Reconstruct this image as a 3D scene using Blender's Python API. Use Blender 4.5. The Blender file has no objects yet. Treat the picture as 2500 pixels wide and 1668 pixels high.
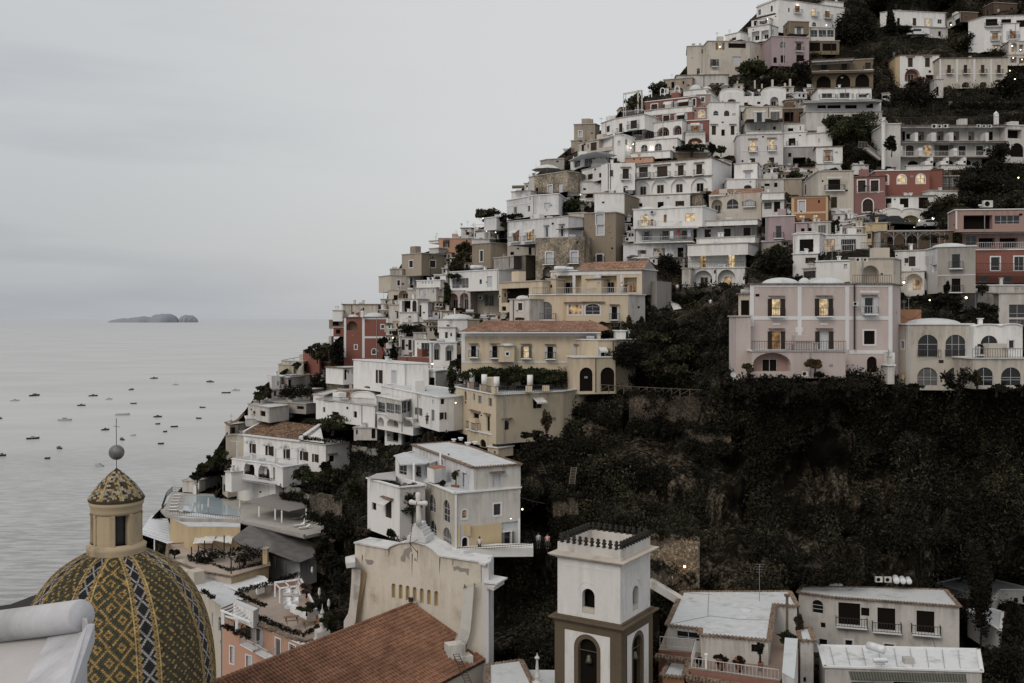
import bpy, math, random
import numpy as np
from mathutils import Vector, noise
from mathutils.geometry import delaunay_2d_cdt
random.seed(7); rng = np.random.default_rng(7)
SC = bpy.context.scene; COL = SC.collection
F = 2400.0; CX = 1250.0; HY = 779.0; CZ = 65.0      # focal length in photo pixels, horizon row, eye height
TILES = dict(A=(1700,0,5.8725),B=(2100,0,5.8725),C=(1500,180,4.694),D=(2000,180,4.694),E=(1200,280,4.694),
  F=(1600,400,4.694),G=(2000,400,4.694),H=(900,480,4.694),I=(1250,450,4.694),J=(1200,620,4.694),K=(1750,650,4.694),
  L=(2100,650,4.695),M=(700,700,4.694),N=(450,880,4.694),O=(850,860,4.694),P=(330,1150,4.694),Q=(830,1040,4.694),
  R=(1200,1250,3.752),S=(0,1000,2.347),U=(450,1334,4.694),V=(830,1250,3.752),W=(1560,1334,4.694),X=(2000,1334,4.694),
  Z=(0,740,3.917),Y=(1250,900,1.88),_=(0,0,1.0))
TILES['u'] = TILES['U']; TILES['p'] = TILES['P']; ADJ = {'u': .971, 'p': 1.055}
def px(t, x, y):
    a, b, s = TILES[t]; return a + x/s, b + y/s
def at(t, x, y, D):
    D *= ADJ.get(t, 1)
    x, y = px(t, x, y)
    return Vector(((x-CX)/F*D, D, CZ-(y-HY)/F*D))
def onz(t, x, y, z):
    sx, sy = px(t, x, y); D = (CZ-z)*F/(sy-HY)
    return at(t, x, y, D)
# ---------------------------------------------------------------- mesh helper
class MB:
    def __init__(s): s.v = []; s.f = []; s.m = []
    def add(s, vs, fs, mi=0):
        o = len(s.v); s.v += [tuple(v) for v in vs]
        for f in fs: s.f.append(tuple(o+i for i in f)); s.m.append(mi)
    def quad(s, a, b, c, d, mi=0): s.add([a, b, c, d], [(0,1,2,3)], mi)
    def box(s, c, sx, sy, sz, rz=0.0, mi=0):
        c = Vector(c); co, si = math.cos(rz), math.sin(rz); vs = []
        for dz in (-.5, .5):
            for dx, dy in ((-.5,-.5),(.5,-.5),(.5,.5),(-.5,.5)):
                x, y = dx*sx, dy*sy
                vs.append((c.x+x*co-y*si, c.y+x*si+y*co, c.z+dz*sz))
        s.add(vs, [(3,2,1,0),(4,5,6,7),(0,1,5,4),(1,2,6,5),(2,3,7,6),(3,0,4,7)], mi)
    def bar(s, a, b, w, h=None, mi=0):       # rectangular bar from a to b
        a = Vector(a); b = Vector(b); h = h or w; d = b-a
        if d.length < 1e-6: return
        d.normalize(); up = Vector((0,0,1)) if abs(d.z) < .95 else Vector((0,1,0))
        r = d.cross(up).normalized()*w*.5; u = r.cross(d).normalized()*h*.5
        vs = [a-r-u, a+r-u, a+r+u, a-r+u, b-r-u, b+r-u, b+r+u, b-r+u]
        s.add(vs, [(0,1,2,3),(7,6,5,4),(0,4,5,1),(1,5,6,2),(2,6,7,3),(3,7,4,0)], mi)
    def tube(s, pts, rs, n=8, mi=0, cap=True):
        rings = []
        for i, p in enumerate(pts):
            p = Vector(p); q = Vector(pts[min(i+1, len(pts)-1)]); o = Vector(pts[max(i-1, 0)])
            d = (q-o).normalized(); up = Vector((0,0,1)) if abs(d.z) < .9 else Vector((1,0,0))
            r = d.cross(up).normalized(); u = r.cross(d).normalized()
            rr = rs[i] if hasattr(rs, '__len__') else rs
            rings.append([p+(r*math.cos(a)+u*math.sin(a))*rr for a in [2*math.pi*k/n for k in range(n)]])
        vs = [v for r_ in rings for v in r_]; fs = []
        for i in range(len(rings)-1):
            for k in range(n):
                fs.append((i*n+k, i*n+(k+1)%n, (i+1)*n+(k+1)%n, (i+1)*n+k))
        if cap: fs += [tuple(range(n))[::-1], tuple((len(rings)-1)*n+k for k in range(n))]
        s.add(vs, fs, mi)
    def lathe(s, c, prof, n=24, mi=0, a0=0, a1=2*math.pi):   # prof: (r, z)
        c = Vector(c); vs = []; fs = []; full = abs(a1-a0-2*math.pi) < 1e-6; m = n if full else n+1
        for r, z in prof:
            for k in range(m):
                a = a0+(a1-a0)*k/n; vs.append((c.x+r*math.cos(a), c.y+r*math.sin(a), c.z+z))
        for i in range(len(prof)-1):
            for k in range(n):
                k2 = (k+1) % m if full else k+1
                fs.append((i*m+k, i*m+k2, (i+1)*m+k2, (i+1)*m+k))
        s.add(vs, fs, mi)
    def prism(s, pts, z0, z1, mi=0):         # plan polygon between two heights
        n = len(pts); vs = [(p[0], p[1], z0) for p in pts]+[(p[0], p[1], z1) for p in pts]
        s.add(vs, [tuple(range(n))[::-1], tuple(range(n, 2*n))]+[(i, (i+1)%n, n+(i+1)%n, n+i) for i in range(n)], mi)
    def build(s, name, mat, parent=None, smooth=False):
        me = bpy.data.meshes.new(name); off = parent_loc(parent)
        me.from_pydata([(v[0]-off.x, v[1]-off.y, v[2]-off.z) for v in s.v], [], s.f)
        for m in (mat if isinstance(mat, (list, tuple)) else [mat]): me.materials.append(m)
        if any(s.m): me.polygons.foreach_set('material_index', s.m)
        if smooth: me.polygons.foreach_set('use_smooth', [True]*len(me.polygons))
        me.update()
        o = bpy.data.objects.new(name, me); COL.objects.link(o)
        if parent is not None: o.parent = parent
        return o
WL = {}
def parent_loc(p):
    v = Vector((0,0,0))
    while p is not None: v += p.location; p = p.parent
    return v
def tag(o, label=None, cat=None, group=None, kind=None):
    if label: o['label'] = label
    if cat: o['category'] = cat
    if group: o['group'] = group
    if kind: o['kind'] = kind
    return o
def empty(name, loc, label=None, cat=None, group=None):
    o = bpy.data.objects.new(name, None); COL.objects.link(o); o.location = loc; o.empty_display_size = 1
    return tag(o, label, cat, group)
def single(mb, name, mat, label, cat, group=None, smooth=False):      # a thing of one mesh, origin at its base
    xs = np.array(mb.v); base = Vector((float(xs[:,0].mean()), float(xs[:,1].mean()), float(xs[:,2].min())))
    e = bpy.data.objects.new('tmp', None); e.location = base
    o = mb.build(name, mat, e, smooth); o.parent = None; o.location = base
    bpy.data.objects.remove(e)
    return tag(o, label, cat, group)
# ---------------------------------------------------------------- materials
def newmat(name):
    m = bpy.data.materials.new(name); m.use_nodes = True; nt = m.node_tree
    return m, nt, nt.nodes['Principled BSDF'], nt.nodes.new, nt.links.new
MC = {}
def flat(name, col, rough=.8, spec=.3, emit=None, es=0, metal=0, var=.15, scale=1.5, bump=0):
    if name in MC: return MC[name]
    m, nt, b, N, Lk = newmat(name)
    b.inputs['Roughness'].default_value = rough; b.inputs['Specular IOR Level'].default_value = spec
    b.inputs['Metallic'].default_value = metal
    if var:
        tc = N('ShaderNodeTexCoord'); no = N('ShaderNodeTexNoise'); no.inputs['Scale'].default_value = scale; no.inputs['Detail'].default_value = 5
        mx = N('ShaderNodeMix'); mx.data_type = 'RGBA'
        Lk(tc.outputs['Object'], no.inputs['Vector'])
        r = N('ShaderNodeMapRange'); r.inputs[1].default_value = .3; r.inputs[2].default_value = .7; Lk(no.outputs['Fac'], r.inputs[0])
        Lk(r.outputs[0], mx.inputs['Factor'])
        mx.inputs['A'].default_value = (*[c*(1-var) for c in col], 1); mx.inputs['B'].default_value = (*[min(1, c*(1+var)) for c in col], 1)
        Lk(mx.outputs['Result'], b.inputs['Base Color'])
        if bump:
            bp = N('ShaderNodeBump'); bp.inputs['Strength'].default_value = bump; Lk(no.outputs['Fac'], bp.inputs['Height']); Lk(bp.outputs[0], b.inputs['Normal'])
    else: b.inputs['Base Color'].default_value = (*col, 1)
    if emit: b.inputs['Emission Color'].default_value = (*emit, 1); b.inputs['Emission Strength'].default_value = es
    MC[name] = m; return m
def plaster(key, col, grime=.35, gcol=(.10,.085,.07)):
    nm = 'plaster_'+key
    if nm in MC: return MC[nm]
    m, nt, b, N, Lk = newmat(nm); b.inputs['Roughness'].default_value = .95; b.inputs['Specular IOR Level'].default_value = .1
    tc = N('ShaderNodeTexCoord'); oi = N('ShaderNodeObjectInfo')
    add = N('ShaderNodeVectorMath'); add.operation = 'ADD'
    cm = N('ShaderNodeVectorMath'); cm.operation = 'SCALE'; cm.inputs['Scale'].default_value = 60
    cx = N('ShaderNodeCombineXYZ'); 
    for i in range(3): Lk(oi.outputs['Random'], cx.inputs[i])
    Lk(cx.outputs[0], cm.inputs[0]); Lk(tc.outputs['Object'], add.inputs[0]); Lk(cm.outputs[0], add.inputs[1])
    def noi(sc, det, rough=.55):
        mp = N('ShaderNodeMapping'); mp.inputs['Scale'].default_value = sc; no = N('ShaderNodeTexNoise')
        no.inputs['Scale'].default_value = 1; no.inputs['Detail'].default_value = det; no.inputs['Roughness'].default_value = rough
        Lk(add.outputs[0], mp.inputs[0]); Lk(mp.outputs[0], no.inputs['Vector']); return no.outputs['Fac']
    def rng_(x, a, b_, c=0, d=1):
        r = N('ShaderNodeMapRange'); r.inputs[1].default_value = a; r.inputs[2].default_value = b_; r.inputs[3].default_value = c; r.inputs[4].default_value = d; Lk(x, r.inputs[0]); return r.outputs[0]
    big = noi((.35,.35,.35), 6, .65); st = noi((1.1,1.1,.13), 5, .6); fine = noi((3.5,3.5,3.5), 6, .7)
    mul = N('ShaderNodeMath'); mul.operation = 'MULTIPLY'; Lk(rng_(big, .44, .74), mul.inputs[0]); Lk(rng_(st, .36, .70), mul.inputs[1])
    ad = N('ShaderNodeMath'); ad.operation = 'MULTIPLY_ADD'; Lk(rng_(fine, .55, .8), ad.inputs[0]); ad.inputs[1].default_value = .25; Lk(mul.outputs[0], ad.inputs[2])
    fac = N('ShaderNodeMath'); fac.operation = 'MULTIPLY'; fac.use_clamp = True; Lk(ad.outputs[0], fac.inputs[0]); fac.inputs[1].default_value = grime*2
    at_ = N('ShaderNodeAttribute'); at_.attribute_name = 'drop1'
    gt = N('ShaderNodeMath'); gt.operation = 'GREATER_THAN'; gt.inputs[1].default_value = .5; Lk(at_.outputs['Fac'], gt.inputs[0])
    s2_ = noi((1.25,1.25,.11), 6, .68); q1 = N('ShaderNodeMath'); q1.operation = 'MULTIPLY'; Lk(rng_(at_.outputs['Fac'], 1.0, 3.6, 1, 0), q1.inputs[0]); Lk(rng_(s2_, .42, .66), q1.inputs[1])
    q2 = N('ShaderNodeMath'); q2.operation = 'MULTIPLY'; Lk(q1.outputs[0], q2.inputs[0]); Lk(gt.outputs[0], q2.inputs[1])
    q3 = N('ShaderNodeMath'); q3.operation = 'MULTIPLY_ADD'; q3.use_clamp = True; Lk(q2.outputs[0], q3.inputs[0]); q3.inputs[1].default_value = .30+grime*.8; Lk(fac.outputs[0], q3.inputs[2]); fac = q3
    m0 = N('ShaderNodeMix'); m0.data_type = 'RGBA'; Lk(rng_(big, .3, .7), m0.inputs['Factor'])
    m0.inputs['A'].default_value = (*[c*.9 for c in col], 1); m0.inputs['B'].default_value = (*[min(1, c*1.06) for c in col], 1)
    m1 = N('ShaderNodeMix'); m1.data_type = 'RGBA'; Lk(fac.outputs[0], m1.inputs['Factor']); Lk(m0.outputs['Result'], m1.inputs['A'])
    m1.inputs['B'].default_value = (*[a*.45+g*.55 for a, g in zip(col, gcol)], 1)
    Lk(m1.outputs['Result'], b.inputs['Base Color'])
    bp = N('ShaderNodeBump'); bp.inputs['Strength'].default_value = .35; bp.inputs['Distance'].default_value = .05; Lk(fine, bp.inputs['Height']); Lk(bp.outputs[0], b.inputs['Normal'])
    MC[nm] = m; return m
def stone(key, col, scale=2.2, gap=.25):
    nm = 'stone_'+key
    if nm in MC: return MC[nm]
    m, nt, b, N, Lk = newmat(nm); b.inputs['Roughness'].default_value = .95; b.inputs['Specular IOR Level'].default_value = .1
    tc = N('ShaderNodeTexCoord'); vo = N('ShaderNodeTexVoronoi'); vo.inputs['Scale'].default_value = scale
    v2 = N('ShaderNodeTexVoronoi'); v2.feature = 'DISTANCE_TO_EDGE'; v2.inputs['Scale'].default_value = scale
    no = N('ShaderNodeTexNoise'); no.inputs['Scale'].default_value = .35; no.inputs['Detail'].default_value = 6
    mpn = N('ShaderNodeTexNoise'); mpn.inputs['Scale'].default_value = 3
    va = N('ShaderNodeVectorMath'); va.operation = 'MULTIPLY_ADD'; va.inputs[1].default_value = (.25,.25,.25)
    Lk(tc.outputs['Object'], mpn.inputs['Vector']); Lk(mpn.outputs['Color'], va.inputs[0]); Lk(tc.outputs['Object'], va.inputs[2])
    for q in (vo, v2): Lk(va.outputs[0], q.inputs['Vector'])
    Lk(tc.outputs['Object'], no.inputs['Vector'])
    bw = N('ShaderNodeRGBToBW'); Lk(vo.outputs['Color'], bw.inputs[0])
    r = N('ShaderNodeMapRange'); r.inputs[1].default_value = .2; r.inputs[2].default_value = .8; r.inputs[3].default_value = .55; r.inputs[4].default_value = 1.25; Lk(bw.outputs[0], r.inputs[0])
    e = N('ShaderNodeMapRange'); e.inputs[1].default_value = 0; e.inputs[2].default_value = .12; e.inputs[3].default_value = gap; Lk(v2.outputs['Distance'], e.inputs[0])
    n2 = N('ShaderNodeMapRange'); n2.inputs[1].default_value = .35; n2.inputs[2].default_value = .65; n2.inputs[3].default_value = .5; n2.inputs[4].default_value = 1.15; Lk(no.outputs['Fac'], n2.inputs[0])
    a = N('ShaderNodeMath'); a.operation = 'MULTIPLY'; Lk(r.outputs[0], a.inputs[0]); Lk(e.outputs[0], a.inputs[1])
    a2 = N('ShaderNodeMath'); a2.operation = 'MULTIPLY'; Lk(a.outputs[0], a2.inputs[0]); Lk(n2.outputs[0], a2.inputs[1])
    mx = N('ShaderNodeVectorMath'); mx.operation = 'SCALE'; mx.inputs[0].default_value = col; Lk(a2.outputs[0], mx.inputs['Scale']); Lk(mx.outputs[0], b.inputs['Base Color'])
    bp = N('ShaderNodeBump'); bp.inputs['Strength'].default_value = .8; bp.inputs['Distance'].default_value = .1; Lk(e.outputs[0], bp.inputs['Height']); Lk(bp.outputs[0], b.inputs['Normal'])
    MC[nm] = m; return m
def tiled(key, col, scale=4.0, var=.5):
    nm = 'roof_tiles_'+key
    if nm in MC: return MC[nm]
    m, nt, b, N, Lk = newmat(nm); b.inputs['Roughness'].default_value = .85; b.inputs['Specular IOR Level'].default_value = .2
    tc = N('ShaderNodeTexCoord'); vo = N('ShaderNodeTexVoronoi'); vo.inputs['Scale'].default_value = scale
    no = N('ShaderNodeTexNoise'); no.inputs['Scale'].default_value = .5; no.inputs['Detail'].default_value = 6
    Lk(tc.outputs['Object'], vo.inputs['Vector']); Lk(tc.outputs['Object'], no.inputs['Vector'])
    bw = N('ShaderNodeRGBToBW'); Lk(vo.outputs['Color'], bw.inputs[0])
    r = N('ShaderNodeMapRange'); r.inputs[1].default_value = .2; r.inputs[2].default_value = .8; r.inputs[3].default_value = 1-var; r.inputs[4].default_value = 1+var*.6; Lk(bw.outputs[0], r.inputs[0])
    n2 = N('ShaderNodeMapRange'); n2.inputs[1].default_value = .3; n2.inputs[2].default_value = .7; n2.inputs[3].default_value = .65; n2.inputs[4].default_value = 1.15; Lk(no.outputs['Fac'], n2.inputs[0])
    a = N('ShaderNodeMath'); a.operation = 'MULTIPLY'; Lk(r.outputs[0], a.inputs[0]); Lk(n2.outputs[0], a.inputs[1])
    mx = N('ShaderNodeVectorMath'); mx.operation = 'SCALE'; mx.inputs[0].default_value = col; Lk(a.outputs[0], mx.inputs['Scale']); Lk(mx.outputs[0], b.inputs['Base Color'])
    MC[nm] = m; return m
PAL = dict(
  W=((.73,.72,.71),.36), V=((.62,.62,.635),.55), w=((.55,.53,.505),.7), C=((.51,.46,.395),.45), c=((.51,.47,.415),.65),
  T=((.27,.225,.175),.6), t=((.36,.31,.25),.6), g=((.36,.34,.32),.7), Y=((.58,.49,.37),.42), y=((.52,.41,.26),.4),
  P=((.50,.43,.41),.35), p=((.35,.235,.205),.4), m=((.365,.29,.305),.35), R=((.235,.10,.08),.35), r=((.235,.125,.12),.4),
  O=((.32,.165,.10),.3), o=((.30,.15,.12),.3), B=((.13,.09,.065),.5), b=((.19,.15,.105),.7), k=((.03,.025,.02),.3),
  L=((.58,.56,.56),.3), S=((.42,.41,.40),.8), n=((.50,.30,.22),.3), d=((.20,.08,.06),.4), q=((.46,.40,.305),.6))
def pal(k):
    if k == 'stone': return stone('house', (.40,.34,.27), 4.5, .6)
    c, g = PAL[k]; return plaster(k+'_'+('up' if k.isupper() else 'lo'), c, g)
ROOFW = plaster('roofwash', (.55,.57,.585), .9, (.2,.19,.18))
COPE = plaster('coping', (.42,.39,.36), .5); COPEW = plaster('copingwhite', (.7,.71,.72), .4)
TILEC = tiled('eave', (.22,.16,.12), 6)
GL = [flat('glass_dark', (.012,.012,.014), .15, .5, var=0), flat('glass_mid', (.03,.03,.034), .2, .5, var=0), flat('glass_curtain', (.11,.11,.115), .4, .4)]
VOID = flat('dark_interior', (.012,.010,.009), 1, 0, var=0)
def litmat(nm, lo, hi, es):
    m, nt, b, N, Lk = newmat(nm); b.inputs['Roughness'].default_value = .9; b.inputs['Base Color'].default_value = (.05,.03,.02,1)
    tc = N('ShaderNodeTexCoord'); n = N('ShaderNodeTexNoise'); n.inputs['Scale'].default_value = 1.6; n.inputs['Detail'].default_value = 2; Lk(tc.outputs['Object'], n.inputs['Vector'])
    r = N('ShaderNodeMapRange'); r.inputs[1].default_value = .36; r.inputs[2].default_value = .64; Lk(n.outputs['Fac'], r.inputs[0])
    mx = N('ShaderNodeMix'); mx.data_type = 'RGBA'; Lk(r.outputs[0], mx.inputs['Factor']); mx.inputs['A'].default_value = (*lo,1); mx.inputs['B'].default_value = (*hi,1)
    Lk(mx.outputs['Result'], b.inputs['Emission Color']); b.inputs['Emission Strength'].default_value = es; return m
LITS = [litmat('lit_amber', (.07,.03,.012), (.66,.36,.15), .4), litmat('lit_warm', (.12,.06,.025), (.9,.62,.33), .55), litmat('lit_dim', (.03,.015,.008), (.45,.22,.09), .45), litmat('lit_bright', (.35,.24,.12), (1,.80,.50), .8)]
FRW = flat('frame_white', (.42,.43,.44), .7); FRB = flat('frame_brown', (.10,.07,.05), .7)
SHB = flat('shutter_brown', (.026,.017,.011), .7, scale=8, var=.35); SHM = flat('shutter_tan', (.045,.029,.018), .7); SHW = flat('shutter_pale', (.45,.47,.5), .7, scale=8); SHG = flat('shutter_green', (.10,.11,.10), .7)
IRON = flat('iron', (.035,.03,.028), .6); RAILW = flat('rail_white', (.5,.5,.51), .6); STEEL = flat('steel', (.3,.3,.3), .4, metal=.6)
TRIM = plaster('trimwhite', (.66,.66,.67), .4); TRIMY = plaster('trimyellow', (.52,.42,.27), .4)
WHITEP = flat('white_paint', (.75,.76,.78), .6, var=.08); CLOTH = flat('awning_cloth', (.55,.54,.52), .9); CLOTHD = flat('awning_dark', (.10,.08,.07), .9)
WOOD = flat('wood', (.13,.075,.045), .8, scale=5, var=.4); TERRA = flat('terracotta', (.28,.12,.07), .8)
# ---------------------------------------------------------------- buildings
REG = []      # (x0,x1,y0,y1,D0,D1) screen footprint of every wall, used to seat the terrain
CTRL = []     # (px,py,depth) control points of the terrain
class Seg:
    def __init__(s, a, b):
        s.a = Vector((a.x, a.y)); s.b = Vector((b.x, b.y)); s.L = (s.b-s.a).length; s.e = (s.b-s.a)/s.L
        s.n = Vector((s.e.y, -s.e.x))
        s.x0 = a.x/a.y*F+CX; s.x1 = b.x/b.y*F+CX; s.vis = s.n.dot(-(s.a+s.b)) > 0 and s.x1 > s.x0+.3
    def hit(s, x):
        k = (x-CX)/F; # a + t e = Y(k,1)
        den = s.e.x-k*s.e.y
        t = (k*s.a.y-s.a.x)/den if abs(den) > 1e-9 else 0
        return t, s.a.y+t*s.e.y
    def P(s, t, z, out=0): 
        p = s.a+s.e*t+s.n*out; return Vector((p.x, p.y, z))
def hole_poly(u0, u1, z0, z1, arch, n=10):
    if not arch: return [(u0,z0),(u1,z0),(u1,z1),(u0,z1)]
    r = (u1-u0)/2; rh = min(r, (z1-z0)*.6); c = (u0+u1)/2; zs = z1-rh
    if arch == 2: rh = min(r*.45, (z1-z0)*.4); zs = z1-rh
    return [(u0,z0),(u1,z0)]+[(c+r*math.cos(a), zs+rh*math.sin(a)) for a in [math.pi*k/n for k in range(n+1)]]
def inside(x, y, poly):
    c = False; j = len(poly)-1
    for i in range(len(poly)):
        xi, yi = poly[i]; xj, yj = poly[j]
        if (yi > y) != (yj > y) and x < (xj-xi)*(y-yi)/(yj-yi)+xi: c = not c
        j = i
    return c
def facade(mb, seg, outer, holes, depth, mi=0):
    vs = []; es = []
    for poly in [outer]+holes:
        o = len(vs); vs += [Vector(p) for p in poly]; es += [(o+i, o+(i+1)%len(poly)) for i in range(len(poly))]
    try: V, E, Fc, *_ = delaunay_2d_cdt(vs, es, [], 0, 1e-4)
    except Exception: V, Fc = [Vector(p) for p in outer], [tuple(range(len(outer)))]
    keep = []
    for f in Fc:
        cx = sum(V[i].x for i in f)/len(f); cz = sum(V[i].y for i in f)/len(f)
        if not inside(cx, cz, outer) or any(inside(cx, cz, h) for h in holes): continue
        keep.append(tuple(f))
    mb.add([seg.P(p.x, p.y) for p in V], keep, mi)
    for h, d in zip(holes, depth):
        n = len(h)
        for i in range(n):
            p, q = h[i], h[(i+1)%n]
            mb.quad(seg.P(p[0],p[1]), seg.P(q[0],q[1]), seg.P(q[0],q[1],-d), seg.P(p[0],p[1],-d), mi)
def polyface(mb, seg, poly, out, mi=0): mb.add([seg.P(u, z, out) for u, z in poly], [tuple(range(len(poly)))], mi)
def rail(mb, a, b, h=1.0, sp=.3, w=.035, posts=True):
    a = Vector(a); b = Vector(b); L = (b-a).length
    mb.bar(a+Vector((0,0,h)), b+Vector((0,0,h)), .06); mb.bar(a+Vector((0,0,.08)), b+Vector((0,0,.08)), .04)
    n = max(1, int(L/sp))
    for i in range(n+1):
        p = a.lerp(b, i/n); mb.bar(p, p+Vector((0,0,h)), w)
def window(seg, kind, x0, x1, y0, y1, wallmat, root):
    xm = (x0+x1)/2; t0, d0 = seg.hit(x0); t1, d1 = seg.hit(x1); tm, dm = seg.hit(xm)
    z1 = CZ-(y0-HY)/F*dm; z0 = CZ-(y1-HY)/F*dm
    e = .12
    t0 = max(t0, e); t1 = min(t1, seg.L-e)
    if t1-t0 < .15 or z1-z0 < .15: return None
    arch = 1 if 'a' in kind or 'n' in kind else (2 if 'A' in kind else 0)
    deep = 1.3 if 'D' in kind else (.45 if 'n' in kind else .2)
    poly = hole_poly(t0, t1, z0, z1, arch); W = t1-t0; Hh = z1-z0; tc = (t0+t1)/2
    if 'v' not in kind:
        mb = MB(); polyface(mb, seg, poly, -deep)
        if 'l' in kind and 'D' not in kind: mat = random.choice(LITS)
        elif 'Z' in kind: mat = LITS[3]
        elif 'k' in kind: mat = VOID
        elif 'x' in kind: mat = random.choice([SHB, SHB, SHM]) if 'D' not in kind else wallmat
        elif 'w' in kind: mat = SHW
        elif 'D' in kind or 'n' in kind:
            mat = pal('R') if 'r' in kind else pal('p') if 'p' in kind else pal('y') if 'y' in kind else pal('b') if 'B' in kind else wallmat
        else: mat = random.choice([GL[0],GL[0],GL[0],GL[1],GL[2]])
        nm = 'alcove' if ('D' in kind or 'n' in kind) else ('shutter' if mat in (SHB, SHM, SHW) else 'window')
        pane = mb.build(nm, mat, root)
    else: pane = root
    if ('D' in kind or 'n' in kind) and 'e' not in kind and 'k' not in kind:       # a door inside the recess
        f = .38 if 'n' in kind or W > 2.5 else .5; hh = min(Hh*.62, 2.5); ww = min(max(W*f, .7), 2.6)
        mb = MB(); p2 = [(tc-ww/2,z0+.02),(tc+ww/2,z0+.02),(tc+ww/2,z0+hh),(tc-ww/2,z0+hh)]
        polyface(mb, seg, p2, -deep+.05); dr = mb.build('door', random.choice(LITS[:3]) if 'l' in kind else (VOID if random.random() < .5 else SHB), pane)
        fr = MB(); s3 = .07
        for u0, u1, a_, b_ in ((tc-ww/2-s3,tc-ww/2,z0,z0+hh+s3),(tc+ww/2,tc+ww/2+s3,z0,z0+hh+s3),(tc-ww/2,tc+ww/2,z0+hh,z0+hh+s3),(tc-.03,tc+.03,z0,z0+hh)):
            fr.bar(seg.P((u0+u1)/2, a_, -deep+.08), seg.P((u0+u1)/2, b_, -deep+.08), u1-u0, .06)
        fr.build('door_frame', FRW, pane)
    elif not ('k' in kind or 'w' in kind or 'D' in kind or 'n' in kind):
        fr = MB(); fw = .055; n = max(1, round(W/(.85 if 'G' not in kind else 1.0)))
        if 'x' in kind: n = max(2, round(W/.7)); fmat = SHM
        else: fmat = FRW if random.random() < .75 or 'G' in kind else FRB
        y = -deep+.05
        for i in range(n+1):
            u = t0+fw/2+(W-fw)*i/n; zt = z1-.05
            if arch:
                r = W/2; rh = min(r*(1 if arch == 1 else .45), Hh*.6); zt = z1-rh+rh*math.sqrt(max(0, 1-((u-tc)/r)**2))
            fr.bar(seg.P(u, z0, y), seg.P(u, zt, y), fw, .05)
        for z in ([z0+fw/2, z1-fw/2] if not arch else [z0+fw/2, z1-min(W/2, Hh*.6)*(1 if arch == 1 else .45)]) + ([z0+Hh*.32] if 'G' in kind else []):
            fr.bar(seg.P(t0, z, y), seg.P(t1, z, y), .05, fw)
        fr.build('frame', fmat, pane)
    P_ = pane
    if 'o' in kind or 'O' in kind:
        sm = SHB if 'o' in kind else random.choice([SHW, SHW, SHG]); sw = W*.5
        for sgn in (-1, 1):
            mb = MB(); c = tc+sgn*(W/2+sw/2); c = min(max(c, sw/2), seg.L-sw/2)
            mb.bar(seg.P(c, z0, .06), seg.P(c, z1, .06), sw*.94, .07)
            for q in range(5): zz = z0+Hh*(q+.5)/5; mb.bar(seg.P(c-sw*.42, zz, .1), seg.P(c+sw*.42, zz, .1), .03, Hh*.03)
            mb.build('shutter', sm, P_)
    if 'f' in kind:
        mb = MB(); g = .2; big = hole_poly(t0-g, t1+g, z0-g*(0 if 'b' in kind else 1), z1+g, arch)
        s2 = Seg.__new__(Seg); s2.a = seg.a+seg.n*.05; s2.e = seg.e; s2.n = seg.n
        facade(mb, s2, big, [poly], [.05]); mb.build('surround', TRIM, P_)
    if 'h' in kind:
        mb = MB(); g = W*.28+.15; a = seg.P(t0-g, z1+.32, .0); 
        for i in range(3): mb.bar(seg.P(t0-g, z1+.38-.05*i, .1+.14*i), seg.P(t1+g, z1+.38-.05*i, .1+.14*i), .16, .06)
        mb.build('hood', TILEC, P_)
    if 'u' in kind:     # cloth awning over the opening
        mb = MB(); g = .15; a, b = seg.P(t0-g, z1+.25, .05), seg.P(t1+g, z1+.25, .05); c, d = seg.P(t1+g, z1-.35, 1.1), seg.P(t0-g, z1-.35, 1.1)
        mb.quad(a, b, c, d); mb.quad(d, c, c-Vector((0,0,.2)), d-Vector((0,0,.2))); mb.build('awning', CLOTH, P_)
    if 'b' in kind:
        g = max(.35, W*.3); u0, u1 = max(t0-g, 0), min(t1+g, seg.L); dp = .9
        mb = MB(); c0, c1 = seg.P(u0, z0-.02, 0), seg.P(u1, z0-.02, 0); o = Vector((seg.n.x, seg.n.y, 0))*dp; dz = Vector((0,0,-.16))
        vs = [c0, c1, c1+o, c0+o, c0+dz, c1+dz, c1+o+dz, c0+o+dz]
        mb.add(vs, [(0,1,2,3),(7,6,5,4),(0,4,5,1),(1,5,6,2),(2,6,7,3),(3,7,4,0)]); bal = mb.build('balcony', COPEW, root)
        mb = MB(); rail(mb, c0+o*.96, c1+o*.96); rail(mb, c0+o*.04, c0+o*.96); rail(mb, c1+o*.04, c1+o*.96)
        mb.build('railing', RAILW if 'i' in kind else IRON, bal)
    return poly, deep
def parse(wins):
    out = []
    for w in wins.split(';'):
        w = w.strip()
        if not w: continue
        q = w.split(':'); k, xs, ww, y0, y1 = q[0], [float(v) for v in q[1].split(',')], float(q[2]), float(q[3]), float(q[4])
        dy = float(q[5]) if len(q) > 5 else 0
        for i, x in enumerate(xs):
            d = dy*(x-xs[0])/(xs[-1]-xs[0]) if len(xs) > 1 else 0
            out.append((k, x-ww/2, x+ww/2, y0+d, y1+d))
    return out
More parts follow.
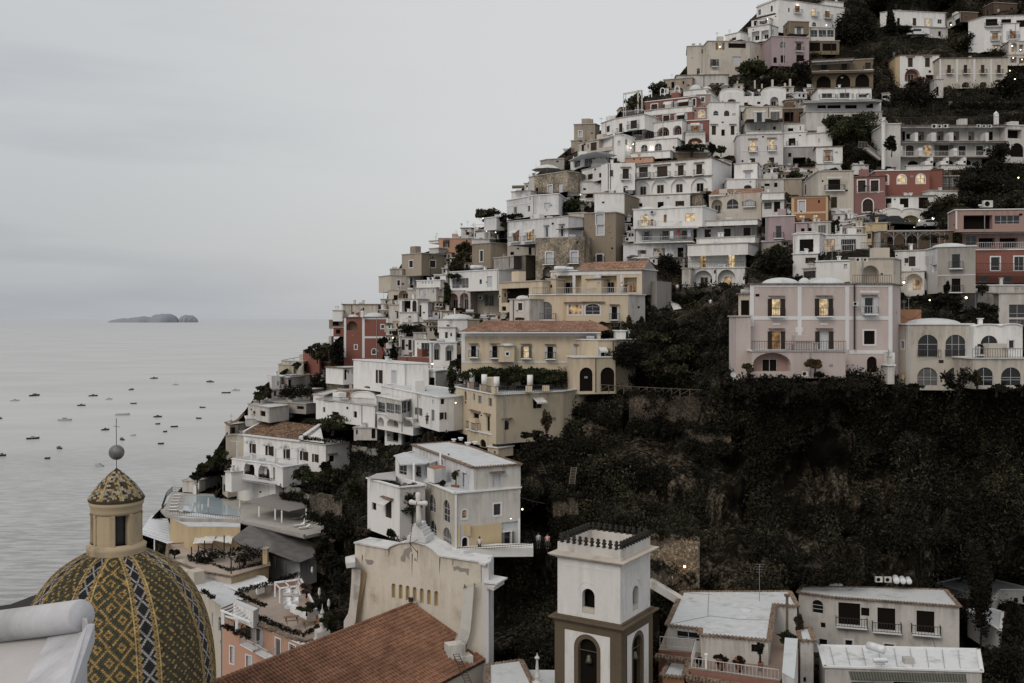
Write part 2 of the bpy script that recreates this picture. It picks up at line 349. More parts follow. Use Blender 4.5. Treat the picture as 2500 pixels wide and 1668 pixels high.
def corners(t, D, tops, Ds=None, closed=False, depth=9.0):
    sx = [px(t, x, y) for x, y in tops]; pts = []
    for i, (x, y) in enumerate(sx):
        if Ds: d = Ds[i]*ADJ.get(t, 1)
        else:
            q = min(abs(sx[0][1]-HY), abs(y-HY)); k = min(max((q-30)/70, 0), 1)
            d = D*(1+k*((sx[0][1]-HY)/(y-HY)-1)) if k > 0 else D
        pts.append(Vector(((x-CX)/F*d, d, CZ-(sx[0][1]-HY)/F*(Ds[0] if Ds else D))))
    nf = len(pts)
    if nf == 3 and not closed:
        u1, u2 = (pts[1]-pts[0]).normalized(), (pts[2]-pts[1]).normalized()
        if abs(u1.x*u2.y-u1.y*u2.x) > .55:
            q = pts[0]+pts[2]-pts[1]; ls = min((pts[1]-pts[0]).length, (pts[2]-pts[1]).length)
            if ls > 3 and q.y > pts[1].y-.2: pts.append(q); return pts, nf
    if not closed:
        a, b = pts[0], pts[-1]; L_ = [((pts[i+1]-pts[i]).length, i) for i in range(nf-1)]; i_ = max(L_)[1]
        e = Vector((pts[i_+1].x-pts[i_].x, pts[i_+1].y-pts[i_].y)).normalized(); back = Vector((-e.y, e.x))
        if back.y < .7: back = (back+Vector((0,1))).normalized()
        pts += [Vector((b.x+back.x*depth, b.y+back.y*depth, b.z)), Vector((a.x+back.x*depth, a.y+back.y*depth, a.z))]
    return pts, nf
def setdrop(o, zt):
    me = o.data; zo = parent_loc(o.parent).z; a = me.attributes.new('drop1', 'FLOAT', 'POINT')
    co = np.empty(len(me.vertices)*3, dtype=np.float32); me.vertices.foreach_get('co', co); a.data.foreach_set('value', (zt-(co[2::3]+zo)+1.0).astype(np.float32))
CLUT = random.Random(11)
def clutter(segs, nvis, pts, zt, zb, root, mat):
    R = CLUT
    for i in range(nvis):
        sg = segs[i]
        if not sg.vis or sg.L < 2.5 or zt-zb < 2: continue
        if R.random() < .4:
            u = R.choice([.25, sg.L-.25, sg.L*R.uniform(.2,.8)]); mb = MB(); mb.bar(sg.P(u, zb, .08), sg.P(u, zt-.1, .08), .11); mb.build('drainpipe', R.choice([IRON, STEEL, SHW]), root)
        if R.random() < .6:
            mb = MB(); u, z = R.uniform(.5, sg.L-.5), R.uniform(zb+1, zt-.5); w = R.uniform(.12,.3)
            mb.bar(sg.P(u-w, z, .03), sg.P(u+w, z, .03), .08, w*1.3); mb.build('vent', R.choice([VOID, STEEL, SHB]), root)
    if R.random() < .75 and len(pts) >= 4:
        a, b = Vector(pts[0]), Vector(pts[1]); c = Vector(pts[-1]); L = (b-a).length
        for _ in range(R.choice([1,2,3])):
            p = a.lerp(b, R.uniform(.12,.88)).lerp(a.lerp(b, .5)+(c-a)*.5, R.uniform(.25,.7)); p.z = zt; k = R.random()
            mb = MB(); rz_ = math.atan2(b.y-a.y, b.x-a.x)
            if k < .45: h = R.uniform(.6,1.2); mb.box(p+Vector((0,0,h/2)), .45, .45, h, rz_); mb.box(p+Vector((0,0,h+.05)), .65, .65, .1, rz_); mb.build('chimney', mat, root)
            elif k < .7 and L > 5: h = R.uniform(1.2,2.0); mb.box(p+Vector((0,0,h/2)), R.uniform(1.2,2.2), 1.6, h, rz_); mb.build('stair_head', mat, root)
            elif k < .85: h = R.uniform(1.2,2.4); mb.bar(p, p+Vector((0,0,h)), .05); mb.bar(p+Vector((-.4,0,h*.9)), p+Vector((.4,0,h*.9)), .04); mb.bar(p+Vector((-.3,0,h*.75)), p+Vector((.3,0,h*.75)), .04); mb.build('aerial', STEEL, root)
            else: mb.tube([p+Vector((-.6,0,.35)), p+Vector((.6,0,.35))], .3, 8); mb.build('tank', SHW, root)
class House:
    def __init__(s, label, name='house', cat='house', group='houses stacked on the hillside'):
        s.label, s.name, s.cat, s.group, s.root = label, name, cat, group, None
    def vol(s, t, D, tops, yb, col, wins='', Ds=None, closed=False, depth=9.0, cope='p', seg=None, trim='', dome='', vault='', skirt=None, roof=None, reg=True, clut=True, wallname='wall', parapet=0):
        pts, nf = corners(t, D, tops, Ds, closed, depth); zt = pts[0].z
        d0 = pts[0].y; zb = CZ-(px(t, 0, yb)[1]-HY)/F*d0
        if skirt is None: skirt = 0 if not reg else .25
        if s.root is None:
            c = sum((Vector((p.x, p.y, 0)) for p in pts), Vector())/len(pts)
            s.root = empty(s.name, (c.x, c.y, zb), s.label, s.cat, s.group)
        root = s.root; n = len(pts); segs = [Seg(pts[i], pts[(i+1)%n]) for i in range(n)]
        wl = {i: ([], []) for i in range(n)}
        mat = pal(col) if isinstance(col, str) else col
        cols = {}
        for i in range(n): cols[i] = pal(seg[i]) if seg and i in seg else mat
        if not closed and seg: cols[nf-1] = cols[nf-2]; cols[n-1] = cols[0]
        for k, x0, x1, y0, y1 in parse(wins):
            a0, b0 = px(t, x0, y0); a1, b1 = px(t, x1, y1); xm = (a0+a1)/2; best = None
            for i, sg in enumerate(segs):
                if i < (n if closed else nf-1) and sg.vis and sg.x0-.5 <= xm <= sg.x1+.5:
                    dd = sg.hit(xm)[1]
                    if best is None or dd < best[1]: best = (i, dd)
            if best is None: continue
            r = window(segs[best[0]], k, a0, a1, b0, b1, cols[best[0]], root)
            if r: wl[best[0]][0].append(r[0]); wl[best[0]][1].append(r[1])
        bymat = {}
        for i, sg in enumerate(segs): bymat.setdefault(cols[i].name, []).append(i)
        for mn, idx in bymat.items():
            mb = MB()
            for i in idx:
                sg = segs[i]; outer = [(0, zb-skirt), (sg.L, zb-skirt), (sg.L, zt), (0, zt)]
                if wl[i][0]: facade(mb, sg, outer, wl[i][0], wl[i][1])
                else: mb.quad(*[sg.P(u, z) for u, z in outer])
            wo_ = mb.build(wallname, bpy.data.materials[mn], root); setdrop(wo_, zt)
        # roof slab
        mb = MB(); zr = zt-(parapet if parapet else .0)
        mb.add([(p.x, p.y, zr+.02) for p in pts], [tuple(range(n))])
        mb.build('roof', roof or ROOFW, root)
        if cope:
            mb = MB(); cm = {'p': COPE, 'w': COPEW, 't': TILEC, 'T': TILEC}[cope]
            for i, sg in enumerate(segs):
                a, b = sg.P(-.1, zt+.06, .02), sg.P(sg.L+.1, zt+.06, .02)
                if cope in 'tT':
                    m_ = max(2, int(sg.L/.32))
                    for q in range(m_):
                        p = a.lerp(b, (q+.5)/m_); o = Vector((sg.n.x, sg.n.y, 0)); mb.tube([p-o*.2, p+o*.28-Vector((0,0,.06))], .11, 5)
                    mb.bar(a-Vector((0,0,.02)), b-Vector((0,0,.02)), .3, .1)
                else: mb.bar(a, b, .34, .16)
            mb.build('coping', cm, root)
        if parapet:
            mb = MB()
            for sg in segs:
                mb.quad(sg.P(0, zr, -.2), sg.P(sg.L, zr, -.2), sg.P(sg.L, zt, -.2), sg.P(0, zt, -.2))
            mb.build('parapet', mat, root)
        for tr in [q for q in trim.split(';') if q.strip()]:
            q = tr.split(':'); cm = {'W': TRIM, 'Y': TRIMY, 'S': COPE}.get(q[4] if len(q) > 4 else 'W', TRIM)
            x0, x1, y0, y1 = [float(v) for v in q[:4]]; a0, b0 = px(t, x0, y0); a1, b1 = px(t, x1, y1); xm = (a0+a1)/2
            for i, sg in enumerate(segs):
                if sg.vis and sg.x0-.5 <= xm <= sg.x1+.5:
                    u0, _ = sg.hit(a0); u1, _ = sg.hit(a1); dm = sg.hit(xm)[1]; zz1 = CZ-(b0-HY)/F*dm; zz0 = CZ-(b1-HY)/F*dm
                    u0 = max(u0, 0); u1 = min(u1, sg.L); mb = MB(); th = .07 if (x1-x0) > (y1-y0) else .09
                    mb.bar(sg.P((u0+u1)/2, zz0, th/2-.01), sg.P((u0+u1)/2, zz1, th/2-.01), u1-u0, th) if (x1-x0) <= (y1-y0) else mb.bar(sg.P(u0, (zz0+zz1)/2, th/2-.01), sg.P(u1, (zz0+zz1)/2, th/2-.01), th, zz1-zz0)
                    mb.build('moulding', cm, root); break
        for dm_ in [q for q in dome.split(';') if q.strip()]:
            x, y, hw, hh = [float(v) for v in dm_.split(':')]; sx_, sy_ = px(t, x, y); sc = TILES[t][2]
            # nearest wall under it
            dd = min([sg.hit(sx_)[1] for sg in segs if sg.vis and sg.x0-3 <= sx_ <= sg.x1+3] or [d0])
            r = hw/sc/F*dd; dpt = dd+min(r, depth*.5 if not closed else r); r = hw/sc/F*dpt; h_ = hh/sc/F*dpt*1.05
            c = Vector(((sx_-CX)/F*dpt, dpt, zt+.02)); mb = MB()
            prof = [(r*math.cos(a), h_*math.sin(a)) for a in [math.pi/2*k/10 for k in range(11)]]
            mb.lathe(c, [(r, -.05)]+prof, 28); mb.build('dome', ROOFW, root, True)
        for vv in [q for q in vault.split(';') if q.strip()]:
            x0, x1, yt = [float(v) for v in vv.split(':')]; a0, b0 = px(t, x0, yt); a1, _ = px(t, x1, yt)
            for sg in segs:
                if sg.vis and sg.x0-2 <= (a0+a1)/2 <= sg.x1+2:
                    u0, _ = sg.hit(a0); u1, dm = sg.hit(a1); dm = sg.hit((a0+a1)/2)[1]; hh = CZ-(b0-HY)/F*dm-zt
                    arc = [(u0+(u1-u0)*(1-math.cos(a))/2, zt+hh*math.sin(a)) for a in [math.pi*k/14 for k in range(15)]]
                    mb = MB(); A_ = [sg.P(u, z, .0) for u, z in arc]; B_ = [sg.P(u, z, -min(depth, 7)) for u, z in arc]
                    for k in range(14): mb.quad(A_[k], A_[k+1], B_[k+1], B_[k])
                    mb.add(A_, [tuple(range(15))]); mb.add(B_, [tuple(range(14,-1,-1))])
                    for k in range(14): mb.bar(sg.P(arc[k][0], arc[k][1]+.04, .05), sg.P(arc[k+1][0], arc[k+1][1]+.04, .05), .25, .12)
                    mb.build('vault', mat, root); break
        if reg and clut and not closed: clutter(segs, nf-1 if not closed else n, pts, zt, zb, root, mat)
        if reg:
            for i in range(nf-1 if not closed else n):
                sg = segs[i]
                if sg.vis:
                    xa, ya = sg.x0, HY+(CZ-zt)*F/sg.a.y; ya1 = HY+(CZ-zt)*F/sg.b.y; yb0 = HY+(CZ-zb)*F/sg.a.y; yb1 = HY+(CZ-zb)*F/sg.b.y
                    REG.append((sg.x0, sg.x1, min(ya, ya1)-3, max(yb0, yb1)-2, max(sg.a.y, sg.b.y)))
                    for q in (0, .5, 1):
                        xx = sg.x0+(sg.x1-sg.x0)*q; dd = sg.hit(xx)[1]
                        CTRL.append((xx, HY+(CZ-zb)*F/dd+1, dd+.5)); CTRL.append((xx, HY+(CZ-zt)*F/dd-4, dd+depth*.9))
            if zt < CZ+2:      # roof seen from above
                xs = [p.x/p.y*F+CX for p in pts]; ys = [HY+(CZ-zt)*F/p.y for p in pts]
                REG.append((min(xs), max(xs), min(ys)-2, max(ys), max(p.y for p in pts)))
        s.zt, s.zb, s.pts, s.segs = zt, zb, pts, segs
        return s
def H(label, vols, **kw):
    h = House(label, **kw)
    for v in vols:
        v = list(v); o = v.pop() if isinstance(v[-1], dict) else {}
        h.vol(*v, **o)
    return h
def slab(t, D, pts, thick, mat, name='slab', parent=None, label=None, cat=None, group=None, lift=0, reg=False, Ds=None):
    sx = [px(t, *p) for p in pts]; z = CZ-(sx[0][1]-HY)/F*D; P_ = []
    for i, (x, y) in enumerate(sx):
        d = Ds[i] if Ds else D*(sx[0][1]-HY)/(y-HY); P_.append(Vector(((x-CX)/F*d, d, (CZ-(y-HY)/F*d if Ds else z)+lift)))
    mb = MB(); n = len(P_)
    mb.add(P_+[p-Vector((0,0,thick)) for p in P_], [tuple(range(n)), tuple(range(2*n-1, n-1, -1))]+[(i, n+i, n+(i+1)%n, (i+1)%n) for i in range(n)])
    if reg:
        xs = [q[0] for q in sx]; ys = [q[1] for q in sx]; REG.append((min(xs), max(xs), min(ys)-2, max(ys), max(p.y for p in P_)))
        for q, p in zip(sx, P_): CTRL.append((q[0], q[1]+2, p.y+1))
    if parent is not None: return mb.build(name, mat, parent)
    return single(mb, name, mat, label, cat, group)
# ================================================================ the hillside houses, from the top of the hill down
H('grand white hotel at the very top of the hill with round balconies and lit doors', [
 ('A',282,[(865,110),(1180,-10),(2125,118)],560,'W','lb:1450:70:85:195;lb:1690:60:125:235;lb:1880:70:160:270;x:1328:22:115:175;a:1690:60:318:380;g:905:40:140:215;k:1080:30:85:170',dict(depth=14)),
 ('A',286,[(1845,15),(2110,40)],120,'W','',dict(depth=5)),
 ('A',277,[(790,290),(1050,262),(1130,300)],400,'W','k:850:50:300:370;g:1000:30:280:340;D:950:90:300:350'),
 ('A',272,[(740,405),(1045,350),(1175,400)],615,'W','D:850:110:450:580;D:985:110:435:560;aw:1100:28:430:500',dict(parapet=.6)),
], name='hotel', cat='hotel')
H('square ochre stone house with one pale window above the mauve house', [('A',262,[(1250,385),(1325,305),(1615,315)],545,'b','Oh:1470:62:405:490;g:1290:30:420:500',dict(depth=8))])
H('mauve pink house near the hilltop with one arched and one balcony window', [
 ('A',256,[(1045,560),(1080,522),(1615,545)],965,'m','a:1240:75:600:690;xbh:1470:70:620:740;k:1130:50:830:905;k:1240:60:795:900;k:1490:110:790:880')])
H('glazed gallery house under the hilltop hotel with a dark covered porch', [
 ('A',268,[(1620,395),(1985,405)],600,'w','G:1690:95:430:530;G:1810:110:430:530;G:1925:95:430:530'),
 ('A',262,[(1612,592),(2050,592)],770,'b','k:1700:150:612:735;k:1910:200:625:730')])
H('weathered cream house on the skyline with a bright yellow lit window', [
 ('A',262,[(-130,668),(170,655)],1240,'c','g:85:30:710:770;a:30:50:980:1090'),
 ('A',258,[(165,592),(790,600),(975,645)],1090,'c','lO:340:62:615:710;k:585:250:622:690;w:580:122:812:925;Ob:260:62:850:960;g:785:25:640:685;k:885:30:800:850',dict(cope='p')),
 ('A',272,[(415,510),(640,462),(745,492)],600,'W','x:540:60:540:580'),
 ('A',254,[(-280,1080),(455,1072)],1250,'w','k:300:50:1190:1250;an:230,370:80:1190:1250',dict(cope='t')),
 ('C',254,[(565,72),(720,62),(890,45)],205,'t','k:670:35:95:165;k:790:20:85:120')])
H('white villa at the top right with balustraded roof and orange lit door', [
 ('B',290,[(285,188),(480,152),(1230,190)],380,'W','x:780:52:260:368;lO:975:62:262:372;g:1140:62:280:340;k:550:40:260:360',dict(parapet=.5)),
 ('B',285,[(720,388),(1255,412)],530,'w','d:775:40:420:470;k:1140:40:450:515;Z:1025:16:482:515')], name='villa', cat='villa')
H('long white shed with a brown stone end on the dark hilltop', [('B',295,[(1240,292),(1440,172),(1690,186)],420,'W','k:1400:90:270:340;k:1290:40:320:370',dict(seg={1:'B'}))])
H('dark brown house on the hill behind the top right white houses', [('B',305,[(1755,112),(1915,37),(2250,60)],260,'B','O:1830:32:140:230;w:1985:42:118:172;g:2180:50:110:180')])
H('large white stepped house at the right edge with many warm lit windows', [
 ('B',272,[(1550,310),(1780,242),(2560,216)],790,'W','kb:1885:170:272:385;k:2095:140:275:330;k:2300:120:290:390;lbh:1935:85:470:585;lh:1950:62:665:760',dict(depth=12)),
 ('B',266,[(2050,340),(2282,336)],600,'W','lOb:2195:100:445:568'),
 ('B',262,[(2130,600),(2560,590)],800,'w','alD:2210:90:612:745;lD:2310:60:640:760'),
 ('B',258,[(2110,790),(2560,785)],930,'w','Dl:2200:90:820:900;Dl:2320:80:830:910')])
H('white house with one wide arch and two tall shuttered doors below the dark slope', [
 ('B',255,[(505,812),(570,795),(1132,792)],1260,'W','xh:720:70:830:962;xh:965:70:830:962;aDr:750:222:985:1165;k:995:112:1075:1165;k:1000:36:1010:1045',dict(seg={0:'y'},cope='t'))])
H('long beige palazzo with four tall dark windows and white pilasters', [
 ('B',250,[(1130,838),(2112,826)],1260,'c','xb:1275,1510,1757,1990:52:932:1062;aD:1515,1765:112:1178:1255',dict(cope='t',trim='1375:1400:850:1190;1622:1650:850:1190;1865:1888:850:1190;1140:1160:850:1190;1140:2110:1055:1066'))], name='palazzo', cat='palazzo')
H('small ruined white wall with an arched doorway in the shrubs', [('B',243,[(1060,1140),(1192,1138)],1390,'w','ak:1108:36:1240:1372',dict(depth=3))])
H('tiny white shed with one dark opening among the trees', [('B',243,[(310,1345),(432,1335)],1465,'w','k:355:80:1368:1412',dict(depth=4))])
H('ochre stone house with a long loggia above three great arches', [
 ('A',250,[(1655,885),(2536,848)],1300,'b','xb:1830,2122:80:915:1020;xb:2460:80:900:1005;ak:1825:205:1090:1295;ak:2105:205:1070:1270;ak:2379:200:1062:1255',dict(cope='p')),
 ('A',248,[(1640,1030),(2540,1010)],1055,'b','',dict(depth=1.5,reg=False)),
 ('A',247,[(1655,870),(2255,838)],895,'w','',dict(depth=3,reg=False,cope='t'))])
# ---- tile C: the red hotel and its neighbours
H('terraced red and white hotel with rows of balconies and arches', [
 ('C',240,[(790,198),(1075,172),(1190,290)],250,'W','',dict(dome='930:180:75:70;1060:170:50:35')),
 ('C',237,[(355,328),(935,262)],440,'R','xf:458:70:350:430;xuO:625:90:330:410;xuO:795:110:310:390;xf:915:36:290:370',dict(cope='w',parapet=.5)),
 ('C',234,[(935,240),(1103,236),(1190,300)],400,'p','gf:1010:42:270:322',dict(seg={1:'W'},cope='w')),
 ('C',233.5,[(340,428),(890,372)],480,'W','',dict(depth=4)),
 ('C',233,[(345,492),(900,440)],600,'R','xuO:430:80:505:592;xf:595:70:480:562;xuO:765:80:460:532'),
 ('C',230,[(316,585),(775,530)],800,'W','aDr:390:130:632:742;aDr:558:140:612:717;aDr:722:105:592:702',dict(depth=5)),
 ('C',228.5,[(895,396),(1082,392)],545,'p','aZf:1000:66:425:500'),
 ('C',227,[(773,545),(1080,532)],850,'R','luO:925:90:578:705',dict(cope='w')),
 ('C',224.5,[(815,668),(1042,664)],830,'W','aDrl:928:170:735:825',dict(depth=2.4,parapet=.4)),
 ('C',226,[(240,775),(720,740)],935,'W','aGf:343:75:815:900;aGf:503:80:800:890'),
 ('C',222,[(190,912),(640,882)],980,'W','',dict(depth=3)),
 ('C',219,[(135,968),(440,955)],1040,'n','k:225,298:14:972:990',dict(depth=3)),
 ('C',221,[(620,905),(1082,905)],985,'b','',dict(depth=5)),
 ('C',236,[(-150,572),(0,520),(345,468)],720,'W','xb:72:38:570:680;xbO:222:76:535:640;x:-73:36:600:670',dict(parapet=.4)),
], name='hotel', cat='hotel')
H('tall white house with two arched windows over two shuttered doors, right of the red hotel', [
 ('C',226,[(1085,330),(1428,332)],970,'W','a:1163:60:425:480;a:1287:62:422:487;w:1370:40:455:485;xh:1140:48:598:702;k:1246:40:640:712;xh:1355:44:598:702',dict(cope='p')),
 ('C',230,[(1430,370),(1530,382)],700,'W','x:1458:28:435:520;k:1468:24:640:690')])
H('white house with two curved gables and a brown arched door', [
 ('C',240,[(1205,222),(1965,205)],390,'W','aDB:1345:95:290:328;aD:1530:92:208:258;aD:1637:88:198:258;k:1508:42:330:362;k:1655:38:322:348;axD:1833:95:265:375',dict(vault='1210:1480:172;1690:1965:155',cope=None))])
H('white upper house with three broad glazed doors under a tiled eave', [
 ('D',232,[(-14,170),(600,160)],310,'W','Gb:90:118:225:290;Gb:292:112:220:290;Gb:500:95:235:285',dict(cope='t')),
 ('D',229,[(-150,325),(710,316)],445,'W','k:170:150:325:397;k:30:100:330:397;k:365:132:325:400;k:580:80:320:395',dict(cope='w')),
 ('D',226,[(-180,318),(632,300),(712,312)],332,'W','',dict(depth=3,reg=False)),
 ('D',227,[(-150,440),(722,438)],640,'w','k:230:90:470:540;k:430:110:465:540;G:610:70:462:540')])
H('cream house with green shutters over a white terrace, right of the tall white house', [
 ('C',228,[(1475,452),(1515,387),(1925,376)],572,'C','gO:1662:62:445:555;gO:1840:50:440:527',dict(trim='1590:1735:425:440;1780:1900:420:434')),
 ('C',226,[(1500,572),(1930,566)],720,'w','k:1835:30:605:642',dict(parapet=.3))])
H('brown fronted house with a dark timber porch beside the cream house', [
 ('C',232,[(1925,402),(2250,396)],570,'B','kD:2000:110:440:550;g:2165:100:440:545'),
 ('C',229,[(1925,582),(2440,565)],690,'W','k:2020:60:625:660;aG:2240:125:600:665;k:2130:12:600:650'),
 ('C',231,[(2250,432),(2420,430)],540,'w','g:2315:52:455:505')])
H('pale pink house with two tall warm lit windows', [
 ('C',220,[(1400,722),(1445,702),(1935,690)],1095,'L','lfhb:1585:62:765:895;lfhb:1802:62:755:885;x:1583:60:970:1020;x:1802:60:960:1037;k:1468:22:990:1015',dict(cope='p',trim='1400:1930:880:888')),
 ('C',224,[(1510,665),(1920,655)],700,'W','',dict(depth=5,reg=False))])
H('white house over a deep grey porch, right of the pale pink house', [
 ('C',224,[(1938,682),(2207,667)],850,'W','kb:2035:78:740:832',dict(cope='w')),
 ('C',222,[(1940,846),(2290,836)],1080,'S','k:2010:35:910:955;kD:2120:150:960:1075',dict(cope='w')),
 ('D',222,[(-140,692),(150,674)],832,'W','k:-2:8:740:790')])
H('small white house with one pale shuttered window lit from within', [
 ('D',217,[(-35,842),(268,832)],1042,'W','lOhb:100:60:895:1010',dict(cope='t')),
 ('D',215,[(-40,1040),(262,1034)],1120,'W','',dict(depth=4)),
 ('D',212,[(380,1050),(568,1045)],1170,'W','k:490:20:1090:1150')])
H('long four storey apartment terrace with white dividers between its balconies', [
 ('D',206,[(715,542),(750,535)],1095,'W','',dict(depth=3,cope='w')),
 ('D',207,[(750,580),(932,578)],1095,'w','',dict(cope='w')),
 ('D',212,[(930,612),(2132,600)],785,'w','k:960:50:660:770;xD:1170:70:665:768;k:1030:60:690:750;xD:1390,1570,1745:70:662:765;k:1960:60:665:762;k:2110:50:665:760',dict(cope='w')),
 ('D',209.5,[(925,600),(2140,592)],622,'w','',dict(depth=4.5,cope='t',reg=False)),
 ('D',209,[(905,780),(2155,778)],795,'w','',dict(depth=4,cope='t',reg=False)),
 ('D',211,[(905,795),(2150,790)],960,'w','Axf:1038:90:820:942;Alf:1245:100:820:942;xO:1430:110:820:942;xf:1637:80:828:940;xf:1838:80:828:937'),
 ('D',208.5,[(905,958),(2000,952)],972,'B','',dict(depth=4,cope=None,reg=False)),
 ('D',210,[(920,972),(1860,966)],1115,'w','ak:1075:120:1000:1062;ak:1280:110:992:1062;ak:1480:110:992:1062;ak:1690:100:990:1050'),
 ('D',206.5,[(995,1058),(1290,1050)],1105,'W','',dict(depth=1,reg=False)),
 ('D',206.5,[(1400,1050),(1675,1048)],1105,'W','',dict(depth=1,reg=False)),
 ('D',209,[(2130,590),(2420,600)],1010,'w','kD:2240:160:640:742;ak:2268:150:795:955',dict(cope='w'))]
 , name='apartment_building', cat='apartment building')
for i, (x, w) in enumerate([(1112,34),(1312,50),(1510,50),(1918,40)]): pass
H('white hotel with a row of four shallow arched niches along its lower floor', [
 ('C',212,[(235,1038),(1115,962)],1400,'W','xbh:332:100:1070:1195;xbh:548:120:1062:1188;xbh:760:66:1050:1175;xbh:972:68:1038:1160;nh:315:180:1235:1390;nh:520:192:1215:1372;nh:738:182:1205:1362;nh:975:195:1195:1352',dict(cope='t',depth=12)),
 ('C',210,[(-150,1050),(-60,1026),(235,1022)],1345,'W','xhb:130:70:1090:1212;gf:-40:50:1105:1180;xh:95:62:1310:1362',dict(cope=None)),
 ('C',215,[(1110,988),(1250,985),(1345,1010)],1345,'W','k:1152:26:1042:1075;k:1137:34:1185:1215;ak:1147:30:1262:1325'),
 ('C',208,[(218,1402),(868,1378)],1580,'W','k:300:40:1485:1525;k:530:68:1470:1535;xo:750:50:1460:1515',dict(cope='p')),
], name='hotel', cat='hotel')
H('small brown rubble hut wedged right of the niche hotel', [('C',206,[(868,1408),(935,1380),(1005,1372)],1570,'stone','',dict(depth=5,cope='t'))])
H('white cube house with one pale shutter and a half round lunette below', [
 ('C',206,[(1372,1038),(1640,1022),(1682,1075)],1222,'W','wh:1530:62:1130:1208'),
 ('C',203,[(1290,1212),(1638,1206)],1350,'W','aDB:1530:90:1275:1318',dict(cope='w')),
 ('C',204,[(1638,1214),(1942,1212)],1405,'w','k:1750:60:1260:1290;k:1850:40:1250:1300;g:1700:40:1290:1350',dict(parapet=.5))])
H('tan stone wall house with a dark arched door, left of the cream balcony house', [
 ('C',204,[(1942,1208),(2148,1205)],1410,'t','',dict(depth=6)),
 ('C',205,[(2145,1242),(2300,1232)],1420,'w','ax:2218:70:1255:1385',dict(depth=6))])
# ---- tile E: left skyline
H('plain tan tower house on the skyline with one pale window', [
 ('E',246,[(945,115),(1187,107),(1240,132)],310,'t','wf:1018:38:190:252'),
 ('E',243,[(912,302),(1010,296)],450,'t','',dict(depth=6))])
H('cream house with a long dark loggia stepping up the skyline', [
 ('E',232,[(985,332),(1388,258)],460,'c','x:1045:32:345:442;g:1105:16:340:388;x:1170:70:320:412;kD:1310:150:272:372',dict(cope='p'))])
H('white cube house below the red hotel with two small windows', [('E',224,[(1385,242),(1525,235),(1645,272)],540,'W','wf:1462:26:300:350;g:1545:20:280:345',dict(cope='w'))])
H('white house with a curved veranda canopy on slim posts', [
 ('E',227,[(905,530),(1050,470),(1330,448)],640,'W','g:980:70:530:600;G:1110:90:500:590;k:1250:20:480:500;k:1320:18:455:515'),
 ('E',222,[(885,528),(1020,458),(1180,420),(1330,440)],532,'W','',dict(depth=4,reg=False,cope=None))])
H('grey stained block behind a white parasol on the skyline', [('E',234,[(560,532),(632,515),(832,505)],660,'g','',dict(cope='p'))])
H('stone house with three pale doors and a stained upper wall', [
 ('E',221,[(430,722),(490,706),(868,650),(992,666)],930,'stone','wf:670:52:810:902;w:790:50:790:892;k:520:28:840:915',dict(seg={0:'w'},cope='p'))])
H('white terrace house with a tan awning at the end of the skyline', [
 ('E',218,[(228,888),(445,872)],985,'W','',dict(parapet=.7)), ('E',222,[(375,792),(440,785)],890,'w','g:405:25:810:860',dict(depth=4))])
H('pale grey palazzo with lamp lit blank windows and a vine pergola', [
 ('E',212,[(175,988),(495,928),(768,910),(842,962)],1200,'V','g:272:36:1060:1132;g:428:26:1045:1112;Z:640:26:1085:1110;w:640:70:1010:1075',dict(cope='w',trim='480:510:935:1180;175:770:1000:1008'))], name='palazzo', cat='palazzo')
H('white house behind a long solid white terrace wall', [
 ('E',219,[(1035,642),(1340,560)],790,'W','g:1130:60:680:742;g:1245:30:670:722'),
 ('E',215,[(875,772),(1217,770)],918,'W','',dict(depth=5,parapet=.8)),
 ('E',214,[(1215,792),(1622,782)],905,'W','xh:1500:66:845:892'),
 ('E',216,[(868,918),(1182,905)],1010,'C','k:965:50:922:985;k:1120:90:905:955;k:1000:30:930:985')])
# ---- tile I / H
H('long white house with two awninged doors under the palazzo', [
 ('I',201,[(-50,432),(645,367)],690,'V','lub:45:68:535:660;lub:210:76:528:650;gOh:400:30:495:605;aOh:575:34:480:600',dict(cope='p'))])
H('small cream house with one arched balcony window beside the stone tower', [('I',196,[(650,337),(832,327)],610,'C','ab:750:56:385:470;k:700:60:520:590;k:790:50:530:590',dict(cope='p'))])
H('tall brown stone tower house with a white top block', [
 ('I',198,[(945,102),(1288,106),(1458,172)],340,'W','',dict(seg={1:'T'},cope='p',depth=12)),
 ('I',193,[(825,337),(1188,322),(1290,350)],920,'T','wf:1008:88:345:460;wf:1012:80:472:578;xfb:1005:70:805:892;k:880:20:725:750;k:1147:20:725:745;k:905:9:495:505;k:1117:9:486:496;k:1123:9:548:560;k:905:9:620:632;k:1143:9:612:624;k:900:9:790:800;k:1130:9:785:795',dict(cope='p',depth=12)),
 ('I',190,[(270,617),(830,602)],1095,'stone','wfb:428:78:780:915;wfb:713:78:772:905;aDe:410:120:942:1090;k:340:8:655:668;k:515:8:745:755;k:745:18:655:680;k:820:8:795:805',dict(cope=None))])
H('white house with warm lit windows above two rows of railed balconies', [
 ('I',191,[(1390,292),(1640,287),(2182,256)],500,'W','lb:1520:92:360:480;lb:1605:30:400:480;l:1755:34:348:440;Z:2040:110:335:430',dict(cope='w',dome='1560:285:100:40;1790:285:110:45')),
 ('I',188,[(1415,492),(2140,478)],510,'W','',dict(depth=3,reg=False,cope=None)),
 ('I',191.5,[(1395,508),(2080,500)],670,'W','gOb:1545:58:540:645;gb:1760:72:535:642;gb:1975:56:530:637'),
 ('I',187.5,[(1395,668),(2075,650)],680,'W','',dict(depth=3,reg=False,cope=None)),
 ('I',188,[(1275,690),(2012,684)],875,'V','x:1490:100:755:800;lO:1685:66:735:810;kOb:1932:66:725:852')])
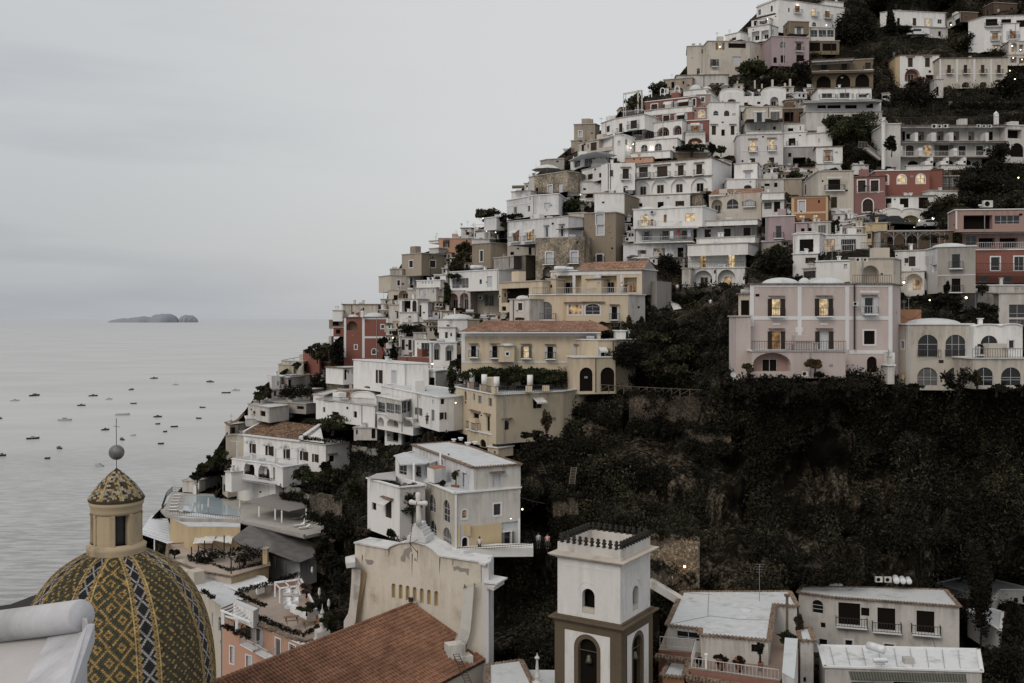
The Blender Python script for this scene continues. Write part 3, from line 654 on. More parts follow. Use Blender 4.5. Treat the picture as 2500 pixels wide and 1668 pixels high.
H('white house with an orange tiled roof and arched glass doors', [
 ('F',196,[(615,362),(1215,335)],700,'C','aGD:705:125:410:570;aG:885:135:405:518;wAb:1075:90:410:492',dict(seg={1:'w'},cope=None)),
 ('F',189,[(475,692),(1160,685),(1215,740)],885,'V','xh:600:72:752:850;xh:825:78:742:840;xh:1050:80:733:828',dict(cope='w')),
 ('F',187.5,[(500,660),(1170,636)],705,'W','',dict(depth=5)),
 ('F',186,[(470,858),(1142,832)],912,'W','',dict(depth=3.5))])
H('white house with amber doors over two deep arches, above the stone terrace', [
 ('F',181,[(370,932),(1060,908)],1045,'W','',dict(depth=10,cope='p')),
 ('F',182.5,[(375,1042),(1035,1030)],1205,'W','lxh:548:72:1048:1192;lxh:873:76:1038:1185'),
 ('F',178,[(395,1202),(1025,1190)],1440,'W','aD:545:212:1222:1425;aDl:815:205:1212:1422;ak:686:28:1215:1260',dict(cope='w')),
 ('F',176,[(305,1202),(402,1200)],1520,'w','',dict(depth=4))])
H('narrow white and grey house with a bulging white roof', [
 ('F',187,[(1222,335),(1478,328)],400,'W','',dict(depth=6)),
 ('F',188,[(1222,408),(1475,398)],600,'w','G:1290:90:440:520;k:1395:72:435:552')])
H('mauve house with one balcony window below the bulging roof', [('F',182,[(1260,607),(1597,597)],935,'m','gb:1413:68:712:852;k:1413:60:683:692',dict(cope='w'))])
H('orange house with yellow corner bands', [('F',186,[(1555,382),(1978,368),(2008,480)],655,'O','wf:1678:72:425:542;k:1875:18:415:450;Z:1680:62:590:618;Z:1835:50:585:612',dict(cope='t',trim='1560:1590:385:650:Y;1952:1985:380:650:Y;1560:1980:550:572:Y;1560:1980:372:392:Y',depth=4))])
H('cream house with an arched balcony window and a small round vent', [
 ('F',193,[(1830,112),(1866,88),(2272,82)],590,'c','kb:2050:140:178:306;x:2047:70:380:505;k:1917:20:187:210',dict(cope='p',trim='2010:2250:515:565;1965:2140:150:162'))])
H('rose red house with two white framed doors and a white arched door', [
 ('G',190,[(390,152),(757,134)],580,'r','xf:487:88:190:322;xf:635:90:190:322;axf:557:118:402:548',dict(cope='t',trim='425:740:318:332:S'))])
H('long dark red house with glowing arched windows', [
 ('D',197,[(640,1118),(1265,1106)],1395,'R','aZf:945:96:1160:1258;alf:1162:96:1155:1255;alf:775:30:1165:1265',dict(cope='w')),
 ('D',198,[(1265,1100),(1412,1096)],1345,'R','',dict(cope='t',depth=6)),
 ('D',199,[(1410,1178),(1598,1175)],1345,'B','G:1502:175:1185:1290',dict(depth=6)),
 ('G',193,[(1265,308),(1590,312)],390,'W','',dict(depth=5))])
H('white vaulted house over a row of warm lit garage arches', [
 ('G',190,[(755,372),(1335,366)],530,'W','k:790:80:395:512;k:975:100:395:502;k:1195:110:385:512',dict(cope='t')),
 ('G',186,[(728,548),(1205,560)],752,'W','aDly:785:100:595:665;aDyl:1050:220:590:748;aDly:1240:70:610:680',dict(vault='728:950:508;930:1190:512',cope=None))])
H('rose pink villa at the right edge with a dark loggia and glazed veranda', [
 ('G',172,[(1480,572),(1562,532),(2520,522)],800,'p','kD:1820:330:590:750;G:2155:290:592:690',dict(cope='w',trim='1562:1580:540:750')),
 ('G',169,[(1640,802),(2520,792)],995,'p','kD:1920:185:850:960;kD:2170:205:850:960;G:1740:120:820:930',dict(cope='w')),
 ('G',165.5,[(1800,990),(2520,985)],1395,'R','Gf:2018:100:1070:1222;Gf:2290:110:1065:1222;G:1875:85:1285:1388;G:2160:85:1285:1388',dict(cope='w')),
 ('G',163,[(1800,1232),(2520,1228)],1252,'d','',dict(depth=2,reg=False,cope=None)),
 ('G',162,[(1795,1395),(2520,1392)],1560,'w','',dict(depth=4,cope='w'))], name='villa', cat='villa')
H('dark terrace house behind a white iron pergola', [
 ('G',172,[(600,792),(702,772),(1530,768)],985,'B','g:725:60:860:920;k:815:70:840:920;k:1050:150:830:910;k:1320:80:830:910',dict(seg={0:'w'},depth=7)),
 ('G',176,[(525,686),(780,680)],790,'y','',dict(depth=5,cope='p')),
 ('G',171,[(545,780),(600,775)],920,'y','x:572:44:800:860',dict(depth=5))])
H('white house with an open arched living room lit from inside', [
 ('G',163,[(870,1002),(1228,992)],1232,'W','x:1065:76:1062:1175;g:1000:50:1080:1140',dict(cope='p')),
 ('G',161,[(935,1238),(1205,1228)],1530,'W','aDl:1080:220:1258:1450',dict(cope='w'))])
H('grey stained house with a low dome and one iron balcony', [
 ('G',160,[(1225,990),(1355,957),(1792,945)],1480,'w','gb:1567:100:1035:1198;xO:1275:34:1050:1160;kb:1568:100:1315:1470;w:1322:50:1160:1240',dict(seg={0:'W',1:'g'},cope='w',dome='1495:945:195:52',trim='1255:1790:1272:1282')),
 ('G',159.6,[(1260,1285),(1792,1280)],1482,'q','kb:1568:100:1315:1470',dict(depth=3,reg=False,cope=None))])
H('grey concrete building with tall glazing at the right edge', [
 ('L',152,[(1590,312),(2010,305)],690,'g','G:1800:190:440:592;G:1800:190:610:690',dict(seg={0:'w'},cope='p')),
 ('L',156,[(1320,305),(1592,310)],480,'w','',dict(depth=5)),('L',158,[(1140,340),(1330,345)],505,'w','Z:1215:10:355:372',dict(depth=5))])
H('white house with a big dark doorway and a white railed terrace', [
 ('F',172,[(1578,812),(1882,800)],1040,'W','k:1732:160:865:1012',dict(vault='1590:1870:782',cope='w')),
 ('F',174,[(1880,820),(2480,812)],1030,'W','lx:1985:140:865:1018;k:2215:170:865:1002',dict(cope='w',parapet=.4)),
 ('F',173,[(1610,680),(1740,676)],805,'m','k:1690:40:740:780',dict(depth=6)),
 ('F',175,[(1738,676),(2005,666)],805,'w','gO:1910:42:705:792;k:1770:40:735:778',dict(depth=6)),
 ('F',169,[(1575,1038),(1862,1032)],1300,'W','xo:1780:60:1075:1137',dict(cope='w')),
 ('F',160,[(1690,1205),(1848,1195)],1320,'w','g:1765:140:1230:1310',dict(depth=5))])
# ---- tile H/M: left cluster
H('pink house on the left skyline with one brown shuttered window', [
 ('H',239,[(805,478),(1172,480)],670,'n','gho:888:36:515:580',dict(cope='w')),
 ('H',241,[(695,512),(800,505)],530,'W','',dict(depth=4)), ('H',238,[(695,600),(802,590)],645,'w','',dict(depth=4))])
H('small white skyline house with one dark window and a tiled roof edge', [('H',241,[(1060,362),(1178,360)],480,'w','k:1133:36:405:440',dict(cope='t'))])
H('tan round cornered tower house under a flowered roof terrace', [
 ('H',222,[(1180,492),(1385,492),(1595,518)],548,'W','',dict(depth=9,parapet=.5)),
 ('H',221,[(1185,548),(1397,532),(1592,542)],835,'T','gf:1293:36:620:745',dict(cope='p',seg={1:'t'})),
 ('H',215,[(1590,545),(1910,542)],680,'c','k:1850:32:575:668;k:1645:40:635:672'),
 ('H',212,[(1435,708),(1662,684)],830,'g','',dict(depth=6)),
 ('H',208,[(1660,678),(1800,676),(1918,684)],950,'g','g:1743:22:755:828',dict(seg={1:'T'}))])
H('tan octagonal house with two brown shuttered windows above a cream wing', [
 ('H',236,[(380,668),(605,650),(862,668)],905,'T','xf:487:42:735:812;xf:735:62:735:812',dict(seg={0:'t'},cope='p')),
 ('H',234,[(380,835),(605,858)],915,'c','',dict(depth=6)),
 ('H',233,[(250,905),(602,912)],1080,'C','gf:345:34:960:1022;gO:490:34:930:1012;k:495:40:1015:1060'),
 ('H',235,[(250,832),(385,832)],910,'g','',dict(depth=4)),
 ('H',230,[(225,1078),(565,1072)],1250,'C','aDy:397:112:1078:1170;k:310:50:1130:1190;ax:205:10:1090:1140')])
H('white stepped house with a balustraded flat roof on the left slope', [
 ('H',226,[(550,968),(822,958)],1055,'W','k:620,655,690,725:10:975:1000',dict(cope='w')),
 ('H',224,[(820,905),(900,900)],1040,'W','k:852:14:975:1010',dict(depth=5)),
 ('H',225,[(545,1052),(775,1042)],1210,'w','w:600:40:1060:1130;g:740:10:1070:1105'),
 ('H',223,[(770,1045),(868,1042)],1190,'g','',dict(depth=5)),
 ('H',222,[(232,1242),(360,1235)],1460,'w','a:330:24:1310:1400'),
 ('H',219,[(352,1180),(560,1172)],1335,'W','kD:430:100:1195:1322;ax:525:50:1192:1320',dict(depth=5)),
 ('H',217,[(355,1330),(560,1328)],1450,'W','',dict(depth=5)),
 ('H',218,[(555,1215),(680,1210),(755,1240)],1450,'W','g:590:28:1245:1380',dict(seg={1:'V'}))])
H('white house with a pink double arched loggia', [
 ('H',209,[(930,868),(1490,838),(1748,850)],1080,'W','G:1050:190:938:1050;k:1283:26:950:1002;w:1385:60:915:1040',dict(cope='w')),
 ('H',207,[(905,1078),(1165,1072)],1340,'P','aDp:970:104:1110:1295;aDp:1095:96:1105:1292',dict(cope='w',depth=6)),
 ('H',208.5,[(1165,1085),(1500,1080)],1370,'C','gO:1385:50:1130:1255;x:1275:90:1095:1105')])
H('yellow house with dark shuttered balcony doors left of the yellow villa', [
 ('H',172,[(1495,990),(1988,962)],1310,'Y','kD:1680:315:1050:1215;k:1560:30:1110:1150;k:1550:50:1260:1310',dict(cope='p'))])
H('little white stained house with a low dome and brown shutters', [('H',160,[(1615,1182),(1842,1168)],1430,'w','xf:1738:50:1220:1305;Ax:1730:112:1385:1418',dict(dome='1765:1170:80:45',cope='p'))])
H('yellow villa with an orange tiled roof and white open veranda', [
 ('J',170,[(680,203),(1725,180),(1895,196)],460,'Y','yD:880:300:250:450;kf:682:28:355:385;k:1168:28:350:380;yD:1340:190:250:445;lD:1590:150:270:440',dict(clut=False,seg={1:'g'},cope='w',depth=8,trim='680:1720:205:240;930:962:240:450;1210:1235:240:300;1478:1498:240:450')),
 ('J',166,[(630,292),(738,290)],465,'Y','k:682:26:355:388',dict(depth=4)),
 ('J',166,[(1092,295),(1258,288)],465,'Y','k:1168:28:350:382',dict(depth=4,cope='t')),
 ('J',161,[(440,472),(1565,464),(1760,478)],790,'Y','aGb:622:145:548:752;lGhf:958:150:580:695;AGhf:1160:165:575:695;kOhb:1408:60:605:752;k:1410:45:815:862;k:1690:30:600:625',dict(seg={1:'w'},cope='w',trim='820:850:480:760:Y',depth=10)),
 ('J',168,[(1760,320),(1895,310)],900,'g','g:1780:26:320:380;k:1855:22:620:660',dict(depth=6,cope=None,reg=False))], name='villa', cat='villa')
H('long yellow hotel with a hipped tiled roof and pairs of white shutters', [
 ('J',150,[(-345,905),(1238,903)],1330,'Y','kOhb:-205:55:1055:1180;kObh:38:56:1056:1188;lObh:397:62:1060:1192;kObh:673:64:1064:1200;kOh:1000:64:1064:1178',dict(clut=False,cope=None,depth=11,trim='-345:1240:905:945;-345:-300:945:1230;1205:1240:945:1180;-345:940:1232:1250')),
 ('J',148.5,[(88,1052),(262,1050)],1240,'Y','kf:182:34:1130:1162',dict(depth=1.4,dome='178:1050:85:25',reg=False)),
 ('J',147,[(1220,988),(1410,985),(1648,962)],1580,'Y','gOu:1268:66:1085:1188',dict(seg={1:'q'},cope='w')),
 ('J',144,[(940,1188),(1212,1186),(1420,1184)],1590,'Y','ak:1085:150:1302:1575;ak:1335:170:1300:1575',dict(seg={1:'q'},cope='w',depth=4,parapet=.5)),
 ('J',151,[(1425,885),(1540,880)],960,'W','',dict(depth=4,cope='w'))], name='hotel', cat='hotel')
H('white double arched house joined to the left end of the yellow hotel', [
 ('M',182,[(1730,378),(2070,372),(2210,368)],510,'W','',dict(seg={1:'T'},dome='1960:372:180:62',cope='p')),
 ('M',181,[(1745,470),(1935,440)],640,'W','g:1830:30:520:590;g:1885:20:530:570',dict(depth=5)),
 ('M',178,[(1648,642),(1948,640)],1010,'W','aD:1722:76:650:842;aD:1865:92:670:852',dict(cope='w')),
 ('M',182,[(1940,530),(1995,528)],640,'w','x:1968:46:540:622',dict(depth=4)),
 ('M',176,[(1775,1000),(1850,995)],1060,'W','k:1790:22:1000:1045',dict(depth=4))])
H('white house with twin shuttered windows left of the double arches', [
 ('M',207,[(1290,582),(1452,580)],810,'W','x:1335:36:605:725;x:1412:36:610:727'),
 ('M',204,[(1455,530),(1600,520)],605,'w','',dict(depth=5)),
 ('M',202,[(1465,602),(1642,618)],800,'W','G:1590:100:645:800;k:1500:10:645:665'),
 ('M',199,[(1270,800),(1640,815)],940,'R','',dict(depth=6,cope=None))])
H('tall red house with white bands, small oval windows and two low domes', [
 ('M',222,[(655,352),(865,346),(1168,352)],910,'R','gf:1100:34:438:478;gf:792:26:670:715;agf:1000:44:715:772;aDBe:750:120:395:500',dict(cope='t',dome='1005:345:118:52;765:345:62:30',trim='862:894:352:820;1140:1168:352:690;655:682:352:810;655:1160:352:374;682:1140:570:592',depth=10)),
 ('M',228,[(640,204),(1045,204)],360,'c','g:880:18:240:275',dict(cope='t')),
 ('M',226,[(528,275),(640,250)],385,'W','',dict(depth=4))])
H('narrow dark red house hung with balconies and creepers', [
 ('M',225,[(535,470),(652,462)],560,'R','k:590:50:490:540',dict(depth=5)),
 ('M',227,[(485,385),(650,380)],470,'T','k:570:90:400:450',dict(depth=5)),
 ('M',223,[(480,570),(510,570)],1010,'c','',dict(depth=3,cope=None)),
 ('M',221,[(375,732),(482,722)],1010,'R','aDr:438:80:795:992',dict(cope='w')),
 ('M',219,[(485,1090),(650,1085)],1230,'R','k:560:60:1110:1150',dict(depth=5)),
 ('M',221,[(500,870),(655,850)],1100,'B','k:550:80:940:1040',dict(depth=6))])
H('tan cottage with a flat awning at the foot of the left skyline', [
 ('M',224,[(75,902),(190,870)],1030,'q','',dict(depth=6,cope='p')),
 ('M',223,[(190,862),(375,820)],1000,'c','k:230:60:880:970;k:320:30:870:930'),
 ('M',218,[(45,1020),(120,1015),(262,1008)],1190,'g','k:20:30:1050:1130',dict(depth=6)),
 ('N',212,[(1000,180),(1095,175)],330,'W','k:1075:16:240:290',dict(depth=5,cope=None)),
 ('N',214,[(1095,190),(1180,170)],300,'q','',dict(depth=5,cope=None))])
H('low white house with a stepped parapet and a vaulted terrace room', [
 ('M',185,[(335,1287),(745,1338),(1010,1372)],1500,'W','g:427:28:1380:1442;k:558:80:1435:1502;k:785:40:1430:1502',dict(parapet=.4,depth=8)),
 ('M',190,[(430,1250),(600,1200),(650,1195)],1330,'W','',dict(depth=4)),
 ('M',187,[(640,1190),(1050,1180)],1320,'C','lx:700:50:1205:1310;k:940:20:1240:1260',dict(depth=5)),
 ('M',181,[(745,1262),(1030,1275)],1380,'W','',dict(vault='745:1025:1202',cope=None,depth=5))])
H('white two storey house with carved brown shutters and a rooftop terrace', [
 ('O',185,[(60,88),(640,132),(922,132)],400,'W','xo:365:36:205:355;wf:525:56:210:360;aDB:218:70:388:415',dict(cope='w')),
 ('M',190,[(645,935),(962,922)],1110,'W','k:675:30:950:1068;g:712,752:12:958:1002',dict(depth=6,cope='t')),
 ('O',172,[(670,215),(1000,222)],400,'W','k:760:30:330:390;k:960:60:290:390',dict(depth=7,cope='w',dome='870:212:110:25')),
 ('O',169.5,[(375,385),(1045,522),(1222,512)],700,'W','gO:820:36:640:720;g:970:36:660:790;k:1083:44:535:597;go:1083:40:690:772;k:1128:20:890:916;k:820:14:495:530;k:970:12:545:590',dict(cope='w',depth=8)),
 ('O',162,[(335,500),(612,556),(742,532)],712,'w','G:380:80:575:690;G:480:90:585:700;G:565:70:600:710;G:645:60:560:700;G:710:60:560:680',dict(depth=5,roof=CLOTH,cope='w')),
 ('O',161,[(335,700),(612,746),(745,770)],860,'W','aDB:370:80:745:850;aDB:510:130:768:860;aDy:690:110:778:860',dict(cope='w',depth=5))])
H('yellow corner building with white posts and square windows beside the ravine', [
 ('O',150,[(1235,400),(1695,490),(2100,470),(2460,450)],890,'Y','ak:1343:26:445:552;g:1440:24:475:552;g:1507:42:500:592;g:1627:42:525:622;kbh:1465:66:700:880;kh:1605:36:735:905;gu:2170:100:540:645;axh:1815:60:788:890',dict(cope='w',parapet=.3,seg={0:'Y',1:'q',2:'q'},depth=10)),
 ('O',143,[(1365,885),(1655,950)],1010,'Y','ak:1545:70:1000:1090',dict(depth=3,cope='w',parapet=.5)),
 ('O',158,[(1195,380),(1240,384)],930,'b','g:1260:40:450:510',dict(depth=4,cope=None)),
 ('O',136,[(1600,1085),(1720,1100)],1170,'Y','ak:1680:20:1130:1165',dict(depth=3,cope='w'))], name='apartment_building', cat='apartment building')
# ---- pink villa and its neighbours (tile K, L)
H('big pink villa with white bands, four lit or shuttered balcony doors and two domes', [
 ('K',124,[(380,206),(2010,204),(2105,262)],1245,'P','lobh:682:100:375:572;Zobh:1226:105:372:570;gfObih:1745:98:362:547;loh:682:100:748:957;woh:1230:105:748:955;kf:1748:126:740:895;ak:1778:115:1035:1218',
   dict(Ds=[124,124,129],cope='t',depth=12,dome='728:200:212:76;1232:198:225:80;1002:190:70:70',trim='380:425:240:690;925:970:240:960;1470:1517:240:960;1965:2010:240:1000;380:2010:206:240;425:1965:574:616;1517:2000:965:1005;600:760:348:372;1145:1305:348:372;1640:1860:285:305;900:985:700:760;640:725:650:676;1185:1270:650:676')),
 ('K',120.5,[(405,975),(1475,975)],1260,'P','aDp:632:432:992:1208',dict(depth=3.4,cope='w')),
 ('K',122.5,[(222,578),(388,577)],1300,'P','',dict(depth=4,cope='p')),
 ('K',125.5,[(248,322),(382,320)],580,'C','k:325:96:390:562',dict(depth=4,cope='t')),
 ('K',122.6,[(1965,990),(2040,990)],1250,'W','',dict(depth=1.6,cope=None)),
 ('K',121,[(1958,1140),(2035,1140)],1330,'w','',dict(depth=2,cope='w'))], name='villa', cat='villa')
H('cream rooftop apartment with a wide dark arch, on top of the pink villa', [
 ('G',131,[(350,1085),(850,1048),(935,1095)],1385,'C','aDe:587:200:1165:1372',dict(Ds=[131,131,136],cope='p',depth=7)),
 ('F',142,[(1845,1122),(2228,1112)],1375,'W','w:2180:40:1150:1207',dict(cope='w'))])
H('cream house with four big glazed arches and a low white dome', [
 ('L',127,[(395,668),(530,668),(1298,665)],1385,'c','aG:777:232:785:1042;aG:1095:236:785:1042;aG:772:236:1160:1372;aGD:1100:240:1160:1372;gf:488:34:860:945;lx:490:40:1225:1312',dict(Ds=[129,127,126],cope='w',dome='832:665:295:66'))])
H('white vaulted house with a red curtain in its arched door', [
 ('L',124,[(1298,694),(1862,684)],1062,'W','aGb:1480:200:795:1010;gf:1735:62:850:942',dict(Ds=[124,124],vault='1330:1600:668;1610:1855:664',cope=None)),
 ('L',121,[(1285,1062),(1960,1058)],1385,'c','aG:1420:215:1160:1372;aG:1730:232:1160:1372',dict(Ds=[121,121],cope='w',depth=5))])
H('low orange wall house between the pink villa and the dome', [('L',134,[(440,497),(700,495)],690,'O','',dict(Ds=[134,134],cope=None,depth=5))])
# ---- tile N villa
H('white villa with a brown tiled roof, arched hoods and a columned terrace', [
 ('N',195,[(680,850),(1620,975),(1895,940)],1130,'W','xo:790:34:955:1062;xo:985:46:980:1092;xo:1180:36:1012:1135;xo:1380:46:1045:1147;xo:1507:36:1075:1167;kh:1690:60:1090:1162',dict(cope='p',depth=9)),
 ('N',188,[(545,1130),(1045,1196),(1130,1230)],1330,'W','aDk:745:120:1160:1312;aD:912:130:1190:1372;aDe:1030:30:1220:1380',dict(depth=6,parapet=.6,cope='w')),
 ('N',186,[(470,1275),(540,1290)],1480,'W','',dict(depth=4)),
 ('N',193,[(600,1370),(1045,1440),(1135,1442)],1640,'W','',dict(depth=5,cope='w')),
 ('N',183.5,[(1045,1230),(1130,1222)],1560,'W','',dict(depth=3,cope=None)),
 ('N',200,[(475,862),(600,856),(680,872)],1140,'C','',dict(depth=6)),
 ('N',203,[(520,742),(580,735),(722,722)],880,'C','xo:552:40:765:852;xu:645:50:812:882',dict(depth=6,cope='t'))], name='villa', cat='villa')
H('low white pergola house with hanging laundry under the central white house', [
 ('N',176,[(1945,790),(2320,800)],905,'w','x:2170:44:785:885;k:2220:14:790:840;k:2275:44:795:895',dict(depth=6)),
 ('O',170,[(65,868),(330,872)],990,'w','k:290:44:880:990;k:100:20:890:940',dict(depth=6)),
 ('O',162,[(420,880),(610,905),(740,880)],1050,'W','kD:510:130:905:1030;k:690:70:950:1030',dict(depth=5,cope='w'))])
# ---- white building in front of the ravine (tile Q)
H('tall white and yellow building with a white flat roof at the edge of the ravine', [
 ('Q',132.6,[(830,215),(1535,480),(2070,440),(1500,240),(1250,185)],500,'V','a:1168:26:385:450;GO:1425:60:540:740;wh:1795:92:560:702',dict(closed=True,cope='t',skirt=0,seg={1:'w'})),
 ('Q',118.9,[(985,640),(1315,775),(2065,709),(1700,480),(1300,420)],1270,'w','aG:1057:80:790:985;aG:1222:76:850:1105;aG:1068:80:1085:1290;aG:1228:100:1165:1375;gf:1800:80:893:1022;k:2005:24:755:780;aGlf:1425:56:962:1058;akf:1430:66:1278:1425;gOf:1920:76:1215:1382;w:1945:190:1100:1180',dict(closed=True,cope='w',seg={0:'c',1:'w'},trim='1345:1372:1128:1395:Y;1488:1850:1128:1395:Y;1372:1488:1128:1258:Y;1312:1338:780:1430;2040:2062:1060:1390')),
 ('Q',121.6,[(315,602),(685,707),(978,682)],1160,'W','xhu:555:72:855:1055;k:390:50:880:965',dict(cope='w',parapet=.6,depth=7,seg={1:'w'})),
 ('Q',128,[(635,350),(1035,425)],620,'W','G:720:90:440:560;G:900:60:460:590;w:990:50:430:600',dict(depth=6,cope='w')),
 ('Q',116,[(1080,500),(1215,470)],660,'W','',dict(depth=2,roof=TERRA,cope=None,reg=False))])
# sloped tiled roofs as parts of their houses
def find(label_start):
    for o in COL.objects:
        if o.parent is None and str(o.get('label', '')).startswith(label_start): return o
def tileroof(root, quads, mat, name='roof', step=.33, eave=True):
    """each quad: four world points eave_l, eave_r, ridge_r, ridge_l; rows of barrel tiles run up the slope"""
    mb = MB()
    for a, b, c, d in quads:
        L = max((b-a).length, (c-d).length); n = max(2, int(L/step)); nr = (c-b).cross(a-b)
        if nr.length < 1e-6: nr = (d-a).cross(b-a)*-1
        nr.normalize()
        if nr.z < 0: nr = -nr
        m = max(2, int((d-a).length/.9))
        for i in range(n):
            e0, e1 = a.lerp(b, i/n), a.lerp(b, (i+1)/n); r0, r1 = d.lerp(c, i/n), d.lerp(c, (i+1)/n)
            for j in range(m):
                p0, p1 = e0.lerp(r0, j/m), e1.lerp(r1, j/m); q0, q1 = e0.lerp(r0, (j+1)/m), e1.lerp(r1, (j+1)/m)
                u = nr*.07; lift = nr*.05
                pm, qm = p0.lerp(p1, .35)+u+lift, q0.lerp(q1, .35)+u; pk, qk = p0.lerp(p1, .7)+lift, q0.lerp(q1, .7)
                mb.add([p0+lift, pm, pk, p1, q0, qm, qk, q1], [(0,1,5,4),(1,2,6,5),(2,3,7,6),(0,3,2,1)])
    return mb.build(name, mat, root)
TO = tiled('orange', (.32,.19,.135), 3.5, .35); TBR = tiled('brown', (.24,.155,.105), 3.2, .7); TCH = tiled('church', (.245,.128,.082), 2.6, .16)
r = find('yellow villa with an orange')
D0 = 170
a, b = at('J',985,190,167.6), at('J',1737,184,162.6); e = .0
c, d = at('J',1808,75,165.3), at('J',1040,106,171)
tileroof(r, [(a, b, c, d)], TO)
mb = MB(); mb.add([at('J',1727,188,162.9), at('J',1898,200,167.9), at('J',1808,78,165.4)], [(0,1,2)]); mb.build('gable', pal('g'), r)
mb = MB(); mb.add([at('J',1808,75,165.5), at('J',1900,198,168.2), at('J',1100,205,174.5), at('J',1040,106,171)], [(0,1,2,3)]); mb.build('roof', TO, r)
r = find('long yellow hotel')
a, b, c, d = at('J',-375,893,148.5), at('J',1255,890,148.5), at('J',1140,770,155.5), at('J',-55,766,155.5)
tileroof(r, [(a, b, c, d), (b, at('J',1385,862,158), c, c), (at('J',-375,893,148.5), a, d, d)], TO)
mb = MB(); mb.bar(a+Vector((0,.3,-.15)), b+Vector((0,.3,-.15)), .5, .2); mb.build('cornice', TRIM, r)
mb = MB(); mb.add([c, at('J',1400,860,160), at('J',-200,850,162), d], [(0,1,2,3)]); mb.build('roof', TO, r)
r = find('white house with an orange tiled roof and arched')
tileroof(r, [(at('F',608,360,195.2), at('F',1222,334,195.2), at('F',1242,278,199), at('F',685,296,199))], TO)
mb = MB(); mb.bar(at('F',615,368,195), at('F',1218,341,195), .5, .25); mb.build('fascia', TRIM, r)
r = find('white villa with a brown tiled')
tileroof(r, [(at('N',672,838,194.8), at('N',1325,912,182.8), at('N',1555,752,190), at('N',965,674,203))], TBR)
mb = MB(); mb.bar(at('N',680,822,195), at('N',962,668,204), .5, .35); mb.bar(at('N',1335,895,183), at('N',1560,745,190.5), .9, .6)
mb.bar(at('N',672,850,194.6), at('N',1325,925,182.6), .3, .3); mb.build('verge', TRIM, r)
mb = MB(); mb.add([at('N',1335,915,183.5), at('N',1600,950,179), at('N',1560,752,190.5)], [(0,1,2)]); mb.build('gable', pal('W'), r)
tileroof(r, [(at('N',510,730,202), at('N',600,712,201), at('N',712,585,209), at('N',640,660,207))], TBR)
for i in range(4):       # arched plaster hoods above the windows of the upper floor
    x, y = [(755,905),(955,935),(1150,962),(1345,995)][i]
    D = (193.5,189.7,186.2,182.8)[i]-.2
    pts = [at('N', x+52*math.cos(t), y+50-48*math.sin(t), D-.5) for t in [math.pi*k/8 for k in range(9)]]
    mb = MB()
    for k in range(8): mb.bar(pts[k], pts[k+1], .7, .22)
    mb.build('arched_hood', TRIM, r)
mb = MB(); rail(mb, at('N',690,1120,187.5), at('N',1030,1175,182), 1.1); rail(mb, at('N',1060,1190,181), at('N',1290,1195,181), 1.1); rail(mb, at('N',620,1370,186.5), at('N',1035,1440,179), 1.1)
mb.build('railing', RAILW, r)
for x, y0, y1, D in ((605,930,1110,189),(1045,1010,1180,183),(1300,1005,1190,181)):
    mb = MB(); mb.bar(at('N',x,y1,D), at('N',x,y0,D), .25); mb.build('pergola_post', RAILW, r)
mb = MB(); mb.bar(at('N',530,925,190), at('N',700,930,190), .12); mb.build('pergola_beam', RAILW, r)
mb = MB(); mb.bar(at('N',1045,1020,183), at('N',1310,1010,181), .12); mb.build('pergola_beam', RAILW, r)
# railings, dividers and awnings that belong to other houses
def addrail(lbl, t, x0, y0, x1, y1, D, D1=None, h=1.0, white=False, name='railing'):
    r = find(lbl); mb = MB(); rail(mb, at(t,x0,y0,D), at(t,x1,y1,D1 or D), h); mb.build(name, RAILW if white else IRON, r)
addrail('big pink villa', 'K', 405, 968, 1480, 968, 120.2, h=1.15)
addrail('cream rooftop', 'G', 385, 1372, 830, 1372, 129.5, h=1.1)
addrail('white vaulted house with a red', 'L', 1290, 1052, 1950, 1048, 120.6, h=1.1)
addrail('white house with amber', 'F', 310, 1196, 1030, 1192, 177, h=1.1)
addrail('white house with warm lit windows above', 'I', 1415, 490, 2130, 482, 187.6, h=1.0, white=True)
addrail('white house with warm lit windows above', 'I', 1400, 662, 2060, 652, 187.2, h=1.0, white=True)
addrail('white hotel with a row', 'C', 240, 1200, 1105, 1168, 210.6, 208, h=1.2, white=True)
addrail('terraced red', 'C', 350, 440, 890, 376, 233.2, 229, h=1.0)
addrail('terraced red', 'C', 318, 590, 770, 535, 229.8, h=1.0)
addrail('terraced red', 'C', 320, 738, 775, 700, 229, 226, h=1.0)
addrail('terraced red', 'C', 640, 968, 1075, 968, 218, h=1.6)
addrail('terraced red', 'C', 815, 710, 1060, 705, 223.6, h=1.2)
addrail('terraced red', 'C', 100, 498, 320, 480, 236, 232, h=1.4, white=True)
addrail('long four storey', 'D', 930, 590, 2130, 580, 206, h=1.6)
addrail('long four storey', 'D', 930, 950, 1990, 945, 208, h=1.1, white=True)
addrail('white house with a big dark', 'F', 1900, 1010, 2290, 1000, 166, h=2.2, white=True)
addrail('white house behind a long', 'E', 890, 805, 1210, 800, 215, h=1.0, white=True)
addrail('white house with an orange tiled roof and', 'F', 740, 630, 1170, 620, 187, h=1.5, white=True)
addrail('rose pink villa', 'G', 1790, 765, 2000, 765, 171, h=1.5, white=True)
addrail('rose pink villa', 'G', 1810, 985, 2450, 980, 164.8, h=1.2, white=True)
addrail('rose pink villa', 'G', 1800, 1225, 2480, 1225, 162.8, h=1.2)
addrail('rose red house', 'G', 430, 330, 742, 330, 188.4, h=1.2)
addrail('yellow villa', 'J', 470, 460, 640, 460, 160, h=1.0)
addrail('yellow villa', 'J', 740, 458, 1560, 455, 160, h=1.0, white=True)
addrail('white two storey', 'O', 340, 700, 605, 742, 161, 156, h=1.3)
addrail('yellow corner', 'O', 1340, 410, 1690, 488, 147, 134, h=1.0)
addrail('yellow corner', 'O', 1700, 480, 2340, 455, 133, h=1.0)
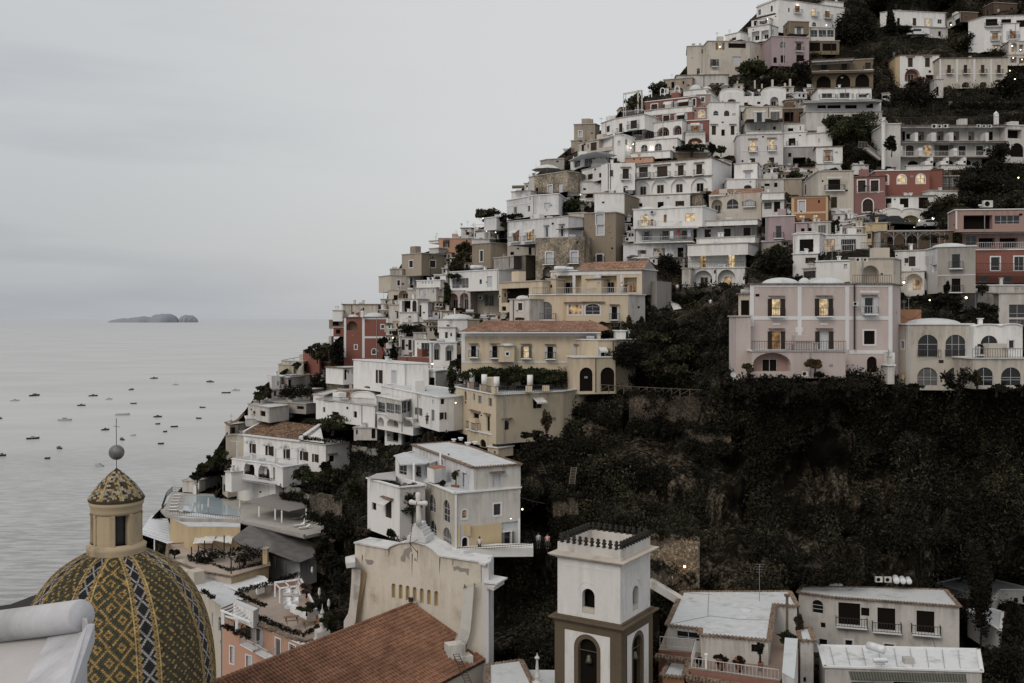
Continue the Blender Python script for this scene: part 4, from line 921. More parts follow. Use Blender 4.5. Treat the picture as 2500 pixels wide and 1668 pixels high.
addrail('low white house with a stepped', 'M', 430, 1320, 1000, 1355, 182, 172, h=1.0)
addrail('tan round', 'H', 1185, 485, 1600, 488, 221, h=1.4, white=True)
addrail('dark terrace house', 'G', 480, 978, 850, 975, 168, h=1.1)
addrail('dark terrace house', 'G', 850, 975, 1300, 972, 168, h=2.2)
addrail('cream house with four big glazed', 'L', 655, 1050, 925, 1050, 126.3, h=1.0)
addrail('cream house with four big glazed', 'L', 975, 1050, 1248, 1050, 126.1, h=1.0)
addrail('tall white and yellow', 'Q', 1340, 1430, 2200, 1380, 110.2, h=.3, name='handrail')
r = find('dark terrace house'); mb = MB()
for i, x in enumerate((852,992,1130,1272,1437)):
    p = at('G',x,970,168); q = at('G',x,785,168); mb.bar(p, q, .12)
    for s in (-1,1): 
        for k in range(4):
            a0, a1 = math.pi/2*k/4, math.pi/2*(k+1)/4
            mb.bar(q+Vector((s*1.6*(1-math.cos(a0)),0,-1.6+1.6*math.sin(a0))), q+Vector((s*1.6*(1-math.cos(a1)),0,-1.6+1.6*math.sin(a1))), .07)
for k in range(12): mb.bar(at('G',850+k*55,772,168), at('G',850+k*55,762,176), .08)
mb.bar(at('G',780,775,168), at('G',1500,770,168), .14); mb.build('pergola', STEEL, r)
r = find('long four storey'); 
for x, w in ((1112,36),(1312,52),(1510,52),(1922,38)):
    mb = MB(); p = at('D',x,776,208.6); q = at('D',x,676,208.6); sx = w/4.694/F*208
    mb.box((p+q)/2+Vector((0,1.2,0)), sx, 2.6, q.z-p.z); mb.build('divider', pal('W'), r)
for x, w in ((938,40),(1160,60),(1560,60),(1960,60)):
    mb = MB(); p = at('D',x,950,208.2); q = at('D',x,830+(x%7)*4,208.2); mb.box((p+q)/2+Vector((0,1.2,0)), w/4.694/F*208*.7, 2.6, q.z-p.z); mb.build('divider', pal('W'), r)
for x in (1260,1440,1640): 
    mb = MB(); p = at('D',x,1100,206.8); mb.box(p+Vector((0,1.3,.9)), 1.6, 2.4, 1.9); mb.box(p+Vector((.6,1.3,2.0)), .6, 2.4, 1.2); mb.build('divider', pal('W'), r)
r = find('yellow corner')
for x, y0, y1, D in ((1405,345,415,146),(1545,370,440,140.5),(1680,400,480,134.6),(2070,385,460,137),(2265,385,450,138)):
    mb = MB(); p = at('O',x,y1,D); q = at('O',x,y0,D); mb.box((p+q)/2, .95, .95, q.z-p.z); mb.build('pillar', pal('Y'), r)
for x, y0, y1, D in ((1420,232,345,146),(1560,255,365,140.5),(1700,282,395,134.6),(2084,262,382,137)):
    mb = MB(); p = at('O',x,y1,D); q = at('O',x,y0,D); mb.tube([p,q], .42, 10); mb.build('post', pal('W'), r, True)
r = find('white house with a curved veranda'); 
for x, y0, y1 in ((940,480,600),(1060,450,590),(1165,425,570)):
    mb = MB(); mb.bar(at('E',x,y1,222), at('E',x,y0,222), .16); mb.build('post', WHITEP, r)
r = find('white house with a big dark'); mb = MB()
for x in (1900,1955,2130,2275): mb.bar(at('F',x,1060,166), at('F',x,930,166), .1)
mb.bar(at('F',1895,940,166), at('F',2290,925,166), .1); mb.build('railing_post', RAILW, r)
r = find('grand white hotel'); mb = MB()
for i in range(9): p = at('A',880+i*34,108-i*12,281-i*.4); mb.bar(p, p+Vector((0,0,.9)), .12)
mb.bar(at('A',870,88,282), at('A',1170,-25,279), .12); mb.build('railing', RAILW, r)
slab('A',270,[(765,275),(1125,185),(1150,200),(800,290)],.1,CLOTHD,'awning',r)
r = find('tall white and yellow')
slab('Q',126,[(690,440),(1000,425),(1030,400),(740,300),(625,335)],.15,plaster('glassroof',(.5,.52,.53),.5),'canopy',r,Ds=[121,121,124,128,127])
slab('Q',120,[(318,590),(640,620),(640,520),(420,545)],.12,pal('S'),'terrace_floor',r)
for x,y0,y1,D in ((340,590,720,121),(845,430,660,119),(1150,310,470,120)):
    mb = MB(); mb.bar(at('Q',x,y1,D), at('Q',x,y0,D), .22); mb.build('post', WHITEP, r)
mb = MB(); P0 = [at('Q',1305,1440,109.3), at('Q',1790,1395,110.6), at('Q',2215,1392,111.4)]
for a, b in zip(P0, P0[1:]): mb.add([a, b, b-Vector((0,0,1.05)), a-Vector((0,0,1.05)), a+Vector((0,2,0)), b+Vector((0,2,0)), b+Vector((0,2,-1.05)), a+Vector((0,2,-1.05))], [(0,1,2,3),(4,7,6,5),(3,2,6,7),(0,4,5,1)])
mb.build('balcony', pal('W'), r)
mb = MB(); P1 = [at('Q',985,1215,118), at('Q',1305,1440,109.3)]; a, b = P1
mb.add([a, b, b-Vector((0,0,1)), a-Vector((0,0,1)), a+Vector((2,1,0)), b+Vector((2,1,0))], [(0,1,2,3),(0,4,5,1)]); mb.build('stair_wall', pal('W'), r)
slab('Q',114,[(1340,765),(1540,742),(1030,600),(990,640)],.1,pal('S'),'terrace_floor',r)
# ================================================================ bell tower
def rect_front(c, ex, ey, w): return None
TW = House('square white bell tower with stone lower storey and spiky black finials on its parapet', 'bell_tower', 'bell tower', None)
fc = at('R',1180,350,82); lc = at('R',605,270,85.2)
ex = Vector((fc.x-lc.x, fc.y-lc.y, 0)); S_ = ex.length; ex.normalize(); ey = Vector((-ex.y, ex.x, 0))
cen = Vector((fc.x, fc.y, 0))-ex*S_/2+ey*S_/2; rz = math.atan2(ex.y, ex.x); ZT = fc.z
mz = 82/F/3.752
def tz(y): return ZT-(y-350)*mz
TW.root = empty('bell_tower', (cen.x, cen.y, tz(2300)), TW.label, TW.cat); root = TW.root
def sq(h): return [cen-ex*h-ey*h, cen+ex*h-ey*h, cen+ex*h+ey*h, cen-ex*h+ey*h]
def ring(mb, h, z0, z1, th):
    o = sq(h); i = sq(h-th)
    for k in range(4):
        a, b, c, d = o[k], o[(k+1)%4], i[(k+1)%4], i[k]
        vs = [Vector((p.x,p.y,z)) for z in (z0,z1) for p in (a,b,c,d)]
        mb.add(vs, [(3,2,1,0),(4,5,6,7),(0,1,5,4),(2,3,7,6)])
h0 = S_/2; STN = plaster('tuff', (.125,.098,.07), .9, (.05,.04,.03))
mb = MB(); ring(mb, h0, tz(432), ZT, .3); mb.build('parapet', pal('w'), root)
mb = MB()
for h, a, b in ((h0+.12,452,432),(h0+.62,462,452),(h0+.5,474,462),(h0+.32,484,474),(h0+.15,494,484)): mb.prism([(p.x,p.y) for p in sq(h)], tz(b)*0+tz(a), tz(b))
mb.build('cornice', plaster('towercornice',(.52,.47,.42),.7), root)
def shaft(h, y0, y1, mat, wins, nm):
    q = sq(h); z1, z0 = tz(y0), tz(y1); mb = MB()
    for k in range(4):
        sg = Seg(q[k], q[(k+1)%4]); hs = []; ds = []
        if k in (0, 1, 3):
            for (u0, u1, a, b) in wins:
                pl = hole_poly(sg.L*u0, sg.L*u1, tz(b), tz(a), 1, 12); hs.append(pl); ds.append(.5)
        facade(mb, sg, [(0,z0),(sg.L,z0),(sg.L,z1),(0,z1)], hs, ds)
    mb.build(nm, mat, root)
shaft(h0, 494, 1032, plaster('tower',(.66,.65,.64),.6), [(.40,.60,752,985)], 'upper_shaft')
for k in (0, 1):
    q = sq(h0); sg = Seg(q[k], q[(k+1)%4]); mb = MB()
    for u0, u1, a, b in ((.06,.115,510,1015),(.885,.94,510,1015),(.06,.94,510,535)):
        pass
    # recessed panel outline
    w = .07
    for (ua, za, ub, zb_) in ((.115,560,.885,560),(.115,560,.115,960),(.885,560,.885,960)):
        mb.bar(sg.P(sg.L*ua, tz(za), .0), sg.P(sg.L*ub, tz(zb_), .0), w, .03)
    # archivolt
    pl = hole_poly(sg.L*.33, sg.L*.67, tz(960), tz(690), 1, 12)[2:]
    for a_, b_ in zip(pl, pl[1:]): mb.bar(sg.P(a_[0],a_[1],.0), sg.P(b_[0],b_[1],.0), w, .03)
    mb.build('moulding', COPEW, root)
    mb = MB(); polyface(mb, sg, hole_poly(sg.L*.40, sg.L*.60, tz(985), tz(752), 1, 12), -.9); mb.build('belfry_opening', VOID, root)
    mb = MB(); mb.bar(sg.P(sg.L*.4, tz(958), -.25), sg.P(sg.L*.6, tz(958), -.25), .3, .42); mb.build('sill', pal('c'), root)
mb = MB()
for h, a, b in ((h0+.62,1062,1048),(h0+.45,1074,1062),(h0+.3,1090,1074)): mb.prism([(p.x,p.y) for p in sq(h)], tz(a), tz(b))
mb.prism([(p.x,p.y) for p in sq(h0+.25)], tz(1048), tz(1030)); mb.build('cornice', STN, root)
h1 = h0+.18
shaft(h1, 1090, 2300, STN, [(.36,.64,1215,1720)], 'lower_shaft')
for k in (0, 1):
    q = sq(h1); sg = Seg(q[k], q[(k+1)%4]); s2 = Seg.__new__(Seg); s2.a = sg.a+sg.n*.05; s2.e = sg.e; s2.n = sg.n; s2.L = sg.L
    mb = MB(); facade(mb, s2, [(sg.L*.16,tz(1800)),(sg.L*.84,tz(1800)),(sg.L*.84,tz(1160)),(sg.L*.16,tz(1160))], [hole_poly(sg.L*.30, sg.L*.70, tz(1800.5), tz(1172), 1, 14)], [.05]); mb.build('white_panel', plaster('tower',(.66,.65,.64),.6), root)
    mb = MB(); polyface(mb, sg, hole_poly(sg.L*.36, sg.L*.64, tz(1720), tz(1215), 1, 12), -.49); mb.build('belfry_opening', VOID, root)
    mb = MB(); pl = hole_poly(sg.L*.36, sg.L*.64, tz(1720), tz(1215), 1, 12)
    for a_, b_ in zip(pl, pl[1:]): mb.bar(sg.P(a_[0],a_[1],-.15), sg.P(b_[0],b_[1],-.15), .09, .09)
    mb.bar(sg.P(sg.L*.36, tz(1330), -.15), sg.P(sg.L*.64, tz(1330), -.15), .05, .05); mb.build('belfry_frame', STN, root)
    # bell
    c = sg.P(sg.L*.5, tz(1440), -.3); mb = MB(); mb.lathe(c, [(.02,.62),(.14,.6),(.2,.45),(.24,.2),(.36,0),(.3,0)], 14); mb.build('bell', flat('bell_bronze',(.12,.13,.1),.5,metal=.6), root, True)
mb = MB(); o = sq(h0-.12)
for a in (0, 1, 2, 3):
    p, q = o[a], o[(a+1)%4]; n = 10
    for i in range(n):
        c = p.lerp(q, (i+.5)/n); c.z = tz(352)
        mb2 = MB(); mb2.lathe(c, [(.2,0),(.16,.1),(.1,.2),(.22,.3),(.22,.38),(.11,.45),(.17,.56),(.09,.68),(0,.74)], 7)
        mb2.bar(c+Vector((-.2,0,.34)), c+Vector((.2,0,.34)), .1, .09); mb2.build('finial', flat('finial_black',(.02,.017,.014),.7), root, True)
mb = MB(); mb.prism([(p.x,p.y) for p in sq(h0-.3)], tz(438), tz(434)); mb.build('tower_roof', pal('g'), root)
mb = MB(); mb.lathe(cen+Vector((0,0,tz(432))), [(h0*.55,0),(h0*.4,.25),(h0*.2,.38),(0,.42)], 20); mb.build('dome', pal('w'), root, True)
# ================================================================ majolica dome
DD = 60; MS = DD/F/2.347
dc = at('S',655,870,DD+6); AX = Vector((dc.x+.15, DD+6, 0))
def sz(y): return CZ-((y/2.347+1000)-HY)/F*(DD+6-3)
MS6 = (DD+3)/F/2.347
dome = empty('church_dome', (AX.x, AX.y, sz(1900)), 'great church dome covered in yellow green and black scale tiles with a lantern', 'dome'); 
RMAX = 565*MS6; ZB = sz(1560)
prof = []   # radius, z going up from base
pr = [(565,1900),(568,1700),(562,1560),(548,1440),(520,1310),(475,1185),(415,1080),(340,990),(250,925),(165,880),(120,868)]
pr = [(r*MS6, sz(y)) for r, y in pr]
def interp(z):
    for (r0,z0),(r1,z1) in zip(pr, pr[1:]):
        if z0 <= z <= z1: 
            t = (z-z0)/(z1-z0); return r0+(r1-r0)*t
    return pr[-1][0]
# dense arc-length sampling
import bisect
cum = [0]; 
for (r0,z0),(r1,z1) in zip(pr, pr[1:]): cum.append(cum[-1]+math.hypot(r1-r0, z1-z0))
def smooth_at(s):
    i = min(max(bisect.bisect(cum, s)-1, 0), len(pr)-2); t = (s-cum[i])/(cum[i+1]-cum[i])
    p0 = pr[max(i-1,0)]; p1 = pr[i]; p2 = pr[i+1]; p3 = pr[min(i+2,len(pr)-1)]
    f = lambda a,b,c,d: .5*((2*b)+(-a+c)*t+(2*a-5*b+4*c-d)*t*t+(-a+3*b-3*c+d)*t**3)
    return f(p0[0],p1[0],p2[0],p3[0]), f(p0[1],p1[1],p2[1],p3[1])
def glaze(n, c): 
    return flat('glazed_'+n, c, .6, .3, var=.5, scale=3.5)
GT = [glaze('yellow',(.26,.165,.055)), glaze('green',(.043,.043,.024)), glaze('black',(.012,.011,.013)), glaze('white',(.26,.25,.235)), glaze('brown',(.05,.034,.018)), glaze('straw',(.30,.24,.12))]
mb = MB(); mb.lathe(AX, [(r-.05, z) for r, z in pr], 48); mb.build('dome_shell', flat('mortar',(.05,.04,.025),.95), dome, True)
RIBA = [math.radians(a) for a in (-95+6, -50, -12, 30, 75, 120, 165, 210, -138)]   # white & black bands at these azimuths
tm = MB(); s = 0.0; row = 0; TH = .125; tot = cum[-1]
A0, A1 = math.radians(-205), math.radians(25)
BAND = [math.radians(-90+k*45-5) for k in range(-4, 6)]
TH = .118; tot = cum[-1]; row = 0; s = 0.0; tm = MB()
def dtile(az, w, r, z, r2, z2, m):
    ca = [(math.cos(az+k*w), math.sin(az+k*w)) for k in (-1, -.5, .5, 1)]; rb = r+.055
    vs = [(AX.x+ca[0][0]*rb, AX.y+ca[0][1]*rb, z+.045), (AX.x+ca[1][0]*(rb+.01), AX.y+ca[1][1]*(rb+.01), z), (AX.x+ca[2][0]*(rb+.01), AX.y+ca[2][1]*(rb+.01), z), (AX.x+ca[3][0]*rb, AX.y+ca[3][1]*rb, z+.045), (AX.x+ca[3][0]*r2, AX.y+ca[3][1]*r2, z2+.01), (AX.x+ca[0][0]*r2, AX.y+ca[0][1]*r2, z2+.01)]
    tm.add(vs, [(0,1,2,3,4,5)], m)
while s < tot-.05:
    r, z = smooth_at(s); r2, z2 = smooth_at(min(s+TH*1.3, tot))
    if r < .3: break
    bw = .60*(.32+.68*r/RMAX); hb = bw/r
    for bi, b in enumerate(BAND):
        if not (math.radians(-215) < b < math.radians(60)): continue
        nb = 6; st = 2*hb/nb; off = .5*(row % 2)
        for k in range(nb+1):
            x = (k-nb/2)+off
            if abs(x) > nb/2: continue
            q = abs(x)+abs(((row*.5) % 5)-2.5)
            m = 0 if abs(x) > nb/2-.6 else (3 if 1.6 < q < 2.7 or q > 4.3 else 2)
            dtile(b+x*st, st*.46, r, z, r2, z2, m)
        w0 = math.radians(45)-2*hb; nc = max(2, round(w0*r/.205)); st = w0/nc; c0 = b+math.radians(22.5)
        for k in range(nc+1):
            x = (k-nc/2)+off-.25
            if abs(x) > nc/2-.3: continue
            P = 7.0; a = (row*.5+x+35) % P; d_ = (row*.5-x+35) % P
            if bi % 2 == 0:
                m = 0 if (a < 1 or d_ < 1) else (0 if (2.5 <= a < 5.5 and 2.5 <= d_ < 5.5 and (a < 3.5 or d_ < 3.5 or a >= 4.5 or d_ >= 4.5)) else 1)
            else: m = 0 if (row % 2 == 0 and (k+row//2) % 3 == 0) or (row % 4 == 1 and k % 4 == 1) else (4 if (k*7+row*3) % 5 == 0 else 1)
            dtile(c0+x*st, st*.46, r, z, r2, z2, m)
    s += TH; row += 1
tm.build('dome_tiles', GT, dome)
for b in BAND:
    for sg in (-1, 1):
        pts = []; mb = MB()
        for i in range(22):
            ss = tot*i/21; r, z = smooth_at(ss); bw = .62*(.35+.65*r/RMAX)*1.2; a = b+sg*bw/r
            pts.append(Vector((AX.x+(r+.04)*math.cos(a), AX.y+(r+.04)*math.sin(a), z)))
        for p, q in zip(pts, pts[1:]): mb.bar(p, q, .10, .07)
        if math.radians(-215) < b < math.radians(60): mb.build('rib', GT[5], dome)
# lantern
CR = plaster('lantern',(.43,.345,.235),.8); LX = AX.copy(); 
def lz(y): return sz(y)+0.0
mb = MB(); mb.lathe(LX, [(165*MS6,lz(900)),(168*MS6,lz(850)),(172*MS6,lz(835)),(150*MS6,lz(825)),(146*MS6,lz(815))], 32); mb.build('lantern_base', CR, dome, True)
mb = MB(); n = 4
for k in range(n):   # eight piers with openings between, arranged round the drum
    a = math.radians(-100+k*90); hw = math.radians(29)
    R0 = 141*MS6
    for a0, a1, rr in ((a-hw, a+hw, R0),):
        pts = [(LX.x+rr*math.cos(a0+(a1-a0)*j/4), LX.y+rr*math.sin(a0+(a1-a0)*j/4)) for j in range(5)]; pin = [(LX.x+rr*.7*math.cos(a1-(a1-a0)*j/4), LX.y+rr*.7*math.sin(a1-(a1-a0)*j/4)) for j in range(5)]
        mb.prism(pts+pin, lz(820), lz(632))
mb.build('pier', CR, dome)
for k in range(8):
    a = math.radians(-100+(k//2)*90+(-24 if k % 2 else 24)); mb = MB(); R0 = 146*MS6; pts = [(LX.x+R0*math.cos(a+d_), LX.y+R0*math.sin(a+d_)) for d_ in (-.075,0,.075)]; pin = [(LX.x+R0*.9*math.cos(a-d_), LX.y+R0*.9*math.sin(a-d_)) for d_ in (-.075,0,.075)]
    mb.prism(pts+pin, lz(820), lz(640)); pts = [(LX.x+(p[0]-LX.x)*1.02, LX.y+(p[1]-LX.y)*1.02) for p in pts]; mb.prism(pts+pin, lz(652), lz(638)); mb.prism(pts+pin, lz(822), lz(810)); mb.build('pilaster', CR, dome)
mb = MB(); mb.lathe(LX, [(92*MS6,lz(820)),(92*MS6,lz(625))], 16); mb.build('lantern_core', flat('lantern_glass',(.03,.03,.03),.3), dome)
mb = MB(); mb.lathe(LX, [(120*MS6,lz(640)),(143*MS6,lz(640)),(146*MS6,lz(622)),(146*MS6,lz(600)),(154*MS6,lz(590)),(156*MS6,lz(575)),(148*MS6,lz(566)),(120*MS6,lz(560))], 32); mb.build('lantern_cornice', CR, dome, True)
tm = MB(); ra, rb = 156*MS6, 8*MS6; za, zb = lz(548), lz(380); rows = 15
for rw in range(rows):
    t = rw/rows; t2 = (rw+1.15)/rows; c = lambda t_: (ra+(rb-ra)*t_-.10*math.sin(math.pi*t_)*-1.6, za+(zb-za)*t_)
    r, z = c(t); r2, z2 = c(min(t2, 1)); n = max(8, int(2*math.pi*r/.14)//8*8)
    for i in range(n):
        az = 2*math.pi*i/n; w = math.pi/n*.92; kk = (az/(math.pi/4)+.2) % 1
        m = (3 if (rw+i) % 2 else 2) if kk < .28 and int(az/(math.pi/4)) % 2 == 0 else (5 if kk > .78 or kk < .0 else [5,4,0,4,4,5,3][(rw*3+i*7+(i*i) % 5) % 7])
        vs = [(LX.x+(r+.03)*math.cos(az-w), LX.y+(r+.03)*math.sin(az-w), z), (LX.x+(r+.05)*math.cos(az), LX.y+(r+.05)*math.sin(az), z-.03), (LX.x+(r+.03)*math.cos(az+w), LX.y+(r+.03)*math.sin(az+w), z), (LX.x+r2*math.cos(az+w*r/max(r2,.1)*.9), LX.y+r2*math.sin(az+w*.9), z2), (LX.x+r2*math.cos(az-w*.9), LX.y+r2*math.sin(az-w*.9), z2)]
        tm.add(vs, [(0,1,2,3,4)], m)
tm.build('lantern_tiles', GT, dome)
mb = MB(); mb.lathe(LX, [(158*MS6,lz(566)),(162*MS6,lz(556)),(150*MS6,lz(545)),(6*MS6,lz(378)),(0,lz(372))], 32); mb.build('lantern_roof', flat('mortar',(.05,.04,.025),.95), dome, True)
bc = LX+Vector((0,0,lz(282))); R_ = 45*MS6
mb = MB(); mb.lathe(bc, [(R_*math.cos(a), R_*math.sin(a)) for a in [math.pi*(k/20-.5) for k in range(21)]], 28); mb.build('ball', flat('weathered_metal',(.16,.16,.165),.55,metal=.3,var=.3,scale=3), dome, True)
mb = MB(); mb.tube([LX+Vector((0,0,lz(385))), LX+Vector((-.02,0,lz(78)))], .022, 6); t = LX+Vector((0,0,lz(127))); mb.bar(t-Vector((.22,0,-.03)), t+Vector((.22,0,-.03)), .025); mb.build('cross', IRON, dome)
# ================================================================ church facade and nave
ch = empty('church', at('V',640,1500,96), 'cream church gable with stained plaster and seven little arched openings above a terracotta roof', 'church')
A_ = at('V',130,300,99.8); B_ = at('V',1300,470,92.0); CS = Seg(A_, B_); CP = plaster('church',(.60,.55,.475),.75,(.13,.10,.07))
def fpt(x, y): 
    sx, sy = px('V', x, y); t, d = CS.hit(sx); return (t, CZ-(sy-HY)/F*d)
top = [(138,285),(445,338),(470,318),(510,300),(560,285),(640,278),(720,285),(790,305),(850,340),(915,405),(1290,462)]
out = [fpt(x,y) for x,y in top]+[fpt(1290,1700), fpt(138,1500)]
slots = [(491,655,790),(556,665,800),(620,676,812),(684,688,825),(749,700,840),(815,712,852),(882,724,865)]
hs = [hole_poly(fpt(x-18,y0)[0], fpt(x+18,y0)[0], fpt(x,y1)[1], fpt(x,y0)[1], 1, 8) for x,y0,y1 in slots]
mb = MB(); facade(mb, CS, out[::-1][::-1], hs, [.35]*7); gw = mb.build('gable_wall', CP, ch); setdrop(gw, gw.location.z+parent_loc(ch).z+max(z for u,z in out)-parent_loc(ch).z)
mb = MB(); 
for h_ in hs: polyface(mb, CS, h_, -.34)
mb.build('opening', plaster('slotback',(.46,.33,.14),.2), ch)
mb = MB(); bk = [(u, z) for u, z in out]
for (u,z),(u2,z2) in zip(out[:11], out[1:11]):
    a, b = CS.P(u,z,.22), CS.P(u2,z2,.22); c, d = CS.P(u2,z2,-2.4), CS.P(u,z,-2.4); up = Vector((0,0,.14))
    mb.add([a,b,c,d,a+up,b+up,c+up,d+up], [(0,1,2,3)[::-1],(4,5,6,7),(0,1,5,4),(2,3,7,6),(1,2,6,5),(3,0,4,7)])
    mb.quad(CS.P(u,z,-2.3), CS.P(u2,z2,-2.3), CS.P(u2,z2-12,-2.3), CS.P(u,z-12,-2.3))
mb.quad(CS.P(out[10][0],out[10][1],0), CS.P(out[10][0],out[10][1],-2.3), CS.P(out[10][0],out[10][1]-14,-2.3), CS.P(out[10][0],out[10][1]-14,0))
mb.build('coping', plaster('churchcoping',(.62,.62,.62),.8), ch)
# bare patches where the render has fallen off
def blob(c, pts, nm='bare_patch'):
    mb = MB(); polyface(mb, CS, [fpt(x,y) for x,y in pts][::-1], .015); mb.build(nm, plaster('cement',(.27,.25,.23),.2), ch)
blob(0, [(590,345),(640,322),(655,350),(640,380),(632,400),(640,440),(618,420),(605,395),(598,462),(560,452),(555,420),(580,385)])
blob(0, [(230,432),(265,438),(300,440),(312,460),(290,485),(250,480)])
blob(0, [(1035,505),(1080,495),(1120,515),(1185,520),(1175,588),(1150,548),(1100,550),(1075,528),(1045,540)])
blob(0, [(682,420),(700,430),(705,452),(680,445)])
for x, y0, y1, w in ((662,380,600,9),(712,350,470,7),(915,420,580,10),(1035,440,500,7),(205,395,470,8),(450,345,420,9)):
    mb = MB(); polyface(mb, CS, [fpt(x-w/2,y1), fpt(x+w/2,y0+30), fpt(x+w/2,y0), fpt(x-w/2,y0)], .012); mb.build('rust_streak', plaster('streak',(.12,.08,.05),.4), ch)
# right pilaster, side wall and cornice ledges
mb = MB(); e = CS.e; n = CS.n
p = at('V',1300,470,91.9); q = at('V',1362,470,91.2)
mb.prism([(p.x,p.y),(q.x,q.y),(q.x+.3,q.y+2.6),(p.x-.4,p.y+2.6)], p.z-22, p.z+.1); mb.build('pilaster', plaster('pilaster',(.60,.59,.60),.5), ch)
def ledge(t, pts, D, th, nm, mat):
    return slab(t, D, pts, th, mat, nm, ch)
ledge('V',[(1315,640),(1440,655),(1535,600),(1360,568),(1310,600)],90.8,.14,'ledge',plaster('churchcoping',(.62,.62,.62),.8))
ledge('V',[(1320,660),(1410,690),(1505,628),(1350,600)],90.9,.32,'cornice',pal('w'))
ledge('V',[(1270,458),(1330,475),(1385,450),(1345,420)],91.6,.2,'ledge',plaster('churchcoping',(.62,.62,.62),.8))
ledge('V',[(48,412),(60,470),(140,460),(140,388)],99.5,.5,'ledge',plaster('churchcoping',(.62,.62,.62),.8))
# scroll buttresses in front of the gable
def scroll(outer, inner, D, dout, nm='scroll_buttress'):
    mb = MB(); a = [at('V',x,y,D) for x,y in outer]; b = [at('V',x,y,D) for x,y in inner]; off = Vector((e.x*.0,0,0))+Vector((0,dout,0))
    for i in range(len(a)-1):
        mb.quad(a[i], b[i], b[i+1], a[i+1]); mb.quad(a[i], a[i+1], a[i+1]+off, a[i]+off); mb.quad(b[i+1], b[i], b[i]+off, b[i+1]+off)
    mb.build(nm, plaster('scroll',(.60,.585,.55),1.0), ch, False)
scroll([(1130,705),(1128,760),(1122,850),(1112,950),(1100,1060),(1080,1150),(1040,1230),(1060,1310),(1100,1385)], [(1225,680),(1222,760),(1215,850),(1208,950),(1195,1080),(1180,1150),(1150,1240),(1150,1310),(1135,1375)], 91.2, 2.2)
mb = MB(); mb.add([at('V',x,y,91.9) for x,y in [(1225,680),(1300,640),(1305,1360),(1130,1380),(1160,1240),(1205,1000)]], [(0,5,4,3,2,1)]); mb.build('buttress_cheek', CP, ch)
scroll([(108,525),(104,640),(95,760),(85,870),(70,950),(35,1000),(35,1085),(60,1090)], [(187,530),(184,640),(172,760),(155,870),(140,1010),(132,1020),(135,1060),(150,1050)], 98.5, 2.2)
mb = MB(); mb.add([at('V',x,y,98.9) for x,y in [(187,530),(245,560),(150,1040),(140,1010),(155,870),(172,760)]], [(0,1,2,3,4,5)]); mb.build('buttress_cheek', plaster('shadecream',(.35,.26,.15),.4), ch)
mb = MB(); mb.box(at('V',1050,1310,90.3), 1.6, 1.2, 2.2, .4); mb.box(at('V',1125,1370,90.4), 1.6, 1.2, 1.2, .4); mb.build('pedestal', plaster('scroll',(.60,.585,.55),1.0), ch)
# stepped pedestal and big cross
mb = MB(); 
for i,(x0,x1,y0,y1) in enumerate(((870,940,1130,1165),(855,955,1165,1195),(845,985,1195,1230),(830,1000,1230,1265),(800,1030,1265,1330))):
    a = at('Q',(x0+x1)/2,(y0+y1)/2,95.6); mb.box(a+Vector((0,.9,0)), (x1-x0)/4.694/F*95.6, 1.8+i*.1, (y1-y0)/4.694/F*95.6+.02, rz*.5)
mb.build('cross_pedestal', plaster('churchcoping',(.62,.62,.62),.8), ch)
cr = MB(); cc = [(905,1140,36),(903,1050,30),(898,960,26),(897,900,26),(895,830,27),(893,780,30),(893,762,16)]
pts = [at('Q',x,y,95.4) for x,y,_ in cc]; k_ = 95.4/F/4.694
cr.tube(pts, [w*k_ for *_,w in cc], 10)
cc = [(790,872,16),(812,872,32),(850,882,26),(895,888,25),(940,888,26),(985,890,34),(1005,890,18)]
cr.tube([at('Q',x,y,95.3) for x,y,_ in cc], [w*k_ for *_,w in cc], 10); cr.build('cross', plaster('crossw',(.64,.63,.60),.8), ch, True)
mb = MB(); mb.tube([at('V',640,290,94.5), at('V',662,110,94.6), at('V',705,-95,94.6)], .035, 5); mb.bar(at('V',640,290,94.5), at('V',715,255,95), .04); mb.bar(at('V',640,290,94.5), at('V',660,370,94.3), .04); mb.bar(at('V',640,290,94.5), at('V',712,375,94.2), .05)
o = single(mb, 'lightning_rod', IRON, 'thin black lightning rod braced on the church gable', 'lightning rod')
# nave roof: real barrel tiles
R1 = at('V',652,848,95.6); zr = R1.z; R2 = onz('U',500,1500,zr); rd = (R2-R1).normalized(); R2 = R1+rd*34
E1 = at('V',1330,1352,91.6); E1b = E1; ed = Vector((rd.x, rd.y, 0)); E2 = E1+ed*34
dn = (E1-R1); 
cols = int(34/.36); rows = int(dn.length/.42); mb = MB(); nr = rd.cross(dn).normalized(); nr = nr if nr.z > 0 else -nr
dnu = (dn-rd*dn.dot(rd)); start = R1+rd*.2
# keep tiles inside the facade line by starting each column at the gable plane
for i in range(cols):
    o = R1+rd*(.36*i)
    sk = dn.dot(rd); skew = rd*(sk)
    for j in range(rows):
        t0, t1 = j/rows, (j+1.12)/rows
        p = o+dn*t0; q = o+dn*t1; w = rd*.36; hgt = nr*.10; l0 = nr*.0; l1 = nr*.05
        jit = nr*random.uniform(0,.015)
        pr_ = [(0,-.2),(.1,.6),(.32,1.35),(.54,.6),(.66,-.2),(.83,-.45),(1,-.2)]
        a = [p+w*u+hgt*v+jit for u,v in pr_]; b = [q+w*u+hgt*v+l1+jit for u,v in pr_]; k6 = len(a)
        mb.add(a+b, [(m,m+1,k6+m+1,k6+m) for m in range(4)]+[tuple(range(2*k6-1,k6-1,-1))]); mb.add(a+b, [(m,m+1,k6+m+1,k6+m) for m in range(4,k6-1)], 1)
mb.build('nave_roof', [TCH, tiled('pan', (.05,.028,.02), 2.6, .2)], ch)  # pan tiles coloured far darker, painting in the shade between cover tiles
mb = MB(); mb.quad(R1-nr*.09, R2-nr*.09, E2-nr*.09, E1-nr*.09); 
